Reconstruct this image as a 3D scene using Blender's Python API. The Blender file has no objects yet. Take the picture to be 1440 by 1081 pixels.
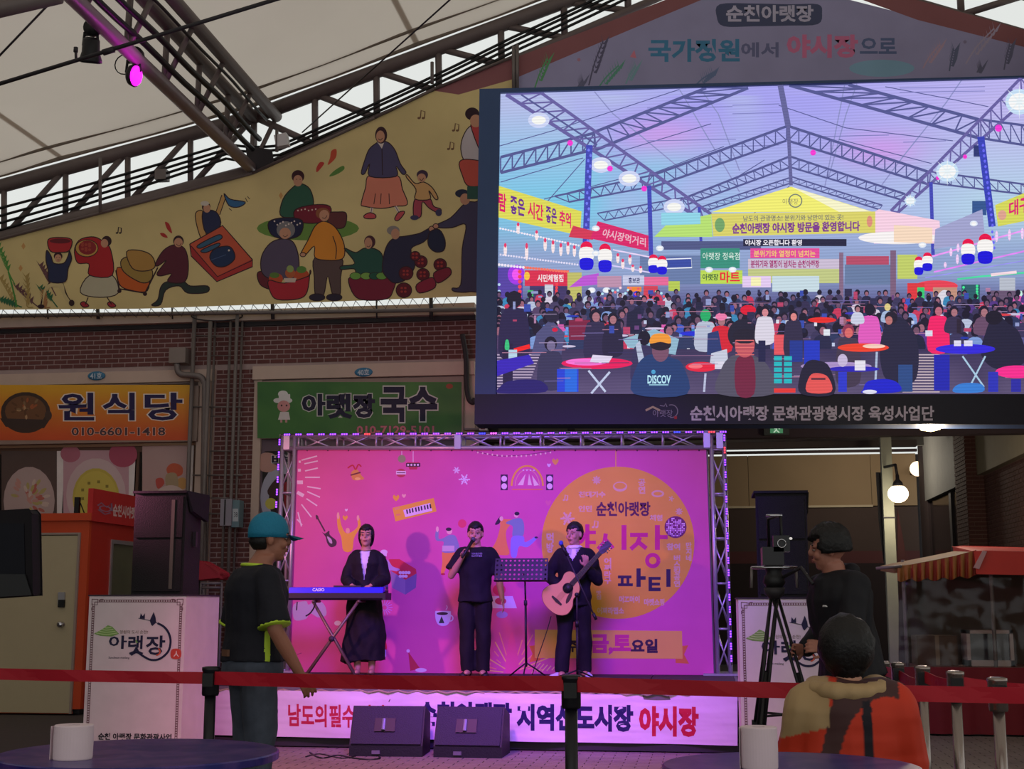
import bpy, bmesh, math, random
from mathutils import Vector, Matrix, noise
from mathutils.geometry import tessellate_polygon
random.seed(7)
sc = bpy.context.scene
COL = sc.collection
PI = math.pi
V = Vector

# ------------------------------------------------------------------ camera
FOC = 1900.0
CAM = V((0, 0, 1.3))
YAW = math.radians(8.0)
PITCH = math.atan(308.0 / FOC)
dH = V((-math.sin(YAW), math.cos(YAW), 0)); Rv = V((math.cos(YAW), math.sin(YAW), 0)); Z = V((0, 0, 1))
Fv = dH * math.cos(PITCH) + Z * math.sin(PITCH)
Uv = -dH * math.sin(PITCH) + Z * math.cos(PITCH)
cd = bpy.data.cameras.new('camera'); cam = bpy.data.objects.new('camera', cd); COL.objects.link(cam)
cd.sensor_width = 36; cd.lens = FOC / 1440 * 36; cd.clip_start = .05; cd.clip_end = 300
cam.matrix_world = Matrix.Translation(CAM) @ Matrix((Rv, Uv, -Fv)).transposed().to_4x4()
sc.camera = cam

# ------------------------------------------------------------------ exposure, sky, lamps
sc.view_settings.view_transform = 'Standard'; sc.view_settings.look = 'None'
sc.view_settings.exposure = 0.0; sc.view_settings.gamma = 1.0; sc.view_settings.use_curve_mapping = False
w = bpy.data.worlds.new('world'); sc.world = w; w.use_nodes = True
w.node_tree.nodes['Background'].inputs[0].default_value = (.90, .93, .90, 1)
w.node_tree.nodes['Background'].inputs[1].default_value = 0.85
LAMP_SCALE = 1.0

def spot(name, loc, target, power, color, angle, blend=.6, size=.12):
    l = bpy.data.lights.new(name, 'SPOT'); l.energy = power * LAMP_SCALE; l.color = color
    l.spot_size = math.radians(angle); l.spot_blend = blend; l.shadow_soft_size = size
    o = bpy.data.objects.new(name, l); COL.objects.link(o); o.location = loc
    o.rotation_euler = (V(target) - V(loc)).to_track_quat('-Z', 'Y').to_euler(); return o
def point(name, loc, power, color, size=.08):
    l = bpy.data.lights.new(name, 'POINT'); l.energy = power * LAMP_SCALE; l.color = color; l.shadow_soft_size = size
    o = bpy.data.objects.new(name, l); COL.objects.link(o); o.location = loc; return o
spot('stage_spot_magenta', (-5.7, 11.0, 2.45), (-2.3, 14.7, 1.75), 340, (1.0, .29, .50), 95, .9, .07)
spot('stage_wash_pink', (-2.4, 8.5, 4.2), (-2.1, 12.0, -1.0), 820, (1.0, .26, .56), 75, 1.0, .3)
spot('stage_spot_blue', (-1.2, 8.6, 4.6), (-1.7, 14.5, .4), 2500, (.22, .05, 1.0), 62, .9, .9)

# ------------------------------------------------------------------ pixel <-> world helpers
def ray(px, py): return Fv + Rv * ((px - 720) / FOC) + Uv * ((540.5 - py) / FOC)
def at(px, py, Y): r = ray(px, py); return CAM + r * (Y / r.y)
def atz(px, py, z=0.0): r = ray(px, py); return CAM + r * ((z - CAM.z) / r.z)
def gp(px, depth, z=0.0, zr=.95):            # ground point under column px at a horizontal distance
    p = dH * depth + Rv * ((px - 720) / FOC * (depth * math.cos(PITCH) + (zr - 1.3) * math.sin(PITCH))); return V((p.x, p.y, z))
def zat(py, Y, px=720): return at(px, py, Y).z

# ------------------------------------------------------------------ materials
def lin(c):
    r = []
    for v in c[:3]:
        v = v / 255.0; r.append(v / 12.92 if v <= .04045 else ((v + .055) / 1.055) ** 2.4)
    return r
MATS = {}
def mat(name, c, rough=.6, metal=0.0, emit=0.0, ecol=None, var=.12, scale=6.0, bump=0.0, spec=.4, alpha=1.0, coat=0.0):
    if name in MATS: return MATS[name]
    m = bpy.data.materials.new(name); m.use_nodes = True; nt = m.node_tree; b = nt.nodes['Principled BSDF']
    col = lin(c); b.inputs['Roughness'].default_value = rough; b.inputs['Metallic'].default_value = metal
    b.inputs['Specular IOR Level'].default_value = spec; b.inputs['Coat Weight'].default_value = coat
    tc = nt.nodes.new('ShaderNodeNewGeometry'); n = nt.nodes.new('ShaderNodeTexNoise'); n.inputs['Scale'].default_value = scale
    n.inputs['Detail'].default_value = 4
    nt.links.new(tc.outputs['Position'], n.inputs['Vector'])
    mx = nt.nodes.new('ShaderNodeMix'); mx.data_type = 'RGBA'
    mx.inputs[6].default_value = (*[x * (1 - var) for x in col], 1); mx.inputs[7].default_value = (*[min(1, x * (1 + var)) for x in col], 1)
    nt.links.new(n.outputs['Fac'], mx.inputs[0]); nt.links.new(mx.outputs[2], b.inputs['Base Color'])
    if bump:
        bp = nt.nodes.new('ShaderNodeBump'); bp.inputs['Strength'].default_value = bump; bp.inputs['Distance'].default_value = .01
        nt.links.new(n.outputs['Fac'], bp.inputs['Height']); nt.links.new(bp.outputs[0], b.inputs['Normal'])
    if emit:
        b.inputs['Emission Color'].default_value = (*lin(ecol or c), 1); b.inputs['Emission Strength'].default_value = emit
    if alpha < 1: b.inputs['Alpha'].default_value = alpha
    MATS[name] = m; return m
def paint_mat(name, rough=.6, gain=1.0, emit=False, spec=.3, scan=False, wrinkle=0.0):
    if name in MATS: return MATS[name]
    m = bpy.data.materials.new(name); m.use_nodes = True; nt = m.node_tree; b = nt.nodes['Principled BSDF']
    a = nt.nodes.new('ShaderNodeAttribute'); a.attribute_name = 'Col'
    b.inputs['Roughness'].default_value = rough; b.inputs['Specular IOR Level'].default_value = spec
    src = a.outputs['Color']
    if scan:                         # the dark rows of the lit panel
        g = nt.nodes.new('ShaderNodeNewGeometry'); sx = nt.nodes.new('ShaderNodeSeparateXYZ'); nt.links.new(g.outputs['Position'], sx.inputs[0])
        wv = nt.nodes.new('ShaderNodeMath'); wv.operation = 'MULTIPLY'; wv.inputs[1].default_value = 2 * PI / .036; nt.links.new(sx.outputs['Z'], wv.inputs[0])
        sn = nt.nodes.new('ShaderNodeMath'); sn.operation = 'SINE'; nt.links.new(wv.outputs[0], sn.inputs[0])
        mr = nt.nodes.new('ShaderNodeMapRange'); mr.inputs[1].default_value = -1; mr.inputs[2].default_value = 1; mr.inputs[3].default_value = .90; mr.inputs[4].default_value = 1.06
        nt.links.new(sn.outputs[0], mr.inputs[0])
        vm = nt.nodes.new('ShaderNodeVectorMath'); vm.operation = 'SCALE'; nt.links.new(src, vm.inputs[0]); nt.links.new(mr.outputs[0], vm.inputs['Scale']); src = vm.outputs[0]
    if emit:
        b.inputs['Base Color'].default_value = (.01, .01, .012, 1); nt.links.new(src, b.inputs['Emission Color']); b.inputs['Emission Strength'].default_value = gain
    else:
        g = nt.nodes.new('ShaderNodeNewGeometry'); n = nt.nodes.new('ShaderNodeTexNoise'); n.inputs['Scale'].default_value = 2.0
        nt.links.new(g.outputs['Position'], n.inputs['Vector'])
        mr = nt.nodes.new('ShaderNodeMapRange'); mr.inputs[3].default_value = .88 * gain; mr.inputs[4].default_value = 1.1 * gain; nt.links.new(n.outputs['Fac'], mr.inputs[0])
        vm = nt.nodes.new('ShaderNodeVectorMath'); vm.operation = 'SCALE'; nt.links.new(src, vm.inputs[0]); nt.links.new(mr.outputs[0], vm.inputs['Scale'])
        nt.links.new(vm.outputs[0], b.inputs['Base Color'])
        if wrinkle:
            mp = nt.nodes.new('ShaderNodeMapping'); mp.inputs['Rotation'].default_value = (0, .7, 0); mp.inputs['Scale'].default_value = (.7, 1, 5)
            n2 = nt.nodes.new('ShaderNodeTexNoise'); n2.inputs['Scale'].default_value = 1.2; nt.links.new(g.outputs['Position'], mp.inputs[0]); nt.links.new(mp.outputs[0], n2.inputs['Vector'])
            bp = nt.nodes.new('ShaderNodeBump'); bp.inputs['Strength'].default_value = wrinkle; bp.inputs['Distance'].default_value = .05
            nt.links.new(n2.outputs['Fac'], bp.inputs['Height']); nt.links.new(bp.outputs[0], b.inputs['Normal'])
    MATS[name] = m; return m

# ------------------------------------------------------------------ object helpers
def tag(o, label, cat=None, group=None, kind=None):
    if label: o['label'] = label
    if cat: o['category'] = cat
    if group: o['group'] = group
    if kind: o['kind'] = kind
    return o
def thing(name, loc, label, cat, group=None, rz=0.0):
    o = bpy.data.objects.new(name, None); COL.objects.link(o); o.location = loc; o.rotation_euler = (0, 0, rz); o.empty_display_size = .1
    bpy.context.view_layer.update() if False else None
    return tag(o, label, cat, group)
def root_mat(o): return Matrix.Translation(o.location) @ Matrix.Rotation(o.rotation_euler.z, 4, 'Z')
def link(name, me, m=None, parent=None, world=True, smooth=False):
    o = bpy.data.objects.new(name, me); COL.objects.link(o)
    if m is not None: me.materials.append(m)
    if parent is not None:
        o.parent = parent
        if world: # mesh data given in world coordinates
            M = Matrix.Identity(4); q = parent; chain = []
            while q is not None: chain.append(q); q = q.parent
            for q in reversed(chain): M = M @ q.matrix_parent_inverse @ root_mat(q)
            o.matrix_parent_inverse = M.inverted()
    if smooth:
        for p in me.polygons: p.use_smooth = True
    return o
def mesh_from(name, vs, fs):
    me = bpy.data.meshes.new(name); me.from_pydata([tuple(v) for v in vs], [], fs); me.update(); return me
def bm_obj(name, bm, m, parent=None, world=True, smooth=False, bevel=0.0):
    if bevel: bmesh.ops.bevel(bm, geom=[e for e in bm.edges if e.calc_face_angle(0) > .5], offset=bevel, segments=2, affect='EDGES', clamp_overlap=True)
    bmesh.ops.recalc_face_normals(bm, faces=bm.faces)
    me = bpy.data.meshes.new(name); bm.to_mesh(me); bm.free(); return link(name, me, m, parent, world, smooth)
def frame_of(d):
    d = V(d).normalized(); a = V((0, 0, 1)) if abs(d.z) < .9 else V((1, 0, 0))
    x = a.cross(d).normalized(); return x, d.cross(x), d
def add_box(bm, lo, hi, M=None):
    c = [V((x, y, z)) for z in (lo[2], hi[2]) for y in (lo[1], hi[1]) for x in (lo[0], hi[0])]
    if M: c = [M @ v for v in c]
    v = [bm.verts.new(p) for p in c]
    for f in ((0, 2, 3, 1), (4, 5, 7, 6), (0, 1, 5, 4), (2, 6, 7, 3), (0, 4, 6, 2), (1, 3, 7, 5)): bm.faces.new([v[i] for i in f])
def add_hex(bm, pts):                # 8 corners: bottom 4 ccw, top 4 ccw
    v = [bm.verts.new(p) for p in pts]
    for f in ((3, 2, 1, 0), (4, 5, 6, 7), (0, 1, 5, 4), (1, 2, 6, 5), (2, 3, 7, 6), (3, 0, 4, 7)): bm.faces.new([v[i] for i in f])
def rings(bm, rs, cap=True):
    R = [[bm.verts.new(p) for p in r] for r in rs]; n = len(rs[0])
    for a, b in zip(R, R[1:]):
        for i in range(n): bm.faces.new((a[i], a[(i + 1) % n], b[(i + 1) % n], b[i]))
    if cap: bm.faces.new(R[0][::-1]); bm.faces.new(R[-1])
def add_tube(bm, pts, r, n=8, cap=True):
    pts = [V(p) for p in pts]; rs = []; rad = r if isinstance(r, (list, tuple)) else [r] * len(pts)
    x0 = None
    for i, p in enumerate(pts):
        d = (pts[min(i + 1, len(pts) - 1)] - pts[max(i - 1, 0)])
        if d.length < 1e-9: d = V((0, 0, 1))
        x, y, _ = frame_of(d)
        if x0 is not None:
            x = (x0 - d.normalized() * x0.dot(d.normalized())).normalized(); y = d.normalized().cross(x)
        x0 = x
        rs.append([p + (x * math.cos(2 * PI * k / n) + y * math.sin(2 * PI * k / n)) * rad[i] for k in range(n)])
    rings(bm, rs, cap)
def add_lathe(bm, base, prof, n=24, axis=(0, 0, 1)):
    x, y, d = frame_of(axis); base = V(base)
    rings(bm, [[base + d * h + (x * math.cos(2 * PI * k / n) + y * math.sin(2 * PI * k / n)) * max(r, 1e-4) for k in range(n)] for r, h in prof])
def add_ell(bm, c, rx, ry, rz, M=None, seg=14, rg=9):
    c = V(c); R = []
    for j in range(1, rg):
        t = PI * j / rg
        R.append([V((math.sin(t) * math.cos(2 * PI * k / seg) * rx, math.sin(t) * math.sin(2 * PI * k / seg) * ry, -math.cos(t) * rz)) for k in range(seg)])
    f = (lambda p: c + (M @ p if M else p))
    vs = [[bm.verts.new(f(p)) for p in r] for r in R]; b = bm.verts.new(f(V((0, 0, -rz)))); t = bm.verts.new(f(V((0, 0, rz))))
    for i in range(seg):
        j = (i + 1) % seg
        bm.faces.new((b, vs[0][j], vs[0][i])); bm.faces.new((t, vs[-1][i], vs[-1][j]))
        for a, c2 in zip(vs, vs[1:]): bm.faces.new((a[i], a[j], c2[j], c2[i]))
def box(name, lo, hi, m, parent=None, bevel=0.0, M=None, world=True):
    bm = bmesh.new(); add_box(bm, lo, hi, M); return bm_obj(name, bm, m, parent, world, False, bevel)
def tube(name, pts, r, m, parent=None, n=8):
    bm = bmesh.new(); add_tube(bm, pts, r, n); return bm_obj(name, bm, m, parent, True, True)
def lathe(name, base, prof, m, parent=None, n=24, axis=(0, 0, 1), smooth=True):
    bm = bmesh.new(); add_lathe(bm, base, prof, n, axis); return bm_obj(name, bm, m, parent, True, smooth)
def prism(name, pts, d, m, parent=None, bevel=0.0, flip=False):     # planar outline (world points) pushed by vector d
    pts = [V(p) for p in pts]; d = V(d); bm = bmesh.new()
    a = [bm.verts.new(p) for p in pts]; b = [bm.verts.new(p + d) for p in pts]; n = len(pts)
    tri = tessellate_polygon([pts])
    for t in tri: bm.faces.new([a[i] for i in t]); bm.faces.new([b[i] for i in reversed(t)])
    for i in range(n): bm.faces.new((a[i], a[(i + 1) % n], b[(i + 1) % n], b[i]))
    bmesh.ops.dissolve_limit(bm, angle_limit=.01, verts=bm.verts, edges=bm.edges)
    return bm_obj(name, bm, m, parent, True, False, bevel)
def struct(o): o['kind'] = 'structure'; return o

# ------------------------------------------------------------------ flat print: shapes laid in thin layers on one plane
_fc = {}
def glyphs(s, bold, res=2):
    k = (s, bold, res)
    if k in _fc: return _fc[k]
    cu = bpy.data.curves.new('t', 'FONT'); cu.body = s; cu.offset = bold; cu.resolution_u = res; cu.fill_mode = 'FRONT'
    o = bpy.data.objects.new('t', cu); COL.objects.link(o); bpy.context.view_layer.update()
    me = o.evaluated_get(bpy.context.evaluated_depsgraph_get()).to_mesh()
    vs = [(v.co.x, v.co.y) for v in me.vertices]; fs = [tuple(p.vertices) for p in me.polygons]
    o.to_mesh_clear(); bpy.data.objects.remove(o); bpy.data.curves.remove(cu)
    _fc[k] = (vs, fs); return _fc[k]
def spline(pts, closed=True, k=4):
    n = len(pts); out = []
    for i in range(n if closed else n - 1):
        g = (lambda j: pts[j % n]) if closed else (lambda j: pts[max(0, min(n - 1, j))])
        p0, p1, p2, p3 = g(i - 1), g(i), g(i + 1), g(i + 2)
        for s in range(k):
            t = s / k
            out.append(tuple(.5 * (2 * p1[a] + (p2[a] - p0[a]) * t + (2 * p0[a] - 5 * p1[a] + 4 * p2[a] - p3[a]) * t * t + (3 * p1[a] - p0[a] - 3 * p2[a] + p3[a]) * t ** 3) for a in (0, 1)))
    if not closed: out.append(pts[-1])
    return out
class Canvas:
    """Print on one plane. Shapes are drawn in the plane; a drawing coordinate is carried to the plane by self.P."""
    def __init__(s, O, n, step=.00012, P=None):
        s.O = V(O); s.n = V(n).normalized(); s.v = []; s.f = []; s.c = []; s.bb = []; s.step = step; s.Pf = P
    def P(s, x, y):
        if s.Pf: return s.Pf(x, y)
        r = ray(x, y); return CAM + r * ((s.O - CAM).dot(s.n) / r.dot(s.n))
    def raw(s, pts, faces, cols):
        x0 = min(p[0] for p in pts); x1 = max(p[0] for p in pts); y0 = min(p[1] for p in pts); y1 = max(p[1] for p in pts)
        k = 1                        # one layer above whatever it overlaps
        for q in s.bb:
            if q[4] >= k and q[0] < x1 and q[1] > x0 and q[2] < y1 and q[3] > y0: k = q[4] + 1
        s.bb.append((x0, x1, y0, y1, k)); o = s.n * (s.step * k); b = len(s.v)
        s.v += [s.P(*p) + o for p in pts]
        for i, f in enumerate(faces):
            s.f.append([b + j for j in f])
            if callable(cols): s.c += [lin(cols(*pts[j])) for j in f]
            else: s.c += [lin(cols)] * len(f)
        return s
    def poly(s, pts, col):
        tr = tessellate_polygon([[V((p[0], p[1], 0)) for p in pts]]); return s.raw(pts, [tuple(t) for t in tr], col)
    def grid(s, x0, y0, x1, y1, nx, ny, col):
        pts = [(x0 + (x1 - x0) * i / nx, y0 + (y1 - y0) * j / ny) for j in range(ny + 1) for i in range(nx + 1)]
        return s.raw(pts, [(j * (nx + 1) + i, j * (nx + 1) + i + 1, (j + 1) * (nx + 1) + i + 1, (j + 1) * (nx + 1) + i) for j in range(ny) for i in range(nx)], col)
    def line(s, pts, w, col, closed=False):
        n = len(pts)
        if closed: pts = list(pts) + [pts[0]]; n += 1
        L = []
        for i in range(n):
            if closed: a, b = pts[(i - 1) if i else n - 2], pts[(i + 1) if i < n - 1 else 1]
            else: a, b = pts[max(i - 1, 0)], pts[min(i + 1, n - 1)]
            dx, dy = b[0] - a[0], b[1] - a[1]; l = math.hypot(dx, dy) or 1; ww = w[i] if isinstance(w, list) else w
            L.append((pts[i][0] - dy / l * ww / 2, pts[i][1] + dx / l * ww / 2)); L.append((pts[i][0] + dy / l * ww / 2, pts[i][1] - dx / l * ww / 2))
        return s.raw(L, [(2 * i, 2 * i + 1, 2 * i + 3, 2 * i + 2) for i in range(n - 1)], col)
    def curve(s, pts, w, col): return s.line(spline(pts, False), w, col)
    def blob(s, pts, col, out=None, ow=1.3, sm=4):
        q = spline(pts, True, sm); s.poly(q, col)
        if out is not None: s.line(q, ow, out, True)
        return s
    def ell(s, cx, cy, rx, ry, col, rot=0, n=22, out=None, ow=1.2):
        c, d = math.cos(rot), math.sin(rot)
        q = [(cx + rx * math.cos(2 * PI * i / n) * c - ry * math.sin(2 * PI * i / n) * d, cy + rx * math.cos(2 * PI * i / n) * d + ry * math.sin(2 * PI * i / n) * c) for i in range(n)]
        s.raw(q, [tuple(range(n))], col)
        if out is not None: s.line(q, ow, out, True)
        return s
    def ring(s, cx, cy, r, w, col, a0=0, a1=360, n=28, ry=None):
        ry = ry or r
        q = [(cx + r * math.cos(math.radians(a0 + (a1 - a0) * i / n)), cy + ry * math.sin(math.radians(a0 + (a1 - a0) * i / n))) for i in range(n + 1)]
        return s.line(q, w, col)
    def rect(s, x0, y0, x1, y1, col): return s.raw([(x0, y0), (x1, y0), (x1, y1), (x0, y1)], [(0, 1, 2, 3)], col)
    def text(s, t, quad, col, bold=.02, outline=None, ow=.05):
        if len(quad) == 4 and not isinstance(quad[0], tuple): x0, y0, x1, y1 = quad; quad = [(x0, y0), (x1, y0), (x1, y1), (x0, y1)]
        v0, _ = glyphs(t, 0.0)
        if not v0: return s
        a, b = min(p[0] for p in v0), max(p[0] for p in v0); c, d = min(p[1] for p in v0), max(p[1] for p in v0)
        def put(bo, cl):
            vs, fs = glyphs(t, bo); q = []
            for x, y in vs:
                u = (x - a) / (b - a or 1); w_ = (d - y) / (d - c or 1)
                q.append(tuple((quad[0][i] * (1 - u) + quad[1][i] * u) * (1 - w_) + (quad[3][i] * (1 - u) + quad[2][i] * u) * w_ for i in (0, 1)))
            s.raw(q, fs, cl)
        if outline is not None: put(bold + ow, outline)
        put(bold, col); return s
    def build(s, name, m, parent=None):
        me = bpy.data.meshes.new(name); me.from_pydata([tuple(v) for v in s.v], [], s.f)
        ca = me.color_attributes.new('Col', 'FLOAT_COLOR', 'CORNER'); buf = []
        for c in s.c: buf += [c[0], c[1], c[2], 1.0]
        ca.data.foreach_set('color', buf); me.update()
        return link(name, me, m, parent)
# keeps printed faces turned to the reader (normals play no part for flat colour)

# ------------------------------------------------------------------ common materials
M_brick = mat('brick_red', (106, 64, 62), .85, var=.3, scale=3.5, bump=.3)
M_mortar = mat('mortar', (176, 154, 152), .9, bump=.2)
M_cream = mat('cream_concrete', (205, 182, 168), .8, bump=.1, var=.08)
M_black = mat('black_plastic', (22, 21, 24), .5)
M_blackcloth = mat('black_cloth', (24, 22, 28), .85, bump=.3, scale=30)
M_steel = mat('galvanised_steel', (120, 112, 110), .5, .25, var=.15)
M_dsteel = mat('painted_steel_brown', (112, 100, 98), .55, .1, var=.15)
M_alu = mat('aluminium', (190, 186, 190), .35, .7)
M_chrome = mat('chrome', (200, 200, 205), .18, 1.0)
M_dark = mat('dark_iron', (48, 44, 48), .6)
M_skin = mat('skin', (196, 142, 118), .55, var=.06)
M_hair = mat('black_hair', (18, 15, 16), .55, var=.3, scale=60, bump=.6)
M_white = mat('white_plastic', (225, 222, 222), .5)
# ================================================================== THE SETTING
YW = 18.2
def X(px, Y=YW, py=848): return at(px, py, Y).x
def Zy(py, Y=YW, px=400): return at(px, py, Y).z
# ---- ground
struct(box('floor', (-14, -6, -.15), (16, 36, -.012), mat('paving_joint', (70, 62, 60), .9, bump=.3)))
floor = bpy.data.objects['floor']
M_paver = mat('paver', (128, 116, 108), .75, var=.3, scale=2.2, bump=.2)
def brick_mesh(name, l, d, h, b=.003):
    bm = bmesh.new(); add_box(bm, (-l / 2, -d, -h / 2), (l / 2, 0, h / 2)); return bm
def many(name, me_name, dims, places, limit, parent, m, stuff_name):
    """places: (x,y,z,shorten) ; the first `limit` become parts, the rest one joined part."""
    cache = {}
    for (p, d) in places[:limit]:
        k = tuple(round(q, 3) for q in d)
        if k not in cache:
            bm = bmesh.new(); add_box(bm, (-d[0] / 2, -d[1] / 2, -d[2] / 2), (d[0] / 2, d[1] / 2, d[2] / 2)); me = bpy.data.meshes.new(me_name); bm.to_mesh(me); bm.free(); me.materials.append(m); cache[k] = me
        o = bpy.data.objects.new(name, cache[k]); COL.objects.link(o); o.parent = parent; o.location = p
    rest = places[limit:]
    if rest:
        vs, fs = [], []
        for (p, d) in rest:
            b = len(vs); h = [q / 2 for q in d]
            vs += [(p[0] + sx * h[0], p[1] + sy * h[1], p[2] + sz * h[2]) for sz in (-1, 1) for sy in (-1, 1) for sx in (-1, 1)]
            fs += [[b + i for i in f] for f in ((0, 2, 3, 1), (4, 5, 7, 6), (0, 1, 5, 4), (2, 6, 7, 3), (0, 4, 6, 2), (1, 3, 7, 5))]
        me = mesh_from(stuff_name, vs, fs); o = link(stuff_name, me, m, parent, world=False); o['kind'] = 'stuff'
pl = []
for j in range(0, 66):
    y = 9.6 + j * .105
    for i in range(-28, 36):
        x = i * .21 + (.105 if j % 2 else 0) - 1.0
        if x < -5.5 or x > 3.6: continue
        vis = (-3.2 < x < -.2 and 10.4 < y < 11.95)
        pl.append((0 if vis else 1, abs(y - 11.3) + abs(x + 1.6) * .6, (x, y, -.006), (.2, .095, .03)))
pl.sort(key=lambda q: (q[0], q[1]))
many('paver', 'paver', None, [(q[2], q[3]) for q in pl], 290, floor, M_paver, 'paver_field')

# ---- back wall of the two shops (brick over cream lintels)
Xr = X(668); Xl = X(-160)
ztop, zb0 = Zy(437), 0.0
z_capb = Zy(452); z_lt = Zy(517.5); z_lb = Zy(534)
openings = [(X(-200), X(268), 0, Zy(536)), (X(361), X(651), 0, Zy(536))]
wall = thing('wall_back', (0, YW, 0), None, None); wall['kind'] = 'structure'; del_keys = None
xs = [Xl, openings[0][1], openings[1][0], openings[1][1], Xr]
zo = Zy(536)
struct_parts = bmesh.new()
add_box(struct_parts, (Xl, YW, zo), (Xr, YW + .3, ztop - .05))
add_box(struct_parts, (X(268), YW, 0), (X(361), YW + .3, zo)); add_box(struct_parts, (X(651), YW, 0), (Xr, YW + .3, zo))
bm_obj('wall_core', struct_parts, M_mortar, wall)
# cap, dark strip standing in for the cap's shadow, lintels
box('wall_cap', (Xl, YW - .16, z_capb), (Xr, YW + .4, ztop), mat('cap_concrete', (188, 168, 160), .8, bump=.1), wall, .01)
box('shadow_strip', (Xl, YW - .06, z_capb - .06), (Xr, YW, z_capb - .002), M_dark, wall)
box('lintel', (Xl, YW - .07, z_lb), (X(293), YW - .002, z_lt), M_cream, wall, .008)
box('lintel', (X(348), YW - .09, z_lb), (X(667), YW - .002, z_lt + .02), M_cream, wall, .008)
for a, b in ((269, 292), (350, 361), (652, 667)):
    box('jamb', (X(a), YW - .05, 0), (X(b), YW - .002, z_lb - .003), M_cream, wall, .005)
# bricks: stretcher courses
L_, H_, J_ = .182, .053, .0150
bp = []
course = 0; z = z_capb - .07 - H_ / 2
cz = z
while cz > .1:
    segs = []
    if cz > z_lt + .02: segs = [(Xl, Xr)]
    elif cz > z_lb - .04: segs = [(X(294), X(347))]
    else: segs = [(X(293.5), X(349))]
    for a, b in segs:
        if cz - H_ / 2 < z_lt + .025 and len(segs) == 1 and a == Xl: continue
        off = (L_ + J_) / 2 if course % 2 else 0
        x = a - off
        while x < b:
            x0, x1 = max(x, a), min(x + L_, b)
            if x1 - x0 > .03:
                px = 987 + (x0 - 0) * FOC / YW
                vis = 0 <= px <= 700 and (cz > z_lt or cz > 1.7)
                bp.append((0 if vis else 1, random.random() if cz < z_lt else .0 + abs(px - 330) / 900, ((x0 + x1) / 2, -.001, cz), (x1 - x0, .014, H_)))
            x += L_ + J_
    cz -= H_ + J_; course += 1
bp.sort(key=lambda q: (q[0], q[1]))
many('brick', 'brick', None, [(q[2], q[3]) for q in bp], 300, wall, M_brick, 'brick_courses')

# ---- shop fronts
def shop_window(n, x0, x1, z0, z1, y):
    t = thing('window_%d' % n, ((x0 + x1) / 2, y, z0), None, None); t['kind'] = 'structure'; return t
M_wframe = mat('bronze_frame', (98, 74, 62), .45, .3)
M_glassdark = mat('dark_glass', (30, 24, 26), .12, spec=.6)
Yg = YW + .05
zt = Zy(618); zh = Zy(632); zs = .85
w1 = shop_window(1, X(-150), X(268), 0, zt, Yg)
box('head_rail', (X(-150), Yg - .06, zh), (X(268), Yg + .06, zt + .42), M_wframe, w1)
box('head_rail', (X(-150), Yg - .09, Zy(624)), (X(268), Yg - .05, Zy(620)), mat('bronze_light', (150, 120, 96), .4, .4), w1)
for a, b in ((84, 88), (183, 187), (196, 199), (264, 268), (-20, -14)):
    box('mullion', (X(a), Yg - .05, 0), (X(b), Yg + .05, zh), M_wframe, w1)
for a, b in ((-150, -20), (-14, 84), (88, 183), (187, 196), (199, 264)):
    box('pane', (X(a), Yg, .1), (X(b), Yg + .012, zh), M_glassdark, w1)
w2 = shop_window(2, X(361), X(651), 0, zt, Yg)
M_gframe = mat('grey_frame', (112, 92, 104), .5, .2)
box('head_rail', (X(361), Yg - .05, Zy(634, YW)), (X(651), Yg + .05, Zy(616)), M_gframe, w2)
for a, b in ((361, 366), (432, 437), (508, 513), (576, 581), (600, 640), (646, 651)):
    box('mullion', (X(a), Yg - .05, 0), (X(b), Yg + .05, Zy(634)), M_gframe, w2)
for a, b in ((366, 432), (437, 508), (513, 576), (581, 600)):
    box('pane', (X(a), Yg, .1), (X(b), Yg + .012, Zy(634)), M_glassdark, w2)
struct(box('wall_shop_interior', (X(-200), YW + 1.6, 0), (Xr, YW + 1.7, 4.1), mat('shop_inner', (60, 48, 44), .9)))

# ---- passage to the right of the shops: far wall, side wall, beams
YF = 30.0
M_pcream = mat('passage_cream', (150, 128, 100), .85, var=.1, scale=1.5)
M_pbrown = mat('passage_brown', (72, 58, 54), .85, var=.12, scale=1.5)
M_pmaroon = mat('passage_maroon', (84, 46, 48), .85, var=.12, scale=1.5)
XF0, XF1 = X(660, YF), X(1297, YF)
fz = lambda py: at(1100, py, YF).z
wf = thing('wall_far', (0, YF, 0), None, None); wf['kind'] = 'structure'
for nm, a, b, m in (('cream_panel', 712, 640, M_pcream), ('brown_panel', 775, 713.5, M_pbrown), ('maroon_band', 792, 775, M_pmaroon), ('lower_panel', 960, 792, mat('passage_dark', (44, 34, 36), .9))):
    if nm == 'cream_panel':
        
        for x0, x1 in ((660, 1057), (1057.6, 1232), (1232.6, 1297)): box(nm, (X(x0, YF), YF, fz(a)), (X(x1, YF), YF + .2, fz(b)), m, wf)
    else: box(nm, (XF0, YF, max(0, fz(a)) if nm != 'lower_panel' else 0), (XF1, YF + .2, fz(b)), m, wf)
box('wall_moulding', (XF0, YF - .05, fz(714)), (X(1233, YF), YF + .1, fz(711)), mat('moulding', (190, 176, 150), .7), wf)
box('backing', (XF0, YF + .15, 0), (XF1 + .5, YF + .25, fz(640)), M_dark, wf)
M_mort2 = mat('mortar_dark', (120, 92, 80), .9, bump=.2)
XS = XF1
ws = thing('wall_right', (XS, 24, 0), None, None); ws['kind'] = 'structure'
def Ys(px): return YF * (X(1297, YF) - 0) / 1.0 and XS / math.tan(math.atan((px - 720) / FOC) - YAW) if px > 987 else YF
def sy(px):      # Y at which the side wall plane appears in column px
    r = ray(px, 700); return XS / r.x * r.y
def sz(px, py): Y = sy(px); return at(px, py, Y).z
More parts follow.
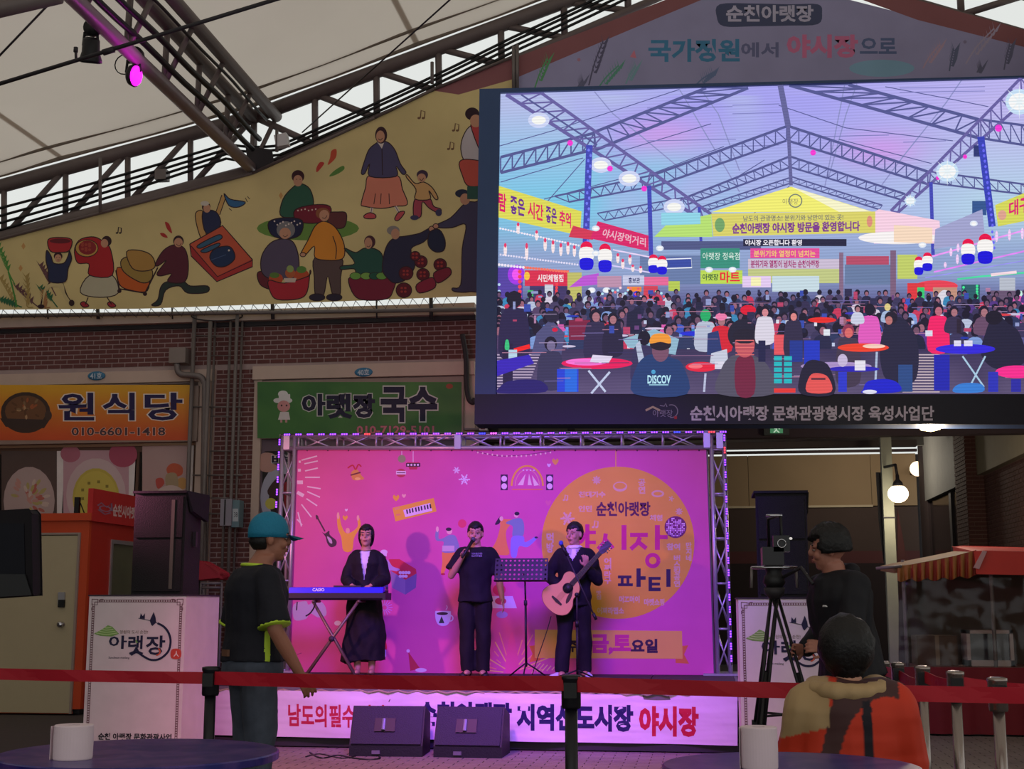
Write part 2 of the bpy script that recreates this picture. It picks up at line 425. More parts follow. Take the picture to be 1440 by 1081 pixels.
def side(name, px0, px1, z0, z1, m, th=.15, out=0.0, parent=None):
    return box(name, (XS - out, sy(px1), z0), (XS + th, sy(px0), z1), m, parent or ws)
M_sgrey = mat('side_panel_grey', (98, 98, 96), .8, var=.15)
M_scream = mat('side_panel_cream', (150, 138, 112), .8, var=.1)
side('corner_post', 1297, 1308, 0, sz(1300, 597), mat('dark_brick_post', (52, 40, 42), .8), out=.05)
zA = sz(1340, 690)
side('fascia_panel', 1308, 1369, zA, zA + 1.6, M_sgrey, out=.10)
side('fascia_panel', 1386, 1520, sz(1415, 655), sz(1415, 655) + 2.2, M_scream, out=.12)
side('wall_core', 1308, 1369, 0, zA, M_glassdark)
side('window_frame', 1337, 1340, 0, zA, M_dark, out=.04); side('window_frame', 1352, 1354, 0, zA, M_dark, out=.04)
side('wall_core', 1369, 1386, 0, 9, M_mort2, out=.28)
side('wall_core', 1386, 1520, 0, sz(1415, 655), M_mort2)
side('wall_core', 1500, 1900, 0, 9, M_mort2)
sb = []
def side_bricks(pxa, pxb, z0, z1, out, faceY=False):
    y0, y1 = sy(pxb), sy(pxa); zc = z0; k = 0
    while zc < z1:
        y = y0 - (.1 if k % 2 else 0)
        while y < y1:
            a, b = max(y, y0), min(y + L_, y1)
            if b - a > .04: sb.append(((0 if zc > 1.5 else 1), ((XS * 0 - out - .004), (a + b) / 2 - 24, zc), (.02, b - a, H_)))
            y += L_ + J_
        zc += H_ + J_; k += 1
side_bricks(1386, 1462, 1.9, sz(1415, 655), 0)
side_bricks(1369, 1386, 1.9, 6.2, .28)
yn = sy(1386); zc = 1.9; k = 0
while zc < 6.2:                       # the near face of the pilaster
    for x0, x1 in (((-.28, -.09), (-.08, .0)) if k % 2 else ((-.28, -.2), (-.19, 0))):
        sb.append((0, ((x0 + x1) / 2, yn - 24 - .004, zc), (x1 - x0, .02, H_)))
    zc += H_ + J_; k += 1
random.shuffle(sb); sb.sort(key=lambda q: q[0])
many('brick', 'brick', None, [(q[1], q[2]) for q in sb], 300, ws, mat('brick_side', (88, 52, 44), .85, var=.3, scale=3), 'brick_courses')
# beams over the passage
def beam(name, px0, px1, pyt, pyb, Y, m, d=.2):
    z0, z1 = at(900, pyb, Y).z, at(900, pyt, Y).z
    return struct(box(name, (X(px0, Y), Y, z0), (X(px1, Y), Y + d, z1), m))
M_beam = mat('beam_dark', (58, 44, 48), .7, .1)
beam('trim_1', 670, 1500, 604, 618, 19.0, M_beam)
beam('trim_2', 600, 1300, 624, 633, 22.5, mat('beam_grey', (110, 100, 96), .7), .15)
beam('trim_3', 600, 1300, 636.5, 640, 29.9, M_beam, .1)
for x0 in (690, 800, 1030, 1205, 1248):
    beam('trim_4', x0, x0 + 9, 585, 606, 19.2, M_dark, .1)
beam('trim_5', 600, 1310, 540, 632, 26.0, mat('passage_soffit', (205, 205, 196), .8), .1)
struct(box('ceiling_passage', (XF0, 19.0, at(900, 560, 19).z + .6), (XS + .2, YF, at(900, 560, 19).z + .7), mat('passage_roof', (70, 62, 60), .9)))
# column in the passage with its bracket
col = thing('column', (X(1255, 20), 20, 0), 'pale cream steel column standing in the passage beside the globe lamp', 'column')
cx = X(1255, 20.0)
box('shaft', (cx - .075, 19.93, 0), (cx + .075, 20.07, at(1255, 590, 20).z), mat('column_cream', (166, 168, 148), .6), col, .006)
box('collar', (cx - .085, 19.92, at(1255, 729, 20).z), (cx + .085, 20.08, at(1255, 727, 20).z), M_dark, col)
prism('side_plate', [at(1232, 664, 20.2), at(1246, 664, 20.2), at(1250, 800, 20.2), at(1243, 790, 20.2), at(1236, 730, 20.2)], (0, .05, 0), M_dark, col)
prism('lean_board', [at(1262, 715, 20.3), at(1277, 795, 20.3), at(1262, 795, 20.3)], (0, .04, 0), mat('maroon_board', (70, 34, 36), .8), col)
# ---- closed sides of the market hall out of view
struct(box('wall_left', (-13.2, -6, 0), (-13, 30, 6.4), mat('hall_side', (90, 82, 80), .9)))

# ================================================================== ROOF
YT = 18.0
M_mem = bpy.data.materials.new('tent_membrane'); M_mem.use_nodes = True
nt = M_mem.node_tree; nt.nodes.clear(); out = nt.nodes.new('ShaderNodeOutputMaterial'); ad = nt.nodes.new('ShaderNodeMixShader'); ad.inputs[0].default_value = .62
df = nt.nodes.new('ShaderNodeBsdfDiffuse'); tr = nt.nodes.new('ShaderNodeBsdfTranslucent'); g = nt.nodes.new('ShaderNodeNewGeometry'); nz = nt.nodes.new('ShaderNodeTexNoise'); nz.inputs['Scale'].default_value = .5; nz.inputs['Detail'].default_value = 5
nt.links.new(g.outputs['Position'], nz.inputs['Vector']); cr = nt.nodes.new('ShaderNodeMix'); cr.data_type = 'RGBA'; cr.inputs[6].default_value = (.60, .52, .45, 1); cr.inputs[7].default_value = (.73, .64, .56, 1)
nt.links.new(nz.outputs['Fac'], cr.inputs[0])
for s_ in (df, tr): nt.links.new(cr.outputs[2], s_.inputs['Color'])
nt.links.new(df.outputs[0], ad.inputs[1]); nt.links.new(tr.outputs[0], ad.inputs[2]); nt.links.new(ad.outputs[0], out.inputs[0])
# profile of the roof in the plane of the gable truss (left wing, eave joint, ridge, right side)
JU = at(357, 164, YT)                      # upper chord at the eave joint
A0 = at(-80, 284, YT)                      # wing, left out of frame
R0 = at(727, 27, YT); sl = (R0.z - JU.z) / (R0.x - JU.x)
XA = X(1092, YT); AP = V((XA, YT, JU.z + sl * (XA - JU.x)))
JR = V((2 * XA - JU.x, YT, JU.z)); BR = V((2 * XA - A0.x, YT, A0.z))
prof = [A0 + V((-3, 0, -.9)), A0, JU, AP, JR, BR, BR + V((3, 0, -.9))]
roof = thing('ceiling', (0, YT, 0), None, None); roof['kind'] = 'structure'
def on_prof(x, k=0):                        # height of the roof line at x
    for a, b in zip(prof, prof[1:]):
        if a.x <= x <= b.x: return a.z + (b.z - a.z) * (x - a.x) / (b.x - a.x)
    return prof[-1].z
YE = -7.0
xcuts = [prof[0].x, A0.x + .2, JU.x - 2.9, JU.x]
nb = 3
xcuts += [JU.x + (AP.x - JU.x) * i / nb for i in range(1, nb)] + [AP.x] + [AP.x + (JR.x - AP.x) * i / nb for i in range(1, nb)] + [JR.x, JR.x + 2.9, prof[-1].x]
lift = .16
for a, b in zip(xcuts, xcuts[1:]):
    n = 6; ny = 10; vs = []; fs = []
    for j in range(ny + 1):
        y = YT - .05 + (YE - YT) * j / ny
        for i in range(n + 1):
            x = a + (b - a) * i / n; vs.append((x, y, on_prof(x) + lift - .05 * math.sin(PI * i / n)))
    for j in range(ny):
        for i in range(n): k_ = j * (n + 1) + i; fs.append((k_, k_ + 1, k_ + n + 2, k_ + n + 1))
    me = mesh_from('membrane_panel', vs, fs); o = link('membrane_panel', me, M_mem, roof, smooth=True)
M_seam = M_mem.copy(); M_seam.name = 'seam_grey'
for n_ in M_seam.node_tree.nodes:
    if n_.type == 'MIX': n_.inputs[6].default_value = (.40, .35, .30, 1); n_.inputs[7].default_value = (.46, .40, .35, 1)
for x in xcuts[1:-1]:
    if abs(x - JU.x) < .1 or abs(x - AP.x) < .1: continue
    link('seam_strap', mesh_from('seam_strap', [(x - .04, YE, on_prof(x - .04) + lift + .006), (x + .04, YE, on_prof(x + .04) + lift + .006), (x + .04, YT, on_prof(x + .04) + lift + .006), (x - .04, YT, on_prof(x - .04) + lift + .006)], [(0, 1, 2, 3)]), M_seam, roof)
for a, b in ((A0, JU), (JU, AP), (AP, JR), (JR, BR)):
    tube('edge_strap', [a + V((0, -.55, lift - .03)), b + V((0, -.55, lift - .03))], .022, M_seam, roof, 6)
    tube('edge_strap', [a + V((0, -.10, lift - .03)), b + V((0, -.10, lift - .03))], .03, M_seam, roof, 6)

# ---- gable truss (upper chord follows the roof, lower chord carries the banner)
def add_truss(name, up, lo, r_up, r_lo, r_w, n, label, m, braces=True, cat='roof truss', zig=0, parent=None):
    t = parent or thing(name, (up[0] + up[1]) / 2, label, cat, 'roof trusses')
    tube('upper_chord', [up[0], up[1]], r_up, m, t, 14); tube('lower_chord', [lo[0], lo[1]], r_lo, m, t, 12)
    for i in range(n + 1):
        f = i / n; a = up[0].lerp(up[1], f); b = lo[0].lerp(lo[1], f)
        tube('post', [a, b], r_w, m, t)
        if i < n:
            g0 = (i + 1) / n
            if zig == 0: tube('diagonal', [up[0].lerp(up[1], f), lo[0].lerp(lo[1], g0)], r_w, m, t)
            else: tube('diagonal', [lo[0].lerp(lo[1], f), up[0].lerp(up[1], g0)], r_w, m, t)
    return t
LJ = at(357, 240, YT); L0 = at(-80, 356, YT); LM = at(722, 84, YT)
sl2 = (LM.z - LJ.z) / (LM.x - LJ.x)
LA = V((XA, YT, min(AP.z - .3, LJ.z + sl2 * (XA - LJ.x))))
add_truss('gable_truss', (A0, JU), (L0, LJ), .105, .10, .045, 5, 'grey tubular roof truss of the low left wing above the yellow mural', M_dsteel, zig=1)
add_truss('gable_truss', (JU, AP), (LJ, LA), .105, .055, .05, 8, 'grey tubular roof truss rising behind the big screen from the left joint', M_dsteel)
add_truss('gable_truss', (JR, AP), (V((JR.x, YT, LJ.z)), LA), .105, .055, .05, 8, 'grey tubular roof truss in the upper right corner behind the screen', M_dsteel)
# conduits slung under the gable truss
t = thing('cable_bundle', (LJ.x, YT, LJ.z), 'bundle of thin black cables running along the gable truss under the roof', 'cable')
for k, (o1, o2) in enumerate(((.18, .14), (.25, .22), (.32, .30), (.40, .36))):
    bm = bmesh.new()
    pts = [L0 + V((0, -.06, o1 - .1 + .05 * k)), LJ + V((-.4, -.06, o1)), LJ + V((.4, -.06, o2 - .02)), LM + V((0, -.06, o2 - .05)), LA + V((-.5, -.06, o2 - .05))]
    q = []
    for a, b in zip(pts, pts[1:]):
        for s_ in range(8): f = s_ / 8; q.append(a.lerp(b, f) - V((0, 0, .035 * math.sin(PI * f))))
    q.append(pts[-1]); add_tube(bm, q, .02, 6); bm_obj('cable', bm, M_black, t, smooth=True)
# ---- eave beam running towards the viewer
EY = 3.0
up = (JU + V((0, 0, -.02)), V((JU.x, EY, JU.z - .02))); lo = (LJ + V((0, -.1, .0)), V((JU.x, EY, LJ.z)))
eb = thing('eave_truss', (JU.x, 10, LJ.z), 'heavy grey box truss running overhead towards the viewer at upper left', 'roof truss', 'roof trusses')
for dx in (0, .34):
    tube('upper_chord', [up[0] + V((dx, 0, 0)), up[1] + V((dx, 0, 0))], .085, M_dsteel, eb, 14)
tube('lower_chord', [lo[0], lo[1]], .085, mat('eave_tube', (150, 134, 140), .45, .2), eb, 14)
n = 14
for i in range(n + 1):
    a = up[0].lerp(up[1], i / n); b = lo[0].lerp(lo[1], i / n)
    tube('post', [a, b], .04, M_dsteel, eb); tube('post', [a + V((.34, 0, 0)), b], .035, M_dsteel, eb)
t = thing('cable_tray', (JU.x, 10, LJ.z), 'two thick black cable bundles slung inside the box truss at upper left', 'cable')
for dx, dz, sg in ((.10, .22, .012), (.2, .36, .014), (.30, .64, .01)):
    q = [V((JU.x + dx + .03 * math.sin(i * .31), YT - .3 + (EY - YT) * i / 40, LJ.z + dz - sg * math.sin(i * 1.1) - .05 * abs(math.sin(i * .16)))) for i in range(41)]
    tube('cable', q, .038 if dx < .3 else .02, M_black, t, 8)
q = [V((JU.x + .02, YT - .2 + (EY - YT) * i / 40, LJ.z + .09 - .05 * abs(math.sin(i * .5)))) for i in range(41)]
tube('cable', q, .012, M_black, t, 6)
# right eave beam, out of frame above the passage, and junction plates
prism('gusset_plate', [at(345, 205, YT - .15), at(382, 210, YT - .15), at(386, 236, YT - .15), at(350, 240, YT - .15)], (0, .03, 0), M_dark, eb)
prism('junction_box', [at(385, 190, YT - .3), at(402, 186, YT - .3), at(405, 203, YT - .3), at(388, 206, YT - .3)], (0, .12, 0), M_white, eb)
box('junction_box', tuple(at(221, 255, YT) - V((.0, .1, .0))), tuple(at(237, 240, YT) + V((0, .06, 0))), M_steel, bpy.data.objects['gable_truss'])
# tie rods under the membrane
rod = thing('tie_rod', (JU.x, 12.5, JU.z), 'dark steel tie rod crossing under the fabric roof at upper left', 'tie rod')
pa, pb = at(-60, 136, 12.5), at(470, -26, 12.5)
tube('rod', [pa, pb], .022, M_dark, rod, 8)
for px, py in ((107, 86), (145, 74)):
    p = at(px, py, 12.5); 
    if px == 107: tube('stud', [p, p + V((-.01, 0, .13))], .014, M_dark, rod, 6); lathe('stud_cap', p + V((-.01, 0, .1)), [(.024, 0), (.024, .05)], M_dark, rod, 8)
    else: tube('turnbuckle', [p, p + (pb - pa).normalized() * .12], .034, M_dark, rod, 8)
wire = thing('stay_wire', at(500, 110, 14), 'thin dark stay wire slanting under the fabric roof above the mural', 'wire')
tube('wire', [at(425, 186, YT - .1), at(648, -14, 13)], .010, M_dark, wire, 6)
wire2 = thing('stay_wire', at(40, 40, 13), 'thin dark stay wire in the top left corner under the fabric', 'wire')
tube('wire', [at(-10, 88, 13), at(80, -6, 13)], .012, M_dark, wire2, 6)
# next truss, its corner in the top left of the view
t = add_truss('cross_truss', (at(-120, 22, 9.6), at(72, -26, 9.6)), (at(-120, 40, 9.6), at(84, -7, 9.6)), .05, .07, .03, 3, 'grey truss tube cutting the top left corner of the view', M_dsteel)

# ---- gable banner with the market mural (yellow part left, white part in the middle with screen glow painted on)
ban = thing('mural_banner', (X(600, YT), YT - .12, 5.5), 'large yellow gable banner with cartoon market people, printed under the roof', 'banner')
YB = YT - .16
cv = Canvas((0, YB, 0), (0, -1, 0))
def P(px, py): return at(px, py, YB)
BT = [(-90, 362), (355, 246), (527, 168), (610, 128), (722, 82)]
APX = 987 + (XA) * FOC / YB
YEL = (236, 214, 150)
def yel(x, y): k = .94 + .08 * noise.noise(V((x * .008, y * .012, 3))); return tuple(min(255, c * k) for c in YEL)
bl = [(-90, 436), (200, 434), (420, 426), (722, 414)]
# base sheet, triangulated with a fine grid of quads between top and bottom edges
def edge_y(pts, x):
    for a, b in zip(pts, pts[1:]):
        if a[0] <= x <= b[0]: return a[1] + (b[1] - a[1]) * (x - a[0]) / (b[0] - a[0])
    return pts[-1][1]
pts = []; fs = []; nx = 40; ny = 6
for i in range(nx + 1):
    x = -90 + 812 * i / nx; t0, t1 = edge_y(BT, x), edge_y(bl, x)
    for j in range(ny + 1): pts.append((x, t0 + (t1 - t0) * j / ny))
for i in range(nx):
    for j in range(ny): k_ = i * (ny + 1) + j; fs.append((k_, k_ + ny + 1, k_ + ny + 2, k_ + 1))
cv.raw(pts, fs, yel)
OUT = (58, 36, 40); SK = (205, 150, 120)
ROSE = (160, 72, 74); DKR = (140, 40, 52); NAVY = (44, 50, 84); PURP = (92, 80, 110); GRN = (50, 96, 76)
def face(cx, cy, r, hair=(60, 30, 38), smile=True, hx=0, hy=-.45):
    cv.ell(cx + hx * r, cy + hy * r, r * 1.02, r * .95, hair); cv.ell(cx, cy, r * .78, r * .9, SK)
    if smile:
        cv.line([(cx - r * .45, cy - r * .1), (cx - r * .2, cy - r * .16)], .7, OUT); cv.line([(cx + r * .2, cy - r * .16), (cx + r * .45, cy - r * .1)], .7, OUT)
        cv.line([(cx - r * .25, cy + r * .38), (cx, cy + r * .5), (cx + r * .28, cy + r * .34)], .7, OUT)
def outl(pts, col): cv.blob(pts, col, OUT, 1.4)
# wheat and leaves at the far left
for x0, y0, x1, y1, c in ((-4, 345, 12, 382, (84, 150, 70)), (0, 390, 20, 425, (176, 150, 88)), (0, 420, 22, 428, (50, 110, 74)), (22, 402, 46, 425, (110, 72, 76)), (36, 388, 38, 430, (176, 150, 88)), (56, 372, 70, 398, (110, 72, 76)), (55, 404, 72, 420, (50, 110, 74)), (60, 408, 62, 432, (180, 130, 84))):
    cv.curve([(x0, y0), ((x0 + x1) / 2 + 3, (y0 + y1) / 2 - 2), (x1, y1), (x1 + 9, y1 + 18 if y1 < 410 else 432)], 1.6, c)
    for k in range(6):
        f = k / 6; a, b = x0 + (x1 - x0) * f, y0 + (y1 - y0) * f; cv.poly([(a, b), (a - 5, b - 6), (a + 2, b + 6)], c); cv.poly([(a, b), (a + 6, b - 5), (a + 3, b + 7)], c)
cv.curve([(12, 382), (18, 405), (24, 432)], 2.4, (84, 150, 70))
# 1 basin carrier
for a in ([(70, 398), (63, 410), (57, 432)], [(88, 398), (94, 415), (100, 424)]): cv.curve(a, 2, OUT)
cv.blob([(72, 398), (88, 398), (92, 412), (99, 424), (92, 422), (82, 404), (66, 408), (60, 430), (62, 408)], (215, 195, 140))
outl([(66, 352), (72, 360), (76, 370), (90, 370), (96, 360), (98, 353), (101, 364), (96, 378), (92, 396), (70, 396), (68, 380), (65, 366)], NAVY)
face(82, 363, 6); outl([(68, 337), (84, 334), (101, 337), (98, 352), (85, 355), (71, 353)], (190, 48, 56)); cv.ell(85, 339, 15, 3.5, (110, 36, 46))
cv.ell(58, 431, 5, 3, OUT); cv.ell(101, 426, 4, 4.5, OUT)
# 2 woman in red
outl([(126, 387), (158, 387), (166, 412), (140, 418), (113, 411)], (196, 188, 160))
outl([(106, 346), (114, 336), (132, 333), (146, 340), (156, 352), (158, 387), (126, 387), (125, 371), (110, 370), (105, 358)], (184, 40, 48))
cv.ell(122, 349, 16, 12, (206, 160, 84), out=OUT); cv.ell(123, 348, 12.5, 10, (150, 44, 50))
for k in range(9): cv.ell(116 + (k * 5) % 15, 342 + (k * 7) % 13, 2.2, 1.8, (176, 74, 60))
cv.ell(150, 339, 7, 7.5, OUT); cv.ell(147, 342, 5.2, 6, SK)
for x in (118, 156): outl([(x - 5, 427), (x, 424), (x + 7, 430), (x, 432)], (170, 44, 60))
cv.curve([(124, 418), (120, 428)], 1.5, OUT); cv.curve([(150, 417), (157, 428)], 1.5, OUT)
# 3 cart with sacks
outl([(165, 376), (186, 383), (208, 386), (207, 409), (184, 408), (168, 400)], (206, 100, 44))
outl([(171, 365), (190, 361), (213, 378), (212, 394), (198, 397), (174, 382)], (168, 138, 72))
outl([(178, 354), (196, 352), (213, 359), (218, 375), (204, 381), (186, 377)], (186, 142, 74))
cv.line([(222, 376), (204, 412)], 2, OUT); cv.line([(163, 380), (168, 406), (204, 412)], 2, OUT); cv.ell(168, 409, 3, 3, OUT); cv.ell(204, 413, 3, 3, OUT)
# 4 running man
outl([(235, 396), (258, 396), (268, 402), (292, 402), (291, 411), (264, 412), (252, 402), (233, 408), (226, 428), (213, 429), (222, 421), (226, 404)], (50, 62, 58))
outl([(219, 370), (230, 352), (246, 344), (260, 350), (265, 372), (260, 396), (236, 396), (241, 385), (226, 388), (221, 384), (234, 366), (222, 374)], (98, 40, 56))
cv.ell(251, 339, 7.5, 8, OUT); cv.ell(251, 341, 6, 6.5, SK); cv.curve([(248, 343), (252, 346), (255, 342)], .8, OUT)
for q in ([(232, 312), (238, 315), (242, 328), (235, 322)], [(225, 328), (231, 328), (236, 334), (229, 333)]): cv.blob(q, (180, 52, 50))
# 5 fish vendor
outl([(275, 300), (284, 296), (290, 308), (290, 322), (289, 338), (284, 338), (277, 318)], (206, 160, 96))
cv.poly([(303, 300), (312, 274), (318, 276), (309, 302)], (206, 160, 96)); cv.line([(303, 300), (312, 274)], 1.2, OUT); cv.line([(318, 276), (309, 302)], 1.2, OUT)
outl([(285, 298), (304, 298), (310, 317), (290, 328)], NAVY); cv.ell(290, 291, 6, 7, OUT); cv.ell(291, 293, 5, 6, SK); cv.ell(288, 286, 6, 3.4, (215, 205, 190))
outl([(315, 272), (324, 280), (345, 284), (336, 291), (322, 289)], (56, 106, 152))
cv.poly([(267, 343), (313, 317), (355, 365), (306, 390)], (206, 92, 66)); cv.poly([(267, 343), (270, 360), (305, 396), (306, 388)], (178, 56, 58)); cv.poly([(306, 388), (305, 396), (355, 375), (355, 364)], (186, 60, 58))
cv.line([(267, 343), (313, 317), (355, 365), (355, 375), (305, 396), (269, 360), (267, 343)], 1.5, OUT); cv.line([(269, 346), (306, 389), (355, 366)], 1.3, OUT)
for q in ([(278, 345), (300, 333), (310, 330), (312, 335), (300, 341), (282, 349)], [(283, 352), (306, 342), (308, 346), (290, 355)]): outl(q, (60, 100, 130))
outl([(295, 362), (302, 350), (320, 346), (328, 352), (330, 364), (318, 374), (304, 374)], (38, 56, 92)); cv.ell(322, 352, 1.4, 1.4, (215, 205, 190)); cv.line([(296, 366), (318, 358)], 1, (70, 90, 130))
# 6 woman in green with basins on green cloth
cv.ell(433, 321, 72, 17, (112, 150, 70))
outl([(394, 302), (398, 280), (410, 265), (422, 258), (436, 266), (441, 288), (430, 300), (410, 306)], GRN)
cv.ell(419, 248, 9, 9, (66, 32, 40)); cv.ell(419, 254, 6.5, 8, SK); cv.line([(416, 252), (418, 252)], .8, OUT); cv.line([(421, 252), (423, 252)], .8, OUT)
outl([(415, 295), (440, 288), (464, 290), (462, 308), (440, 314), (417, 310)], (128, 36, 54)); outl([(462, 300), (475, 298), (487, 300), (485, 318), (474, 321), (462, 314)], (104, 54, 56))
for k in range(7): cv.ell(419 + k * 5, 296 - (k % 3), 1.1, 1.1, (225, 205, 190))
outl([(378, 312), (400, 306), (425, 310), (422, 330), (402, 336), (382, 330)], (38, 42, 74))
# 7 grey-haired woman with tomatoes
outl([(362, 390), (364, 382), (378, 384), (384, 406), (368, 402)], (110, 40, 52))
outl([(368, 382), (368, 360), (380, 342), (396, 336), (412, 340), (420, 362), (418, 388), (400, 392), (380, 392)], (92, 80, 104))
cv.ell(402, 323, 13, 12, (130, 128, 130)); cv.ell(401, 328, 8, 8, SK); cv.curve([(398, 331), (401, 333), (405, 330)], .8, OUT)
for k in range(10): cv.ell(386 + k * 4, 311 + (k * 5) % 7, 1.2, 1.2, (225, 210, 200))
cv.ell(388, 392, 10, 8, (200, 84, 50)); cv.ell(386, 387, 7, 4, (96, 130, 60)); cv.ell(424, 388, 11, 10, (196, 84, 50)); cv.ell(424, 379, 7, 5, (96, 140, 64)); cv.ell(408, 384, 7, 7, (190, 100, 60)); cv.ell(408, 378, 5, 5, (150, 170, 100))
outl([(378, 394), (400, 398), (434, 388), (436, 380), (432, 410), (420, 420), (390, 421), (380, 410)], (186, 46, 60))
cv.poly([(399, 391), (417, 391), (415, 397), (401, 397)], (215, 195, 180))
# 8 man in orange
outl([(443, 362), (480, 362), (479, 390), (478, 415), (468, 415), (461, 388), (455, 415), (444, 416), (442, 390)], (98, 78, 76))
outl([(455, 311), (470, 318), (481, 335), (485, 352), (481, 364), (461, 366), (443, 362), (442, 346), (428, 360), (423, 357), (434, 336), (443, 318)], (228, 146, 52))
cv.curve([(468, 332), (473, 348), (472, 364)], 1.3, OUT); cv.ell(454, 300, 10, 8, (150, 90, 60)); cv.ell(456, 303, 7, 8, SK); cv.curve([(453, 306), (457, 307), (460, 303)], .9, OUT)
cv.ell(426, 358, 4, 3, SK, out=OUT); cv.ell(446, 418, 11, 5, (52, 44, 62), out=OUT); cv.ell(470, 418, 11, 5, (52, 44, 62), out=OUT)
# 9 woman in green with cabbages
outl([(484, 349), (500, 355), (512, 349), (528, 350), (538, 360), (536, 384), (504, 386), (498, 378), (480, 379), (480, 374), (499, 370)], (44, 90, 78))
cv.ell(520, 340, 8, 9, (80, 40, 50)); cv.ell(518, 342, 5.5, 8, SK); cv.curve([(516, 346), (519, 347), (521, 344)], .8, OUT)
outl([(490, 392), (506, 390), (530, 388), (556, 388), (553, 408), (544, 420), (514, 422), (498, 415)], (132, 38, 62))
for x, c in ((500, (118, 170, 78)), (515, (132, 176, 84)), (527, (40, 92, 74)), (537, (118, 170, 78))): cv.ell(x, 388, 8, 5, c, out=OUT, ow=.8)
# 10 man in navy holding out a bag
outl([(538, 380), (540, 358), (546, 342), (556, 334), (570, 332), (590, 328), (604, 321), (608, 326), (596, 340), (578, 350), (584, 372), (572, 392), (556, 398), (546, 392)], (50, 48, 76))
cv.ell(553, 324, 9, 6.5, (150, 140, 134)); cv.ell(556, 329, 6, 7.5, SK); cv.ell(607, 322, 4, 4, SK, out=OUT)
outl([(606, 325), (618, 323), (626, 338), (624, 352), (612, 354), (603, 346), (602, 334)], (40, 44, 72))
for x, y, r in ((571, 384, 10), (592, 368, 9), (595, 386, 9), (568, 408, 11), (619, 372, 9), (584, 360, 7)):
    cv.ell(x, y, r, r * .95, (104, 32, 46), out=OUT)
    for k in range(4): cv.ell(x - 3 + (k % 2) * 5, y - 3 + (k // 2) * 5, 1.8, 1.6, (178, 62, 58))
outl([(586, 400), (608, 390), (612, 404), (590, 412)], (150, 42, 66)); outl([(610, 384), (630, 376), (634, 386), (616, 398)], (140, 40, 62))
# 11 man at the edge of the screen
outl([(654, 286), (668, 284), (690, 288), (692, 400), (662, 410), (640, 410), (636, 405), (648, 400), (650, 350), (655, 316), (636, 320), (616, 320), (614, 316), (634, 306)], (74, 68, 98))
cv.ell(650, 272, 10, 6, (44, 48, 72)); cv.ell(654, 280, 7, 8, SK); cv.ell(613, 318, 4, 3.5, SK, out=OUT)
# 12 woman with drum at top right edge
outl([(664, 176), (652, 190), (648, 210), (655, 228), (676, 232), (690, 200), (690, 176)], (206, 196, 200)); outl([(662, 176), (672, 176), (690, 180), (690, 226), (676, 214)], (196, 72, 74))
cv.ell(664, 160, 10, 9, (52, 28, 40)); cv.ell(669, 170, 8, 9, SK); outl([(646, 228), (660, 224), (692, 232), (692, 256), (660, 262), (650, 246)], (206, 88, 76)); cv.rect(657, 262, 690, 280, (50, 90, 80))
# 13 mother and child
outl([(520, 246), (558, 246), (566, 266), (573, 287), (556, 290), (536, 293), (512, 290), (508, 286), (514, 264)], (226, 136, 112))
for x in (528, 536, 547): cv.line([(x, 272), (x - 1 + (x - 536) * .15, 287)], 1.1, OUT)
outl([(528, 202), (536, 198), (547, 201), (556, 212), (563, 230), (571, 242), (566, 245), (557, 234), (557, 248), (520, 248), (520, 230), (513, 244), (508, 243), (513, 225), (519, 210)], (80, 74, 110))
cv.line([(537, 204), (538, 246)], 1.2, OUT); cv.poly([(530, 199), (541, 198), (537, 209)], (225, 212, 205))
cv.ell(536, 190, 8.5, 12, (64, 34, 44)); cv.ell(535, 192, 6, 8.5, SK); cv.curve([(532, 195), (535, 197), (538, 194)], .9, OUT)
for a, b in (((523, 292), (521, 303)), ((556, 290), (562, 300))): cv.line([a, b], 4, (225, 208, 200)); cv.line([a, b], .8, OUT)
outl([(512, 303), (520, 299), (528, 302), (527, 307), (514, 307)], (206, 84, 92)); outl([(555, 308), (560, 299), (568, 297), (568, 301), (560, 310)], (206, 84, 92))
outl([(584, 279), (604, 279), (610, 290), (620, 294), (618, 300), (604, 293), (594, 284), (592, 304), (582, 305)], (176, 72, 90))
outl([(573, 246), (584, 258), (596, 256), (608, 264), (616, 278), (612, 280), (603, 268), (605, 280), (584, 280), (585, 266), (572, 250)], (216, 168, 110))
cv.ell(594, 246, 8, 7, (66, 46, 70)); cv.ell(593, 250, 6, 6, SK); cv.curve([(590, 251), (593, 254), (596, 250)], .9, OUT); cv.ell(583, 306, 6, 3.5, (70, 64, 100)); cv.ell(617, 299, 4.5, 5, (70, 64, 100))
# drops, notes, sparkles
for q, c in (([(466, 212), (473, 210), (472, 222), (461, 232), (464, 222)], (206, 84, 58)), ([(450, 228), (456, 230), (446, 242), (445, 236)], (196, 64, 56)), ([(470, 240), (482, 233), (484, 238), (474, 245), (463, 248)], (96, 140, 66))): cv.blob(q, c)
def note(x, y, s, col=(120, 86, 60)):
    cv.line([(x - s * .5, y + s), (x - s * .3, y - s * .8), (x + s * .6, y - s * .5), (x + s * .5, y + s)], 1.6, col); cv.ell(x - s * .8, y + s, s * .38, s * .28, col); cv.ell(x + s * .2, y + s, s * .38, s * .28, col)
note(168, 323, 4.5, OUT); note(594, 160, 6); note(642, 178, 5.5); note(635, 204, 5.5)
for x, y in ((33, 346), (29, 377), (395, 275)): cv.poly([(x, y - 5), (x + 3, y), (x, y + 5), (x - 3, y)], (208, 156, 96))
for a in ([(345, 278), (348, 284)], [(348, 276), (351, 280)], [(322, 293), (326, 296)]): cv.line(a, 1, OUT)
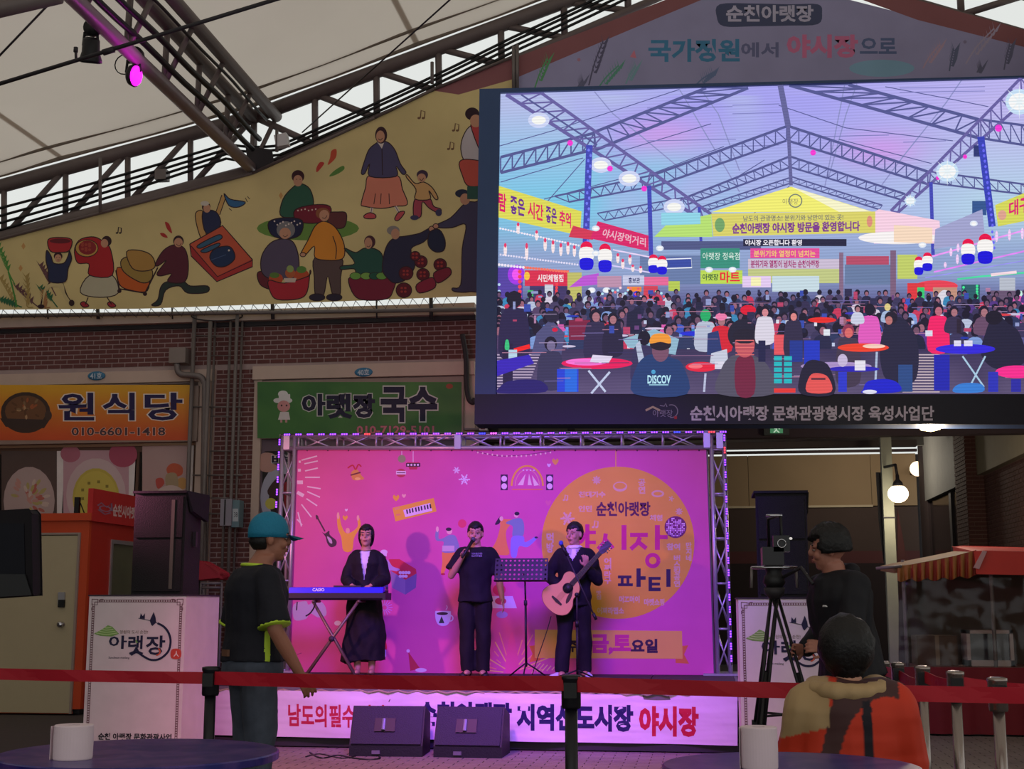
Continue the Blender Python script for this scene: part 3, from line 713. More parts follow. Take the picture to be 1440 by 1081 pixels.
# ---- brown band and white centre, tinted lilac for the screen's glow
def band(x): return edge_y([(607, 127), (840, 37), (930, 2), (1092, -62), (1250, -8), (1290, 0), (1440, 42), (1520, 66)], x)
bandlow = [(645, 133), (720, 112), (985, 0), (1092, -44), (1180, 0), (1440, 66), (1520, 88)]
MAR = (146, 92, 96)
LIL_GLOW = lambda x, y: (162, 158, 196)  # blue glow of the screen mixed into the white sheet's colour
pts = []; fs = []; nx = 44
for i in range(nx + 1):
    x = 722 + (1520 - 722) * i / nx; t0 = edge_y(bandlow, x) - 4; t1 = 240
    for j in range(7): pts.append((x, t0 + (t1 - t0) * j / 6))
for i in range(nx):
    for j in range(6): k_ = i * 7 + j; fs.append((k_, k_ + 7, k_ + 8, k_ + 1))
cv.raw(pts, fs, LIL_GLOW)
top = [(607, 127), (722, 82), (840, 37), (930, 2), (1092, -62), (1290, 0), (1440, 42), (1520, 66)]
for a, b in zip(top, top[1:]):
    fa, fb = max(a[0], 645), b[0]
    cv.poly([a, b, (fb, edge_y(bandlow, fb)), (fa, edge_y(bandlow, fa))], MAR)
def leafy(x, y, h, lean, c):
    cv.curve([(x, y), (x + lean * .4, y - h * .5), (x + lean, y - h)], 2, c)
    for k in range(7):
        f = .35 + .65 * k / 6; a, b = x + lean * f, y - h * f; cv.poly([(a, b + 4), (a + 10, b - 9), (a + 4, b + 5)], c); cv.poly([(a, b + 4), (a - 3, b - 10), (a + 1, b + 3)], c)
for a in ((752, 124, 42, 18, (96, 164, 110)), (828, 120, 62, 20, (96, 92, 120)), (840, 126, 34, 30, (100, 160, 140)), (812, 124, 12, 8, (110, 110, 140)), (1335, 100, 32, 6, (104, 110, 140)), (1412, 98, 36, 8, (112, 112, 140)), (1374, 102, 10, 6, (112, 112, 140)), (980, 118, 16, 22, (112, 130, 170)), (1298, 96, 34, 24, (190, 160, 180)), (880, 118, 26, 14, (130, 170, 180)), (1358, 90, 50, 40, (180, 166, 190))): leafy(*a)
cv.ell(1240, 96, 46, 12, (140, 180, 206)); cv.poly([(886, 80), (892, 70), (895, 82)], (216, 130, 150)); cv.ell(814, 84, 2.4, 2.4, (180, 130, 150)); cv.ell(1357, 59, 2.4, 2.4, (140, 130, 160))
cv.text('국가정원', (913, 56, 1039, 86), (70, 134, 174), .035); cv.text('에서', (1043, 60, 1094, 80), (110, 112, 150), .03)
cv.text('야시장', (1108, 50, 1205, 80), (214, 120, 160), .045); cv.text('으로', (1210, 54, 1260, 75), (96, 110, 150), .03)
cv.blob([(1012, 6), (1060, 5), (1110, 6), (1150, 6), (1156, 18), (1150, 34), (1110, 36), (1060, 37), (1018, 37), (1008, 24)], (78, 84, 116)); cv.text('순천아랫장', (1022, 8, 1143, 30), (196, 190, 214), .035)
cv.build('printed_sheet', paint_mat('mural_print', .65, 1.0), ban)
hb = bmesh.new()
for a, b in zip(BT, BT[1:]): add_tube(hb, [P(*a) + V((0, -.02, .02)), P(*b) + V((0, -.02, .02))], .022, 8)
bm_obj('hem_pipe', hb, M_dsteel, ban, smooth=True)
tube('bottom_pipe', [P(-90, 443) + V((0, .1, 0)), P(668, 433) + V((0, .1, 0))], .03, M_steel, ban)
lc = bmesh.new()
for i in range(46):
    x = -60 + i * 16; a, b = P(x, edge_y(bl, x)), P(x + 8, edge_y(bl, x) + 10) + V((0, .1, 0)); c = P(x + 16, edge_y(bl, x + 16))
    if x < 640: add_tube(lc, [a, b, c], .005, 4)
bm_obj('lacing_cord', lc, M_dark, ban)
for x in (62, 133, 238, 380, 527, 604): tube('strut', [P(x, edge_y(bl, x) - 3) + V((0, .1, 0)), P(x, 446) + V((0, .12, 0))], .028 if x in (133, 380, 604) else .012, M_dark, ban)
for x, y0 in ((146, 226), (393, 187), (610, 92), (724, 70), (729, 68)): tube('hanger_pipe', [P(x, y0 + (76 if x < 200 else 30 if x < 700 else 60)) + V((0, -.12, 0)), P(x, y0) + V((0, -.12, 0))], .025, M_steel, ban)

# ================================================================== LED SCREEN
q = {k: None for k in 'abcd'}
def dep(px, py, d): return CAM + ray(px, py) * d
S0, S1 = dep(668, 597, 15.9), dep(1460, 597, 15.1)
Sn = V((S1.y - S0.y, -(S1.x - S0.x), 0)).normalized() if True else None
scr = thing('video_screen', (S0.x, S0.y, S0.z), 'huge lit video wall in a black frame, showing the crowded market hall', 'screen')
cs = Canvas(S0, Sn, .0003)
fr = [cs.P(675, 127), cs.P(1462, 108), cs.P(1462, 597), cs.P(668, 597)]
prism('cabinet', [p - Sn * .0 for p in fr], -Sn * .35, mat('screen_frame_haze', (50, 72, 112), .55, var=.05), scr)  # frame colour includes the blue haze around the lit screen
M_sframe = mat('screen_bezel_haze', (56, 82, 126), .5, var=.05)  # black bezel blued and lightened to paint in the haze
def slab(name, pp, out, m): return prism(name, [cs.P(*p) for p in pp], Sn * out, m, scr)
slab('bezel_top', [(675, 127), (1462, 108), (1462, 110.5), (704, 132), (675, 132)], .05, M_sframe); slab('bezel_left', [(675, 132), (704, 132), (698, 555), (668.6, 555)], .05, M_sframe)
slab('bezel_bottom', [(668.6, 555), (1462, 553), (1462, 597), (668, 597)], .05, mat('screen_bezel_low', (26, 27, 40), .5))
slab('bezel_right', [(1452, 110.5), (1462, 110.5), (1462, 553), (1452, 553)], .05, M_sframe)
ct = Canvas(S0 + Sn * .052, Sn, .0002)
ct.text('순천시아랫장 문화관광형시장 육성사업단', (971, 571, 1313, 591), (205, 205, 212), .03)
cl = Canvas(S0 + Sn * .052, Sn, .0002)
cl.line([(908, 577), (918, 572), (928, 577)], 3, (190, 180, 140)); cl.text('아랫장', (918, 576, 946, 586), (150, 150, 160), .0); cl.ring(944, 578, 9, 1.2, (150, 150, 160), -110, 100); cl.line([(928, 570), (934, 571), (936, 567), (938, 572)], 1.2, (150, 150, 160)); cl.rect(948, 585, 952, 589, (170, 60, 60))
cl.build('emblem', paint_mat('caption_print', .6, 1.0), scr)
ct.build('caption', paint_mat('caption_print', .6, 1.0), scr)
# ---- the picture
cs.O = S0 + Sn * .004
def mixc(a, b, t): t = max(0, min(1, t)); return tuple(a[i] + (b[i] - a[i]) * t for i in range(3))
def bgc(x, y):
    n = noise.noise(V((x * .012, y * .015, 1)))
    top = mixc((186, 196, 240), (172, 168, 248), (x - 780) / 250 + n); top = mixc(top, (196, 188, 246), (x - 1150) / 250)
    mid = mixc((128, 206, 238), (176, 190, 240), (x - 820) / 200 + n * .7); mid = mixc(mid, (186, 216, 240), (x - 1230) / 150)
    c = mixc(top, mid, (y - 150) / 130)
    pk = math.exp(-(((x - 930) / 60) ** 2 + ((y - 190) / 25) ** 2)) + math.exp(-(((x - 1240) / 60) ** 2 + ((y - 210) / 25) ** 2)); c = mixc(c, (228, 150, 240), pk * .6)
    c = mixc(c, (150, 170, 214), (y - 300) / 60); c = mixc(c, (96, 96, 150), (y - 385) / 40); c = mixc(c, (70, 66, 104), (y - 470) / 60)
    return c
cs.poly([(704, 132), (1452, 110), (1452, 300), (700, 300)], (180, 190, 240))
cs.grid(700, 134, 1452, 555, 60, 42, bgc)
# (clip the strip above the sloping top edge with picture-coloured wedge)
cs.raw([(704, 132), (1078, 121), (1452, 110), (1452, 134.2), (1078, 134.2), (703, 134.2)], [(0, 1, 4, 5), (1, 2, 3, 4)], lambda x, y: bgc(x, 140))
TR = (88, 92, 152); TR2 = (104, 104, 160)
def clipt(p): x, y = p; t = 131.5 - (x - 704) * 21.5 / 748; return (min(x, 1451), max(y, t))
def strut(a, b, w, c=TR): cs.line([a, b], w, c)
def strussp(u0, u1, l0, l1, n, w1=3.4, w2=3.4, wz=2, c=TR, flip=False):
    strut(u0, u1, w1, c); strut(l0, l1, w2, c)
    for i in range(n + 1):
        f = i / n; g_ = (i + 1) / n
        a = (u0[0] + (u1[0] - u0[0]) * f, u0[1] + (u1[1] - u0[1]) * f); b = (l0[0] + (l1[0] - l0[0]) * f, l0[1] + (l1[1] - l0[1]) * f)
        strut(a, b, wz, c)
        if i < n:
            b2 = (l0[0] + (l1[0] - l0[0]) * g_, l0[1] + (l1[1] - l0[1]) * g_); a2 = (u0[0] + (u1[0] - u0[0]) * g_, u0[1] + (u1[1] - u0[1]) * g_)
            strut(a2, b, wz, c) if flip else strut(a, b2, wz, c)
# seams, rods
for a in ([(836, 129), (862, 160), (900, 190), (960, 240)], [(955, 125), (970, 150), (1005, 210), (1040, 270)], [(985, 125), (1010, 160), (1040, 240)], [(1352, 113), (1330, 145), (1270, 220), (1240, 260)], [(1205, 118), (1190, 160), (1165, 250)], [(1188, 118), (1182, 150), (1160, 262)]): cs.line(a, 1.6, (146, 150, 206))
for a, b in (((700, 206), (780, 183)), ((780, 183), (955, 126)), ((876, 212), (1000, 174)), ((912, 246), (1018, 206)), ((1035, 250), (1075, 225)), ((1095, 148), (1190, 180)), ((1190, 180), (1340, 198)), ((1180, 196), (1310, 230)), ((1245, 122), (1330, 138)), ((1330, 138), (1390, 150)), ((704, 256), (820, 222)), ((765, 280), (870, 252)), ((770, 283), (822, 224)), ((1110, 262), (1060, 300))): cs.line([a, b], 1.2, TR)
for y, x0, x1 in ((150, 910, 1030), (158, 1030, 1100), (196, 910, 1035), (204, 1030, 1095), (146, 1030, 1096), (190, 1150, 1250), (198, 1270, 1330), (122, 1265, 1385), (128, 1265, 1385)): cs.line([(x0, y + 2), (x1, y)], 1.0, (128, 128, 196))
# trusses
strussp((704, 221), (836, 187), (704, 243), (836, 210), 8, 4, 4, flip=True); strussp((836, 186), (993, 124), (838, 211), (1052, 124), 9, 4.2, 4.2)
strussp((780, 276), (919, 246), (800, 284), (919, 262), 8, 2.6, 2.6, 1.5, flip=True); strussp((919, 246), (1106, 178), (919, 263), (1106, 198), 12, 3.6, 3.2, 1.6)
strussp((840, 300), (960, 278), (850, 310), (962, 288), 8, 2, 2, 1.2, flip=True); strussp((960, 280), (1109, 221), (966, 288), (1110, 236), 12, 3, 2.6, 1.4)
strussp((985, 292), (1112, 250), (990, 298), (1112, 258), 12, 2, 2, 1); strussp((1193, 119), (1376, 168), (1110, 120), (1376, 194), 8, 4.6, 4.6, 2.2, flip=True)
strussp((1108, 178), (1304, 242), (1108, 199), (1304, 260), 13, 3.8, 3.4, 1.7, flip=True); strussp((1110, 221), (1272, 274), (1110, 236), (1270, 283), 12, 3, 2.6, 1.4, flip=True); strussp((1113, 250), (1240, 290), (1113, 258), (1236, 296), 12, 2, 2, 1, flip=True)
strussp((1376, 168), (1451, 178), (1376, 194), (1451, 206), 5, 3.4, 3.4, 1.6); strussp((1304, 242), (1451, 262), (1304, 258), (1451, 276), 9, 2.6, 2.6, 1.4)
strut((1097, 120), (1108, 178), 8, TR2); strut((1108, 178), (1112, 262), 5, TR2)
# eave beams
strussp((762, 132), (1000, 302), (712, 134), (990, 312), 14, 4.4, 5, 2.2, (108, 100, 168)); strut((733, 134), (840, 205), 2.4)
strussp((1434, 112), (1252, 298), (1451, 134), (1262, 300), 13, 4.2, 4.2, 2, (108, 100, 168))
for x, y in ((758, 170), (845, 233), (885, 252), (948, 292)): cs.ell(x, y, 15, 11, (214, 222, 255)); cs.ell(x, y, 10, 6, (255, 255, 250))
for x, y, r in ((802, 202, 4), (858, 238, 4), (906, 266, 4), (1143, 216, 4), (1403, 182, 5), (1356, 222, 3), (1318, 252, 3)): cs.ell(x, y, r, r, (255, 60, 220))
for x, y, r in ((1432, 145, 15), (1331, 243, 12), (1279, 284, 6)):
    cs.ell(x, y, r * 1.3, r * 1.2, (206, 232, 255)); cs.ell(x, y, r, r * .8, (255, 255, 255))
    for k in range(8): a = k * PI / 4; cs.poly([(x + math.cos(a) * r * 1.7, y + math.sin(a) * r * 1.7), (x - math.sin(a) * 1.5, y + math.cos(a) * 1.5), (x + math.sin(a) * 1.5, y - math.cos(a) * 1.5)], (240, 250, 255))
cs.rect(1368, 206, 1378, 222, (50, 60, 120)); cs.rect(1366, 284, 1386, 304, (56, 90, 150))
# columns
for x, y0, y1, w_ in ((829, 205, 372, 9), (913, 262, 372, 6), (983, 292, 345, 4), (1308, 258, 360, 5)): strut((x, y0), (x + (3 if x > 900 else -6), y1), w_, (70, 76, 190))
strut((1378, 194), (1394, 320), 10, (60, 70, 190)); 
for k in range(20): y = 212 + k * 7.5; cs.ell(828 - k * .25 + (k % 2) * 3, y, 1.7, 2.2, (120, 130, 255)); cs.ell(1381 + k * .9, y - 6, 1.7, 2.2, (110, 110, 255))
# gable ends
cs.poly([(1112, 264), (1228, 300), (1000, 300)], (250, 246, 120)); cs.poly([(1112, 264), (1200, 292), (1228, 300), (1180, 300)], (255, 252, 210)); cs.ring(1118, 284, 9, 1.6, (120, 130, 120)); cs.text('아랫장', (1100, 281, 1122, 289), (150, 140, 110), 0)
cs.poly([(938, 316), (1000, 302), (1002, 334), (920, 334)], (190, 232, 120)); cs.poly([(930, 300), (985, 300), (985, 316), (930, 318)], (150, 220, 240)); cs.poly([(1228, 300), (1235, 296), (1320, 312), (1322, 344), (1228, 344)], (255, 216, 236)); cs.ell(1262, 336, 56, 9, (255, 250, 250)); cs.poly([(1256, 318), (1310, 322), (1310, 344), (1256, 342)], (255, 226, 200))
# banners
cs.poly([(1000, 302), (1230, 299), (1230, 329), (1003, 334)], (226, 218, 110)); cs.text('순천아랫장 야시장 방문을 환영합니다', [(1030, 316), (1208, 313), (1208, 326), (1030, 330)], (130, 60, 150), .04); cs.text('남도의 관광명소! 분위기와 낭만이 있는 곳!', [(1045, 305), (1185, 303), (1185, 311), (1045, 313)], (110, 110, 120), .01); cs.ell(1012, 318, 7, 10, (120, 170, 110)); cs.ell(1222, 313, 4, 8, (230, 150, 130))
def qtext(s, q4, col, b=.03): cs.text(s, q4, col, min(b, .03))
cs.poly([(702, 262), (818, 298), (816, 332), (700, 306)], (230, 226, 92)); cs.poly([(806, 318), (836, 326), (834, 338), (800, 334)], (220, 60, 90))
for s_, x0, x1, c in (('람', 702, 712, (230, 30, 110)), ('좋은', 718, 738, (110, 50, 150)), ('시간', 743, 764, (230, 40, 100)), ('좋은', 768, 783, (110, 50, 150)), ('추억', 787, 803, (230, 40, 110))):
    f = lambda x: 262 + (x - 702) * .31; g_ = lambda x: 306 + (x - 702) * .225; h = lambda x: (g_(x) - f(x))
    qtext(s_, [(x0, f(x0) + h(x0) * .22), (x1, f(x1) + h(x1) * .22), (x1, f(x1) + h(x1) * .78), (x0, f(x0) + h(x0) * .78)], c, .045)
cs.poly([(841, 312), (912, 332), (912, 354), (830, 336)], (226, 40, 110)); qtext('야시장먹거리', [(850, 322), (908, 336), (908, 348), (846, 334)], (245, 190, 210), .02)
cs.poly([(1314, 324), (1380, 296), (1384, 340), (1312, 352)], (168, 170, 214)); cs.poly([(1398, 290), (1451, 268), (1451, 310), (1402, 320)], (222, 224, 96)); qtext('대구', [(1418, 286), (1446, 276), (1446, 298), (1418, 306)], (230, 40, 120), .04); cs.ell(1408, 304, 6, 7, (230, 170, 150))
# shop fronts in the background
cs.rect(930, 340, 1070, 352, (84, 92, 140)); cs.rect(985, 350, 1040, 378, (60, 150, 130)); qtext('아랫장 정육점', (988, 356, 1040, 366), (220, 240, 230), .01); cs.rect(984, 380, 1044, 399, (196, 226, 90)); qtext('아랫장', (988, 385, 1010, 394), (40, 90, 60), .02); qtext('마트', (1013, 382, 1040, 397), (240, 40, 60), .06)
cs.rect(1045, 337, 1190, 347, (40, 40, 70)); qtext('야시장 오픈합니다 환영', (1048, 338, 1127, 346), (250, 245, 255), .05); cs.rect(1055, 350, 1152, 364, (236, 80, 160)); qtext('분위기와 열정이 넘치는', (1060, 353, 1146, 362), (250, 210, 120), .02); cs.rect(1052, 364, 1180, 378, (210, 196, 220)); qtext('분위기와 열정이 넘치는 순천아랫장', (1056, 366, 1152, 376), (170, 60, 120), .03)
cs.rect(1052, 378, 1180, 398, (200, 208, 140)); cs.rect(1190, 360, 1250, 372, (190, 80, 110)); cs.rect(1188, 372, 1252, 400, (110, 130, 170)); cs.rect(1262, 358, 1290, 392, (200, 214, 110)); cs.rect(1044, 388, 1084, 404, (236, 210, 250)); cs.rect(1056, 390, 1070, 402, (255, 250, 190)); cs.rect(1086, 388, 1152, 410, (206, 226, 236)); cs.rect(1180, 355, 1186, 420, (140, 110, 140)); cs.rect(1252, 352, 1260, 420, (130, 100, 130))
cs.rect(900, 360, 985, 400, (110, 130, 176)); cs.poly([(920, 364), (972, 362), (972, 376), (920, 378)], (60, 80, 170)); cs.line([(918, 366), (972, 364), (973, 377), (920, 379)], 1.6, (240, 245, 255))
# stalls left
cs.rect(700, 376, 735, 470, (90, 70, 170)); cs.ell(726, 386, 12, 14, (170, 60, 240)); cs.ell(726, 386, 6, 8, (250, 90, 250)); cs.rect(738, 380, 800, 402, (226, 50, 84)); qtext('시민체험점', (756, 386, 792, 396), (250, 230, 235), .03); cs.rect(745, 402, 800, 450, (70, 60, 110)); cs.rect(766, 400, 778, 412, (210, 214, 230)); cs.rect(768, 410, 778, 430, (200, 210, 230)); cs.rect(742, 408, 750, 425, (70, 190, 110))
for k in range(16): cs.ell(738 + k * 4, 376 + k * .4, 2, 2, (255, 120, 100)); 
for k in range(12): cs.ell(731, 382 + k * 7, 2.6, 2.8, (255, 70, 90)); cs.ell(783 - k * .3, 400 + k * 4.4, 2, 2.2, (255, 70, 80))
cs.ell(741, 388, 4, 6, (255, 200, 70)); cs.rect(798, 383, 818, 430, (200, 196, 110)); cs.poly([(820, 388), (842, 384), (842, 400), (800, 404)], (196, 90, 220)); cs.rect(840, 388, 874, 404, (196, 150, 180)); cs.rect(876, 388, 906, 402, (206, 210, 240)); qtext('홍보관', (884, 391, 900, 399), (40, 50, 110), .02); cs.rect(882, 403, 902, 410, (250, 140, 60)); cs.rect(906, 390, 940, 402, (240, 110, 160)); cs.rect(905, 402, 925, 424, (220, 70, 90)); cs.rect(868, 412, 880, 426, (190, 190, 220)); cs.ell(895, 418, 5, 9, (60, 50, 220)); cs.rect(940, 396, 956, 410, (190, 210, 90))
for k in range(30): cs.ell(840 + k * 3.6, 404 + 20 * random.random(), 1.8, 1.8, random.choice([(255, 120, 130), (255, 220, 230), (190, 240, 255), (255, 90, 110), (170, 250, 200)]))
# strings of light and lanterns
def dots(a, b, n, r, c):
    for i in range(n): f = i / (n - 1); cs.ell(a[0] + (b[0] - a[0]) * f, a[1] + (b[1] - a[1]) * f, r, r, c, n=8)
cs.line([(704, 322), (814, 346)], 1, (210, 200, 255)); dots((704, 322), (814, 346), 30, 1.5, (250, 245, 255)); dots((704, 358), (812, 372), 30, 1.5, (236, 230, 255)); dots((702, 372), (736, 376), 9, 2, (250, 240, 255)); cs.line([(862, 352), (913, 362)], 2, (240, 220, 255)); cs.line([(850, 372), (914, 384)], 2, (220, 210, 255)); dots((702, 400), (702, 540), 16, 2, (190, 220, 255))
cs.line([(1310, 362), (1451, 322)], 2.4, (246, 160, 255)); cs.line([(1312, 384), (1451, 352)], 2.2, (236, 140, 255)); cs.line([(1300, 392), (1451, 366)], 1.2, (160, 150, 255))
for x, y, l in ((711, 352, 9), (729, 322, 8), (741, 355, 12), (755, 332, 7), (767, 345, 9), (778, 348, 9), (789, 352, 9), (799, 350, 9), (808, 354, 8), (869, 364, 7), (876, 372, 7), (886, 366, 7), (890, 378, 5), (901, 380, 5)): cs.ell(x, y, 2.4, l, (255, 236, 240)); cs.ell(x, y - l * .7, 1.8, l * .35, (240, 60, 110))
for x, y, l in ((1336, 356, 6), (1346, 350, 6), (1400, 334, 8), (1418, 332, 8), (1328, 374, 4), (1345, 366, 7), (1436, 330, 8)): cs.ell(x, y, 2, l, (252, 214, 255))
def lantern(x, y, w_, h): cs.ell(x, y - h * .32, w_ * .5, h * .2, (240, 20, 80)); cs.blob([(x - w_ * .5, y - h * .28), (x + w_ * .5, y - h * .28), (x + w_ * .52, y + h * .12), (x - w_ * .52, y + h * .12)], (255, 252, 250)); cs.blob([(x - w_ * .5, y + h * .1), (x + w_ * .5, y + h * .1), (x + w_ * .45, y + h * .45), (x - w_ * .45, y + h * .45)], (30, 20, 226))
for a in ((825, 361, 17, 40), (851, 364, 16, 40), (919, 372, 12, 26), (931, 374, 12, 26), (1292, 374, 11, 26), (1303, 370, 12, 26), (1360, 356, 16, 36), (1384, 352, 18, 42)): lantern(*a)
for x, y in ((838, 357), (838, 322), (928, 350), (997, 380), (1030, 380), (1296, 346), (832, 408), (853, 408), (1368, 316)): cs.ell(x, y, 5.5, 4, (230, 240, 255)); cs.ell(x, y, 3.4, 2.6, (255, 255, 255))
# right stalls
cs.ell(1317, 402, 30, 8, (240, 70, 90)); cs.rect(1276, 398, 1300, 432, (230, 60, 70)); cs.rect(1290, 404, 1300, 430, (60, 210, 120)); cs.rect(1312, 404, 1346, 430, (200, 150, 130)); cs.line([(1345, 394), (1380, 390), (1451, 384)], 2.6, (80, 226, 170)); cs.line([(1392, 388), (1428, 384)], 4, (255, 226, 236)); cs.rect(1352, 400, 1378, 430, (50, 96, 110)); cs.rect(1404, 392, 1426, 412, (190, 196, 210)); cs.rect(1392, 410, 1451, 450, (110, 90, 120))
for k in range(9): cs.ell(1355, 404 + k * 5, 1.8, 1.8, (70, 250, 160)); cs.ell(1374, 402 + k * 4, 1.8, 1.8, (70, 250, 160)); cs.ell(1357, 440 + k * 4, 1.8, 1.8, (60, 240, 150))
cs.line([(1396, 440), (1430, 446)], 4, (255, 220, 240)); cs.ell(1408, 430, 2.4, 7, (255, 210, 240)); cs.ell(1434, 420, 2.6, 10, (210, 255, 240)); cs.blob([(1317, 418), (1326, 408), (1336, 412), (1338, 428), (1318, 430)], (226, 222, 236))
# ---- crowd (painted back to front)
random.seed(11)
DK = [(44, 44, 78), (56, 50, 86), (38, 40, 66), (64, 58, 96), (74, 66, 104), (50, 60, 100), (88, 70, 108)]
BR = [(190, 200, 226), (206, 60, 96), (226, 96, 180), (60, 90, 200), (130, 160, 220), (220, 210, 230), (90, 60, 140), (60, 140, 190)]
def guy(x, y, s, c, hair=(34, 30, 52), skin=(176, 118, 130), hat=None, hh=1):
    cs.blob([(x - s * .95, y + s * 2.2 * hh), (x - s * .85, y + s * .9), (x - s * .3, y + s * .5), (x + s * .3, y + s * .5), (x + s * .85, y + s * .9), (x + s * .95, y + s * 2.2 * hh)], c)
    cs.ell(x, y - s * .08, s * .5, s * .58, hair, n=12)
    if skin: cs.ell(x + s * .04, y + s * .08, s * .34, s * .42, skin, n=12)
    if hat: cs.ell(x, y - s * .35, s * .55, s * .35, hat, n=12)
for row in range(8):
    y = 414 + row * 7.5; s = 7 + row * .9
    for k in range(int(760 / (s * 2.0))):
        x = 702 + k * s * 2.0 + random.uniform(-4, 4)
        if x > 1444: continue
        c = random.choice(DK) if random.random() < .70 else random.choice(BR)
        guy(x, y + random.uniform(-3, 3), s * random.uniform(.85, 1.1), c, skin=random.choice([None, None, (120, 84, 110), (160, 104, 124), (110, 80, 110)]))
for k in range(26): x = 715 + random.random() * 730; y = 440 + random.random() * 50; cs.ell(x, y, 4 + random.random() * 10, 1.6, random.choice([(70, 60, 200), (230, 70, 80), (210, 200, 230), (40, 60, 180), (190, 60, 90)]))
for k in range(40): x = 715 + random.random() * 730; y = 445 + random.random() * 50; cs.rect(x, y, x + 4, y + 5, random.choice([(230, 230, 245), (200, 210, 240), (120, 160, 240)]))
# foreground floor bands
cs.grid(700, 492, 1452, 555, 20, 6, lambda x, y: mixc((62, 54, 92), (96, 84, 120), (y - 492) / 60 + .4 * noise.noise(V((x * .02, y * .03, 0)))))
for k in range(14): y = 500 + k * 4; x0 = 704; cs.line([(700, y), (700 + 60 - k * 1.5, y)], 1.6, (196, 176, 206)); cs.line([(1255 + k, y), (1320, y)], 1.6, (206, 186, 196))
guy(724, 424, 21, (46, 40, 80), skin=None, hh=1.7); cs.rect(708, 484, 722, 545, (40, 34, 70))
cs.line([(724, 494), (746, 488)], 6, (255, 40, 40)); cs.rect(716, 493, 728, 506, (190, 220, 240)); cs.blob([(712, 480), (716, 480), (717, 492), (711, 492)], (60, 200, 130)); cs.poly([(700, 508), (745, 500), (752, 512), (700, 530)], (60, 40, 190))
cs.poly([(755, 470), (775, 450), (795, 470), (790, 500), (748, 500)], (84, 84, 130)); cs.ell(777, 446, 10, 9, (44, 40, 66)); cs.ell(781, 465, 4, 3, (220, 30, 70)); guy(775, 486, 18, (60, 58, 92), hh=1.5, skin=(120, 110, 150)); cs.blob([(704, 545), (720, 536), (760, 536), (768, 552), (704, 554)], (40, 34, 110)); cs.rect(784, 520, 814, 552, (40, 70, 220))
cs.rect(800, 450, 830, 478, (130, 40, 74)); guy(838, 446, 16, (54, 48, 84), hh=1.7); guy(862, 450, 14, (44, 40, 70), hh=1.6); cs.poly([(882, 440), (900, 432), (904, 470), (880, 470)], (40, 40, 70)); cs.poly([(876, 478), (920, 464), (955, 478), (950, 500), (884, 490)], (150, 190, 214)); guy(906, 478, 18, (60, 56, 96), hh=1.6, skin=None); cs.poly([(894, 486), (900, 480), (912, 530), (902, 532)], (190, 200, 226))
cs.ell(840, 512, 50, 8, (240, 30, 96)); cs.ell(826, 510, 30, 5, (255, 120, 220)); cs.poly([(834, 500), (862, 502), (856, 512), (830, 510)], (230, 220, 246)); cs.line([(828, 522), (852, 552)], 3, (200, 210, 240)); cs.line([(858, 524), (832, 554)], 3, (200, 210, 240)); cs.rect(795, 520, 812, 552, (40, 110, 230))
cs.ell(978, 469, 22, 3.4, (40, 50, 220)); cs.rect(977, 463, 984, 470, (226, 232, 246)); guy(992, 446, 15, (190, 198, 220), hh=1.4, hair=(40, 180, 110), skin=None); guy(1014, 452, 15, (220, 40, 60), hat=(246, 130, 180), hh=1.3); cs.poly([(995, 470), (1010, 466), (1016, 500), (994, 500)], (50, 64, 120)); cs.poly([(1000, 498), (1022, 492), (1024, 512), (998, 512)], (206, 210, 230)); cs.ell(986, 517, 22, 7, (240, 40, 70)); cs.ell(978, 516, 10, 3.4, (255, 120, 130)); cs.rect(1005, 509, 1018, 520, (226, 222, 240)); cs.line([(992, 526), (990, 552)], 3, (190, 196, 226))
cs.ell(1052, 436, 11, 7, (230, 30, 60)); cs.ell(1045, 472, 22, 22, (40, 38, 60))
for k in range(70):
    x = 702 + random.random() * 720; y = 420 + random.random() * 130; l = 14 + random.random() * 50; cs.line([(x, y), (min(1450, x + l), y - .3)], .9, random.choice([(150, 110, 150), (120, 110, 170), (190, 130, 160), (60, 54, 100), (170, 150, 190)]))
for k in range(60): x = 704 + random.random() * 740; y = 405 + random.random() * 60; cs.rect(x, y, x + 2 + random.random() * 9, y + 2 + random.random() * 9, random.choice([(60, 80, 180), (190, 70, 110), (150, 160, 210), (40, 40, 70), (110, 70, 130), (50, 48, 84), (180, 130, 170)]))
# orange cap man and his neighbour
cs.blob([(892, 555), (894, 520), (908, 502), (925, 500), (944, 504), (960, 514), (966, 555)], (40, 66, 118)); cs.ell(929, 494, 12, 16, (126, 84, 110)); cs.ell(929, 486, 15, 8, (40, 32, 50)); cs.blob([(914, 484), (917, 473), (929, 470), (941, 473), (943, 484), (929, 482)], (250, 160, 60)); qtext('DISCOV', (911, 529, 943, 540), (190, 240, 255), .05); cs.rect(913, 541, 940, 543, (150, 200, 220)); cs.ell(919, 524, 3, 3, (80, 170, 220))
cs.blob([(1010, 555), (1014, 520), (1028, 502), (1046, 500), (1066, 504), (1082, 520), (1088, 555)], (88, 84, 104)); cs.blob([(1036, 555), (1034, 510), (1048, 500), (1060, 508), (1060, 555)], (120, 40, 70)); cs.ell(1047, 486, 14, 18, (196, 86, 100)); cs.ell(1047, 474, 17, 11, (40, 36, 56))
for k in range(5): cs.line([(1034, 480 + k * 5), (1060, 480 + k * 5)], 1.3, (240, 120, 120))
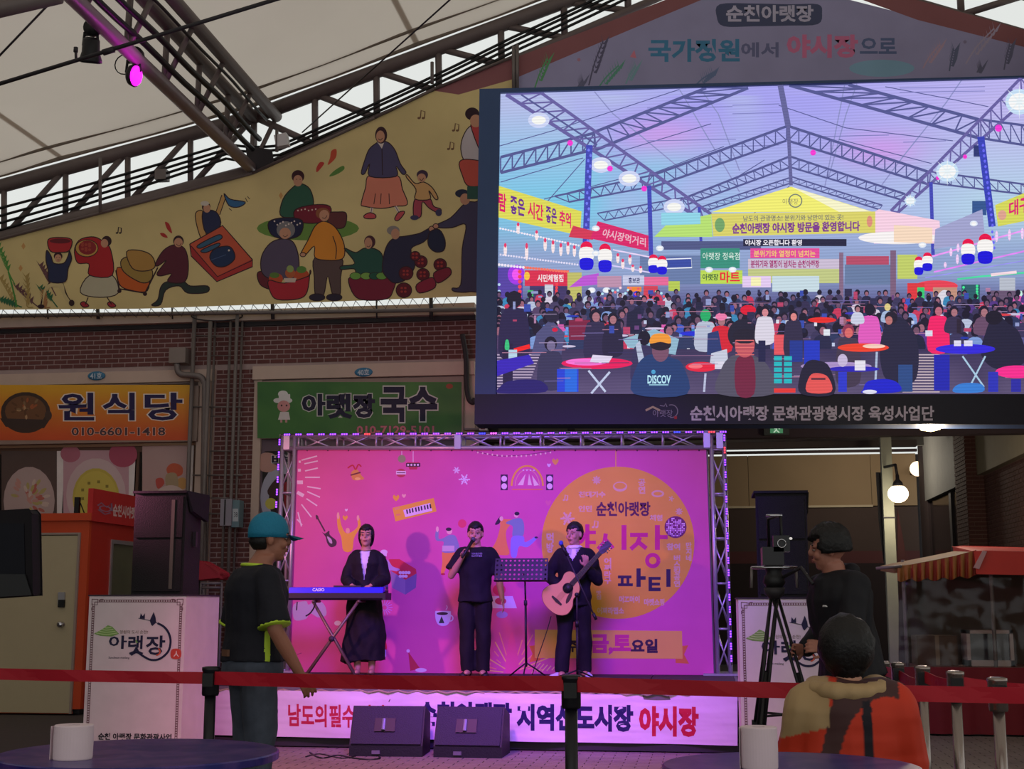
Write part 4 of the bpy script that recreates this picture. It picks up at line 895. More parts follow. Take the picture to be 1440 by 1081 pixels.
# centre and right foreground people
guy(1075, 440, 13, (226, 220, 236), hh=1.5, skin=(220, 140, 150)); cs.rect(1066, 480, 1076, 510, (40, 40, 80)); cs.rect(1088, 472, 1104, 500, (236, 90, 100)); guy(1115, 446, 13, (54, 48, 78), hh=1.9, skin=(230, 140, 140)); cs.rect(1110, 480, 1128, 510, (40, 60, 150)); cs.ell(1156, 450, 20, 4, (240, 50, 50)); cs.rect(1130, 480, 1152, 520, (40, 60, 200)); cs.rect(1158, 463, 1167, 472, (230, 236, 246))
for x in (1094, 1108):
    for k in range(5): cs.rect(x - 6, 502 + k * 8, x + 5, 508 + k * 8, (40, 190, 200))
guy(1192, 468, 17, (72, 60, 84), hair=(150, 60, 90), hh=1.9, skin=(226, 110, 110)); guy(1222, 438, 15, (232, 96, 196), hh=1.5, skin=None); guy(1205, 436, 9, (210, 214, 236)); guy(1247, 434, 9, (170, 190, 226), hair=(230, 210, 140), skin=None)
cs.blob([(1236, 500), (1240, 470), (1250, 450), (1270, 450), (1288, 478), (1290, 520), (1280, 540), (1246, 536)], (44, 42, 70)); cs.ell(1252, 448, 9, 9, (40, 34, 54)); cs.ell(1249, 452, 5, 6, (196, 120, 120)); cs.rect(1262, 514, 1282, 552, (50, 80, 140)); cs.ell(1213, 490, 36, 6, (246, 70, 50)); cs.ell(1228, 488, 16, 3, (255, 214, 196)); cs.line([(1232, 496), (1230, 540)], 3, (180, 196, 226)); cs.ell(1175, 516, 50, 6, (176, 150, 206)); cs.ell(1200, 520, 36, 4, (50, 40, 190)); cs.rect(1201, 508, 1216, 522, (236, 232, 246)); cs.ell(1184, 508, 7, 9, (206, 190, 226))
for a in ([(1184, 524), (1184, 552)],): cs.line(a, 12, (50, 60, 210))
cs.blob([(1213, 548), (1220, 537), (1245, 534), (1262, 540), (1263, 552), (1214, 554)], (36, 40, 210)); cs.ell(1222, 552, 10, 3, (230, 230, 250)); cs.blob([(1126, 555), (1124, 530), (1134, 510), (1150, 508), (1166, 518), (1172, 555)], (40, 36, 60)); cs.blob([(1134, 552), (1138, 530), (1150, 526), (1164, 532), (1168, 552)], (236, 90, 90)); cs.line([(1140, 534), (1160, 534)], 2.2, (60, 40, 60)); cs.rect(1088, 547, 1118, 553, (236, 60, 60))
guy(1318, 438, 15, (250, 40, 110), hh=1.7, skin=(196, 110, 130)); cs.rect(1300, 466, 1310, 474, (226, 226, 246)); guy(1340, 440, 13, (60, 52, 84)); cs.rect(1344, 450, 1350, 470, (50, 40, 60)); guy(1382, 440, 14, (110, 80, 110)); cs.blob([(1378, 500), (1384, 470), (1392, 450), (1402, 444), (1416, 456), (1432, 470), (1440, 510), (1400, 520)], (42, 40, 66)); cs.ell(1396, 448, 12, 10, (36, 32, 50))
cs.ell(1356, 492, 42, 7, (56, 44, 226)); cs.rect(1340, 480, 1350, 488, (230, 226, 250)); cs.rect(1354, 480, 1366, 488, (230, 226, 250)); cs.rect(1312, 500, 1334, 550, (40, 44, 180)); cs.line([(1352, 502), (1382, 545)], 2.4, (176, 210, 236)); cs.line([(1384, 502), (1362, 545)], 2.4, (176, 210, 236)); cs.blob([(1340, 546), (1352, 540), (1378, 541), (1380, 552), (1342, 553)], (60, 130, 220)); cs.ell(1428, 524, 30, 9, (255, 50, 150)); cs.rect(1388, 524, 1402, 552, (50, 56, 190)); cs.rect(1420, 534, 1434, 552, (50, 50, 170))
cs.build('picture', paint_mat('led_picture', .5, .92, emit=True, scan=True), scr)
for px in (760, 1010, 1240, 1420):
    for py in (180, 400): a = cs.P(px, py) - Sn * .3; tube('rear_arm', [a, V((a.x, YB - .02, a.z))], .04, M_dark, scr)
# ================================================================== SHOP SIGNS, WALL FITTINGS
def sign(name, x0, x1, y0, y1, label, cat='sign', Y=YW - .10, d=.14):
    t = thing(name, (X((x0 + x1) / 2), Y, Zy(y1)), label, cat)
    M_fr = mat('sign_case', (150, 130, 120), .5)
    box('case', (X(x0, Y), Y, Zy(y1, Y)), (X(x1, Y), Y + d, Zy(y0, Y)), M_fr, t, .01)
    return t, Canvas((0, Y - .002, 0), (0, -1, 0))
PM = paint_mat('sign_print', .5)
t, c = sign('shop_sign', -90, 268, 539, 618, 'orange to yellow restaurant signboard with navy lettering and a stew pot photo')
c.grid(-90, 541, 267, 619, 10, 10, lambda x, y: mixc((232, 176, 52), (214, 92, 52), (y - 541) / 70 - .05))
c.ell(36, 580, 35, 29, (72, 56, 50)); c.ell(36, 578, 29, 22, (120, 84, 58)); c.poly([(0, 588), (70, 590), (62, 602), (8, 600)], (70, 56, 52)); c.ell(68, 584, 5, 7, (80, 64, 58))
random.seed(3)
for k in range(26): a = random.random() * 6.3; r = random.random(); c.ell(36 + 24 * r * math.cos(a), 577 + 17 * r * math.sin(a), 3.4, 1.6, random.choice([(170, 96, 60), (140, 112, 80), (186, 150, 110), (104, 72, 50)]), rot=a)
for s_, x0, x1 in (('원', 84, 131), ('식', 146, 188), ('당', 205, 255)): c.text(s_, (x0, 553, x1, 590), (44, 34, 84), .026, (240, 226, 215), .03)
c.text('010-6601-1418', (101, 601, 232, 612), (84, 62, 70), .02, (236, 190, 170), .03)
c.build('printed_face', PM, t)
t, c = sign('shop_sign', 360, 650, 535, 616, 'green noodle shop signboard with dark rounded lettering and a little chef drawing')
c.grid(362, 537, 649, 616, 12, 4, lambda x, y: mixc((62, 112, 62), (84, 136, 70), .5 + noise.noise(V((x * .03, y * .03, 2)))))
for s_, x0, y0, x1, y1 in (('아', 426, 555, 457, 583), ('랫', 461, 555, 493, 587), ('장', 498, 555, 526, 586), ('국', 537, 546, 571, 591), ('수', 576, 546, 613, 590)): c.text(s_, (x0, y0, x1, y1), (36, 32, 62), .045, (214, 214, 210), .035)
c.text('010-7129-5101', (502, 599, 610, 610), (206, 124, 134), .03, (70, 70, 70), .03)
c.ell(632, 543, 5, 3.5, (170, 80, 60))
c.ell(391, 563, 6.5, 3.5, (226, 222, 222)); c.ell(405, 563, 6, 3.5, (226, 222, 222)); c.ell(398, 554, 7, 5, (232, 228, 228)); c.rect(392, 554, 408, 563, (230, 226, 226)); c.ell(399, 571, 9, 8, (216, 150, 150)); c.ell(396, 570, 1.2, 1.4, (60, 40, 50)); c.ell(403, 570, 1.2, 1.4, (60, 40, 50)); c.poly([(394, 579), (406, 579), (408, 590), (391, 590)], (226, 216, 216)); c.rect(394, 590, 397, 594, (206, 150, 150)); c.rect(401, 590, 404, 594, (206, 150, 150))
c.build('printed_face', PM, t)
for px, py, s_, lb in ((135, 528, '41호', 'small blue oval number plate on the lintel above the orange signboard'), (511, 523, '40호', 'small blue oval number plate on the lintel above the green signboard')):
    Y = YW - .105; p = at(px, py, Y)
    t = thing('number_plate', (p.x, p.y, p.z - .07), lb, 'plate')
    lathe('plate', p + V((0, .03, 0)), [(.13, 0), (.13, .02), (.12, .026)], mat('plate_blue', (52, 120, 160), .4), t, 24, (0, -1, 0))
    o = t.children[0]; o.data.transform(Matrix.Translation(p) @ Matrix.Scale(.5, 4, (0, 0, 1)) @ Matrix.Translation(-p))
    c = Canvas((0, Y - .004, 0), (0, -1, 0)); c.text(s_, (px - 8, py - 4, px + 8, py + 4), (190, 206, 220), .03); c.build('number', PM, t)
# posters in the left shop window
def poster(x0, x1, y0, y1, lb, kind):
    Y = Yg - .07
    t = thing('poster', at((x0 + x1) / 2, y1, Y), lb, 'poster'); c = Canvas((0, Y, 0), (0, -1, 0))
    bgc2 = {0: (92, 78, 74), 1: (196, 160, 172), 2: (186, 158, 156), 3: (190, 160, 160), 4: (30, 24, 28)}[kind]
    c.rect(x0, y0, x1, y1, bgc2); mx = (x0 + x1) / 2; rr = random.Random(kind + 5)
    if kind == 0:
        c.ell(mx, 704, 36, 48, (186, 168, 166))
        for k in range(46): a = rr.random() * 6.3; r = rr.random() ** .6; c.ell(mx + 27 * r * math.cos(a), 704 + 36 * r * math.sin(a), 5, 2.2, rr.choice([(196, 150, 140), (180, 170, 110), (206, 190, 180), (186, 110, 100)]), rot=a)
    if kind == 1:
        c.ell(x1 - 8, y0 + 6, 20, 18, (176, 84, 110)); c.ell(x0 + 10, y0 + 5, 14, 12, (180, 110, 130)); c.ell(mx, 696, 42, 52, (206, 186, 190)); c.ell(mx, 700, 33, 42, (198, 184, 84)); c.ell(mx, 700, 30, 38, (206, 194, 92))
        for k in range(10): a = k * .7; c.rect(mx + 20 * math.cos(a) - 2, 695 + 18 * math.sin(a) - 2, mx + 20 * math.cos(a) + 2, 695 + 18 * math.sin(a) + 2, (140, 130, 60))
    if kind == 2:
        c.blob([(234, 660), (240, 652), (250, 652), (257, 658), (255, 668), (240, 670)], (196, 96, 70)); c.blob([(219, 674), (228, 672), (231, 680), (222, 687)], (190, 84, 76)); c.blob([(250, 674), (260, 672), (263, 684), (252, 688)], (196, 150, 90)); c.blob([(233, 668), (248, 666), (250, 688), (236, 690)], (170, 150, 120)); c.ell(240, 700, 22, 18, (206, 186, 180))
    if kind == 4:
        c.ell(400, 700, 34, 48, (176, 176, 196)); c.ell(402, 702, 24, 36, (46, 34, 36)); c.ell(376, 650, 16, 14, (196, 150, 140)); c.blob([(376, 690), (390, 672), (400, 678), (398, 694), (384, 700)], (70, 44, 44)); c.ell(381, 708, 8, 8, (206, 200, 90)); c.poly([(398, 680), (411, 672), (411, 710), (400, 715)], (150, 30, 44)); c.text('비빔밥', (383, 640, 430, 653), (40, 30, 60), .05, (226, 220, 226), .04)
    c.build('printed_sheet', PM, t)
    box('backing', (X(x0, Y), Y + .004, zat(y1, Y, x0)), (X(x1, Y), Y + .012, zat(y0, Y, x1)), M_white, t)
poster(-70, -18, 634, 770, 'pale food poster in the restaurant window at the left edge of the view', 3); poster(2, 80, 634, 770, 'dark grey food poster with a round white dish, left of the yellow dish poster', 0); poster(89, 181, 633, 770, 'pink and white poster with a round yellow dish in the restaurant window', 1); poster(200, 264, 624, 770, 'pale pink poster with red flowers right of the dark door gap', 2); poster(369, 430, 638, 740, 'black poster of a rice bowl behind the stage truss column', 4)
# vent hood, elbow pipe and steel pipes between the shops
t = thing('vent_hood', at(250, 513, YW - .2), 'grey square wall vent hood with a curved steel pipe beside the pipe cluster', 'vent')
p0, p1 = at(237, 510, YW - .25), at(261, 488, YW - .25); box('hood', (p0.x, YW - .25, p0.z), (p1.x, YW, p1.z), mat('hood_grey', (140, 128, 122), .6), t, .02)
q = [at(x, y, YW - .18) for x, y in ((250, 512), (251, 522), (257, 527), (270, 528), (282, 530), (288, 538), (289, 556), (287, 700), (286, 860))]
q = [V((a, zt_, 0)) for a, zt_ in spline([(p.x, p.z) for p in q], False, 5)]; tube('duct', [V((p.x, YW - .2, p.y)) for p in q], .045, M_steel, t, 12)
pr = thing('pipe_cluster', at(300, 700, YW - .3), 'cluster of thin steel conduits running up the brick pillar between the shops', 'pipe')
for px, py0, r_, dy in ((274, 440, .032, .16), (296, 452, .03, .26), (303, 448, .018, .1), (325, 440, .02, .14), (334, 436, .026, .22), (341, 448, .018, .12)):
    a = at(px, py0, YW - dy); tube('conduit', [V((a.x - .01, YW - dy, .1)), a], r_, M_steel, pr)
for py in (445, 472, 500, 572, 585, 634, 668, 700, 722): 
    a, b = at(271, py, YW - .14), at(341, py, YW - .14)
    if py in (445, 472, 572, 668, 722): tube('cross_rail', [a, b], .012, M_steel, pr)
    else: tube('clip', [at(296, py, YW - .2), at(325, py, YW - .2)], .009, M_steel, pr)
ring_ = [at(305 + 36 * math.cos(a), 444 + 7 * math.sin(a), YW - .2) for a in [k * PI / 12 for k in range(25)]]; tube('cable_loop', ring_, .010, M_dark, pr, 6)
t = thing('meter_box', at(323, 740, YW - .3), 'grey plastic electricity meter box on the pipes between the shops', 'meter')
p0, p1 = at(309, 739, YW - .34), at(324, 701, YW - .34); box('cover', (p0.x, YW - .34, p0.z), (p1.x + .02, YW - .12, p1.z), mat('meter_grey', (150, 146, 160), .5), t, .02)
p0, p1 = at(325, 741, YW - .30), at(337, 703, YW - .30); box('cover', (p0.x, YW - .30, p0.z), (p1.x, YW - .12, p1.z), mat('meter_teal', (110, 140, 150), .5), t, .02)
p0, p1 = at(314.5, 738, YW - .345), at(317.5, 702, YW - .345); box('slot', (p0.x, YW - .348, p0.z), (p1.x, YW - .33, p1.z), M_black, t)
c = Canvas((0, YW - .305, 0), (0, -1, 0)); c.rect(327, 715, 335, 733, (190, 200, 206)); c.text('38', (329, 720, 334, 727), (40, 40, 60), .0); c.build('meter_label', PM, t)
t = thing('drain_pipe', at(660, 560, YW - .2), 'dark curved hose hanging on the cream jamb beside the screen', 'pipe')
q = [(650, 470), (655, 500), (656, 540), (659, 560), (665, 566), (668, 560)]; tube('hose', [at(a, b, YW - .137) for a, b in spline(q, False, 6)], .035, M_dark, t)
t = thing('socket_box', at(678, 604, YW - .1), 'small red and white socket box below the screen corner', 'box')
p0, p1 = at(674, 605, 17.9), at(684, 595, 17.9); box('frame', (p0.x, 17.9, p0.z), (p1.x, 18.0, p1.z), M_white, t, .005); p0, p1 = at(676, 603, 17.89), at(682, 597, 17.89); box('core', (p0.x, 17.88, p0.z), (p1.x, 17.91, p1.z), mat('core_red', (110, 40, 50), .6), t); box('bracket', (p0.x - .25, 18.0, p0.z + .03), (p1.x, 18.25, p1.z - .05), M_steel, t)

# ================================================================== STAGE
YS0, YS1 = 12.3, 14.95; HS = .553
XS0, XS1 = X(268, YS0, 980), X(1040, YS0, 980)
st = thing('stage', ((XS0 + XS1) / 2, (YS0 + YS1) / 2, 0), 'low platform stage with a dark red deck edge under the three performers', 'stage')
M_deck = mat('deck_carpet', (58, 40, 50), .85, bump=.4, var=.2, scale=20)
nd = 6
for i in range(nd):
    for j in range(3):
        a = XS0 + (XS1 - XS0) * i / nd; b = XS0 + (XS1 - XS0) * (i + 1) / nd; c0 = YS0 + (YS1 - YS0) * j / 3; c1 = YS0 + (YS1 - YS0) * (j + 1) / 3
        box('deck_panel', (a + .004, c0 + .004, HS - .05), (b - .004, c1 - .004, HS), M_deck, st, .003)
box('edge_rail', (XS0, YS0 - .03, HS - .09), (XS1, YS0, HS - .005), M_steel, st, .004)
box('side_rail', (XS0 - .03, YS0, HS - .09), (XS0 - .001, YS1, HS - .005), M_steel, st); box('side_rail', (XS1 + .001, YS0, HS - .09), (XS1 + .03, YS1, HS - .005), M_steel, st)
for i in range(nd + 1):
    for y in (YS0 + .08, YS0 + 1.5, YS1 - .06):
        a = XS0 + .05 + (XS1 - XS0 - .1) * i / nd; tube('leg', [(a, y, 0), (a, y, HS - .05)], .025, M_steel, st)
box('back_skirt', (XS0, YS0 + .10, .0), (XS1, YS0 + .12, HS - .09), M_blackcloth, st)
box('base_rail', (XS0, YS0 - .02, .02), (XS1, YS0 + .03, .09), M_dark, st)
rp = bmesh.new()
for i in range(28): a = XS0 + (XS1 - XS0) * i / 28; add_tube(rp, [(a, YS0 - .045, HS - .03), (a + .09, YS0 - .05, HS - .05), (a + .19, YS0 - .045, HS - .028)], .008, 5)
bm_obj('lacing_rope', rp, mat('rope', (170, 150, 120), .8), st)
# stage front banner with gentle waves
bf = thing('stage_banner', ((XS0 + XS1) / 2, YS0 - .06, .1), 'long white vinyl banner with red and navy lettering along the stage front', 'banner')
Yb = YS0 - .055
c = Canvas((0, Yb, 0), (0, -1, 0), .0006)
def bt(x): return 969 + (x - 268) * 9.5 / 770
def bb(x): return 1033 + (x - 268) * 15 / 770
pts = []; fs = []; nx = 60
for i in range(nx + 1):
    x = 268 + (1037 - 268) * i / nx
    for j in range(6): pts.append((x, bt(x) + (bb(x) - bt(x)) * j / 5))
for i in range(nx):
    for j in range(5): k_ = i * 6 + j; fs.append((k_, k_ + 6, k_ + 7, k_ + 1))
c.raw(pts, fs, (236, 214, 224))
def stx(s_, x0, x1, f0, f1, col, b): 
    g_ = lambda x, f: bt(x) + (bb(x) - bt(x)) * f
    c.text(s_, [(x0, g_(x0, f0)), (x1, g_(x1, f0)), (x1, g_(x1, f1)), (x0, g_(x0, f1))], col, b)
for s_, x0, x1 in (('남도의', 406, 460), ('필수', 465, 499), ('관광코스', 506, 578)): stx(s_, x0, x1, .30, .76, (196, 40, 70), .03)
stx('순천아랫장', 589, 719, .22, .70, (40, 26, 84), .05); stx('지역선도시장', 729, 889, .24, .74, (40, 26, 84), .05); stx('야시장', 900, 981, .26, .82, (200, 30, 60), .05)
c.ring(375, 1000, 15, 2.2, (60, 50, 90), -110, 130); stx('아랫장', 352, 384, .36, .56, (60, 56, 90), .02); c.rect(385, 1009, 389, 1013, (190, 140, 90)); c.line([(548, 983), (546, 987)], 1, (60, 40, 60))
o = c.build('printed_sheet', paint_mat('banner_vinyl', .45, 1.0, wrinkle=.5), bf)
for v in o.data.vertices: v.co.y += -.02 * math.sin(v.co.x * 3.1) - .012 * math.sin(v.co.x * 7.3 + v.co.z * 3)
# monitors
def wedge(px0, px1, lb, rot, Y):
    xa, xb = X(px0, Y, 1050), X(px1, Y, 1050); w_ = xb - xa; t = thing('floor_monitor', ((xa + xb) / 2, Y + .2, 0), lb, 'monitor speaker', 'floor monitors', rot)
    bm = bmesh.new(); prof = [(0, .0), (.0, .10), (.16, .42), (.44, .34), (.44, 0)]
    h = w_ / 2
    def pt(s_, y, z, inn=0): return V((s_ * (h - inn), y - .2, z))
    rs = [[pt(s_, y, z, .0) for y, z in prof] for s_ in (-1, 1)]; rings(bm, rs); bm_obj('cabinet', bm, mat('cabinet_black', (26, 25, 34), .6, bump=.3, scale=60), t, world=False, bevel=.012)
    bm = bmesh.new(); rs = []
    for s_ in (-1, 1): rs.append([V((s_ * (h - .015), y - .2, z)) for y, z in ((-.012, .115), (.145, .415), (.155, .41), (.0, .10))])
    rings(bm, rs); bm_obj('grille', bm, mat('grille_metal', (40, 38, 56), .6, .2, bump=.5, scale=120), t, world=False)
    bm = bmesh.new(); M_ = Matrix.Translation((-.02, -.13, .262)) @ Matrix.Rotation(-math.atan2(.157, .30), 4, 'X')
    add_box(bm, (-.09, -.016, -.06), (.09, .02, .06), M_); bm_obj('horn_window', bm, M_black, t, world=False, bevel=.01)
    bm = bmesh.new(); add_tube(bm, [M_ @ V((-.01, -.02, -.05)), M_ @ V((-.01, -.02, .05))], .018, 8); bm_obj('handle_bar', bm, mat('bar_grey', (150, 145, 170), .3, .5), t, world=False)
    bm = bmesh.new(); add_box(bm, (-.12, -.212, .03), (-.05, -.2, .06)); bm_obj('badge', bm, mat('badge_grey', (110, 105, 120), .5), t, world=False)
wedge(490, 592, 'black floor monitor speaker, the left of the two below the stage', .05, 11.65); wedge(610, 706, 'black floor monitor speaker, the right of the two below the stage', -.02, 11.65)
t = thing('cable', (X(450, 11.0, 1060), 11.0, 0), 'black cable lying loose on the paving beside the left floor monitor', 'cable')
q = [(436, 1058), (452, 1066), (475, 1062), (497, 1066), (520, 1068), (534, 1066), (528, 1060), (512, 1061)]; tube('lead', [atz(a, b, .012) for a, b in spline(q, False, 5)], .009, M_black, t, 6)
q = [(430, 1064), (450, 1060), (480, 1066), (500, 1063)]; tube('lead', [atz(a, b, .012) for a, b in spline(q, False, 5)], .007, M_black, t, 6)

# ---- backdrop and truss arch
YBD = 14.78
bd = thing('stage_backdrop', (X(700, YBD), YBD, HS), 'big magenta printed backdrop with a yellow circle behind the performers', 'backdrop')
c = Canvas((0, YBD, 0), (0, -1, 0), .0003); cv = c
A = (417, 632); B = (993, 632); C = (1004, 956); D = (404, 945)
PK = (220, 92, 156)
def bq(u, v): return tuple((A[i] * (1 - u) + B[i] * u) * (1 - v) + (D[i] * (1 - u) + C[i] * u) * v for i in (0, 1))
pts = [bq(i / 24, j / 12) for j in range(13) for i in range(25)]
c.raw(pts, [(j * 25 + i, j * 25 + i + 1, (j + 1) * 25 + i + 1, (j + 1) * 25 + i) for j in range(12) for i in range(24)], PK)
WH = (236, 216, 226); YE_ = (240, 186, 60)
for i, (a, b) in enumerate([((424, 647), (446, 641)), ((428, 652), (447, 648)), ((429, 662), (447, 658)), ((429, 671), (450, 671)), ((432, 684), (451, 687)), ((432, 691), (450, 699)), ((431, 701), (446, 711)), ((424, 709), (438, 727)), ((419, 720), (424, 740)), ((418, 730), (425, 738))]): c.line([a, b], 1.8, WH)
for a, b, w_ in (((420, 649), (423, 649), 3), ((419, 661), (423, 661), 4), ((418, 678), (426, 678), 5), ((418, 692), (427, 697), 5)): c.line([a, b], w_, WH)
# bell, baubles, snow, speakers, arch
c.blob([(494, 664), (502, 660), (508, 668), (512, 673), (504, 675), (496, 674)], (226, 160, 80)); c.line([(493, 668), (507, 664)], 2, (120, 50, 60)); c.curve([(489, 658), (496, 654), (500, 660), (504, 653), (508, 656)], 2, (200, 40, 60)); c.ell(503, 673, 4, 2, (250, 206, 120))
c.line([(565, 634), (565, 640)], 1, WH); c.ell(565, 645, 5.5, 5.5, (150, 160, 110)); c.line([(581, 634), (581, 650)], 1, WH); c.poly([(572, 650), (590, 650), (586, 660), (576, 660)], (190, 60, 80)); c.rect(571, 651, 591, 656, (60, 40, 50)); 
for k in range(4): c.ell(574 + k * 4.6, 653.5, 1.5, 1.5, WH)
c.ell(564, 665, 7, 6, (190, 60, 80)); c.rect(557, 662, 571, 667, WH); c.line([(558, 664.5), (570, 664.5)], 1, (80, 40, 60))
def flake(x, y, r, col=WH, w_=1.3, n=6):
    for k in range(n): a = k * PI * 2 / n; c.line([(x, y), (x + r * math.cos(a), y + r * math.sin(a))], w_, col); c.line([(x + r * .6 * math.cos(a) - r * .3 * math.sin(a + .5), y + r * .6 * math.sin(a) + r * .3 * math.cos(a + .5)), (x + r * .6 * math.cos(a), y + r * .6 * math.sin(a))], w_, col)
flake(642, 661, 5); flake(653, 674, 8, w_=1.8)
for x in (704, 768): c.rect(x, 667, x + 10, 689, (60, 30, 60)); c.ell(x + 5, 673, 4, 4.2, (244, 214, 224)); c.ell(x + 5, 683.5, 4, 4.2, (244, 214, 224))
c.ring(741.5, 683, 22, 2.6, YE_, 180, 360, ry=28); c.line([(720, 688), (763, 688)], 2, (236, 130, 100)); c.ring(741.5, 683, 17, 1, (236, 170, 150), 180, 360, ry=23)
for a in ([(728, 682), (736, 682), (739, 666)], [(744, 666), (748, 682), (742, 682)], [(748, 668), (758, 682), (751, 683)]): c.poly(a, (246, 220, 200))
for k in range(4): c.ell(736 + k * 5, 661, 1.1, 1.1, WH)
c.curve([(670, 634), (700, 641), (740, 639), (775, 634)], .8, (120, 40, 90))
for k in range(16): f = k / 15; c.ell(672 + 102 * f, 636 + 5.4 * math.sin(PI * f), 1.1, 1.4, (250, 226, 190))
def heart(x, y, s, col): c.blob([(x, y + s), (x - s, y - s * .2), (x - s * .6, y - s), (x, y - s * .45), (x + s * .6, y - s), (x + s, y - s * .2)], col)
heart(781, 649, 4.5, (240, 180, 70)); heart(772, 654, 2.6, WH); heart(557, 700, 4.5, YE_); heart(568, 697, 2.8, (244, 190, 170)); heart(485.5, 728, 3.6, YE_); heart(487, 717, 2, WH); heart(771, 707, 4, (226, 110, 150))
# printed keyboard
c.poly([(552, 714), (610, 700), (614, 719), (556, 733)], YE_); c.poly([(567, 717), (605, 707), (608, 718), (570, 727)], WH)
for k in range(9): x = 571 + k * 3.9 + (k // 3) * .8; y = 716.5 - k * .96; c.poly([(x, y), (x + 2, y - .5), (x + 3, y + 5.5), (x + 1, y + 6)], (50, 30, 60))
c.line([(555, 716), (562, 714)], 3, (236, 170, 110)); c.line([(557, 724), (563, 723)], 2.5, (236, 150, 100))
# printed guitar
c.line([(446, 727), (457, 747)], 2.2, (70, 36, 60)); c.blob([(444, 724), (447, 725), (448, 729), (445, 730)], (60, 30, 56)); c.blob([(453, 748), (457, 750), (463, 746), (464, 752), (473, 760), (472, 767), (465, 769), (460, 763), (458, 755)], (54, 28, 54)); c.blob([(460, 754), (466, 758), (467, 764), (463, 762)], (206, 180, 200))
# dancers
c.blob([(474, 725), (477, 723), (480, 738), (486, 749), (494, 748), (503, 740), (502, 728), (505, 727), (507, 740), (498, 756), (495, 774), (483, 774), (480, 756), (475, 742)], YE_); c.ell(475.5, 725, 1.8, 5, (244, 190, 160)); c.ell(503.5, 728, 1.8, 4, (244, 190, 160)); c.ell(489, 746, 3, 4, (244, 180, 150))
c.blob([(622, 776), (632, 776), (639, 777), (636, 790), (628, 798), (624, 806), (620, 806), (622, 790)], (240, 150, 70)); c.blob([(614, 744), (617, 744), (617, 757), (624, 756), (632, 752), (641, 754), (647, 772), (649, 782), (645, 778), (641, 770), (640, 776), (622, 776), (624, 762), (614, 760), (612, 752)], (140, 146, 170)); c.rect(622, 767, 639, 775, (210, 190, 190)); c.ell(615, 744, 2, 4, (244, 196, 176)); c.ell(632, 747, 4, 4, (244, 196, 176)); c.ell(631, 744, 4, 2.5, (50, 30, 50)); c.ell(623, 807, 3, 1.4, (190, 30, 60))
c.ell(650, 736, 6, 6, (226, 70, 100))
c.blob([(704, 731), (714, 730), (722, 732), (712, 746), (713, 764), (716, 779), (702, 780), (690, 776), (698, 760), (703, 742)], (240, 150, 76)); c.blob([(696, 737), (703, 726), (706, 727), (702, 736)], (50, 30, 50)); c.ell(705, 729, 2.6, 3.4, (244, 196, 176))
c.blob([(714, 733), (724, 729), (733, 729), (737, 738), (735, 754), (721, 754), (721, 740), (712, 736)], (130, 150, 170)); c.blob([(721, 754), (736, 754), (738, 762), (747, 758), (753, 754), (755, 757), (742, 769), (730, 768), (726, 783), (719, 782), (718, 766)], (150, 140, 226)); c.ell(726, 724, 3.2, 3.6, (244, 196, 176)); c.ell(727, 722, 3.6, 2.6, (40, 26, 46)); c.ell(754, 755.5, 2.4, 1.4, (60, 30, 60))
# baker with box
c.poly([(547, 786), (562, 786), (585, 800), (586, 808), (570, 816), (549, 804)], (210, 50, 70)); c.poly([(549, 802), (570, 815), (570, 836), (551, 826)], (150, 126, 160)); c.poly([(570, 815), (586, 806), (585, 826), (570, 836)], (130, 106, 150))
for k in range(7): c.ell(563 + (k % 4) * 4, 805 + (k // 4) * 5, 2.4, 2.2, (236, 216, 216))
c.rect(536, 774, 544, 782, WH); c.ell(540, 776, 5, 3.4, WH); c.ell(540, 784, 3, 3, (90, 60, 80)); c.blob([(535, 788), (545, 787), (552, 796), (562, 800), (558, 803), (547, 802), (546, 809), (535, 809)], (184, 160, 200)); c.rect(536, 809, 546, 825, (60, 50, 120)); c.rect(536, 825, 540, 829, (40, 30, 70)); c.rect(542, 825, 546, 829, (40, 30, 70))
# fireworks, mug, santa, hat, cake
for k in range(16): a = k * PI / 8; c.line([(541 + 3 * math.cos(a), 854 + 3 * math.sin(a)), (541 + 11 * math.cos(a), 854 + 11 * math.sin(a))], 1.1, (206, 150, 226))
c.blob([(612, 860), (616, 859), (632, 859), (634, 861), (633, 872), (628, 879), (618, 879), (613, 872)], (226, 212, 230)); c.ell(622, 862.5, 8, 2.2, (60, 36, 50)); c.ring(633, 869, 4, 1.6, (226, 212, 230), -110, 110); c.poly([(621, 866), (625, 876), (617, 876)], (60, 80, 60)); c.curve([(627, 857), (629, 854), (628, 851)], .9, WH)
c.ell(533, 893, 4, 4.5, (244, 196, 186)); c.ell(532, 890, 4, 2.6, (60, 30, 50)); c.blob([(529, 897), (540, 897), (544, 913), (530, 913)], (206, 50, 70)); c.rect(530, 913, 543, 923, (200, 186, 226)); c.rect(531, 923, 536, 927, (50, 30, 60)); c.rect(538, 923, 542, 927, (50, 30, 60))
c.poly([(574, 916), (591, 940), (577, 943)], (196, 56, 76)); c.ell(574, 915, 2.4, 2.4, WH); c.ell(592, 942, 8, 3, WH)
c.blob([(413, 850), (430, 845), (434, 850), (446, 844), (456, 850), (459, 864), (448, 868), (436, 862), (430, 870), (414, 871)], (190, 176, 190)); c.ell(475, 876, 5, 3.5, (226, 214, 224)); c.line([(418, 920), (424, 918)], 1, (160, 60, 130))
c.ell(702, 829, 9, 8, (206, 50, 90)); c.poly([(692, 838), (721, 838), (727, 855), (692, 855)], (220, 210, 236)); c.ell(704, 845, 8, 5, (196, 60, 100)); c.ell(706, 864, 8, 5, (170, 150, 226))
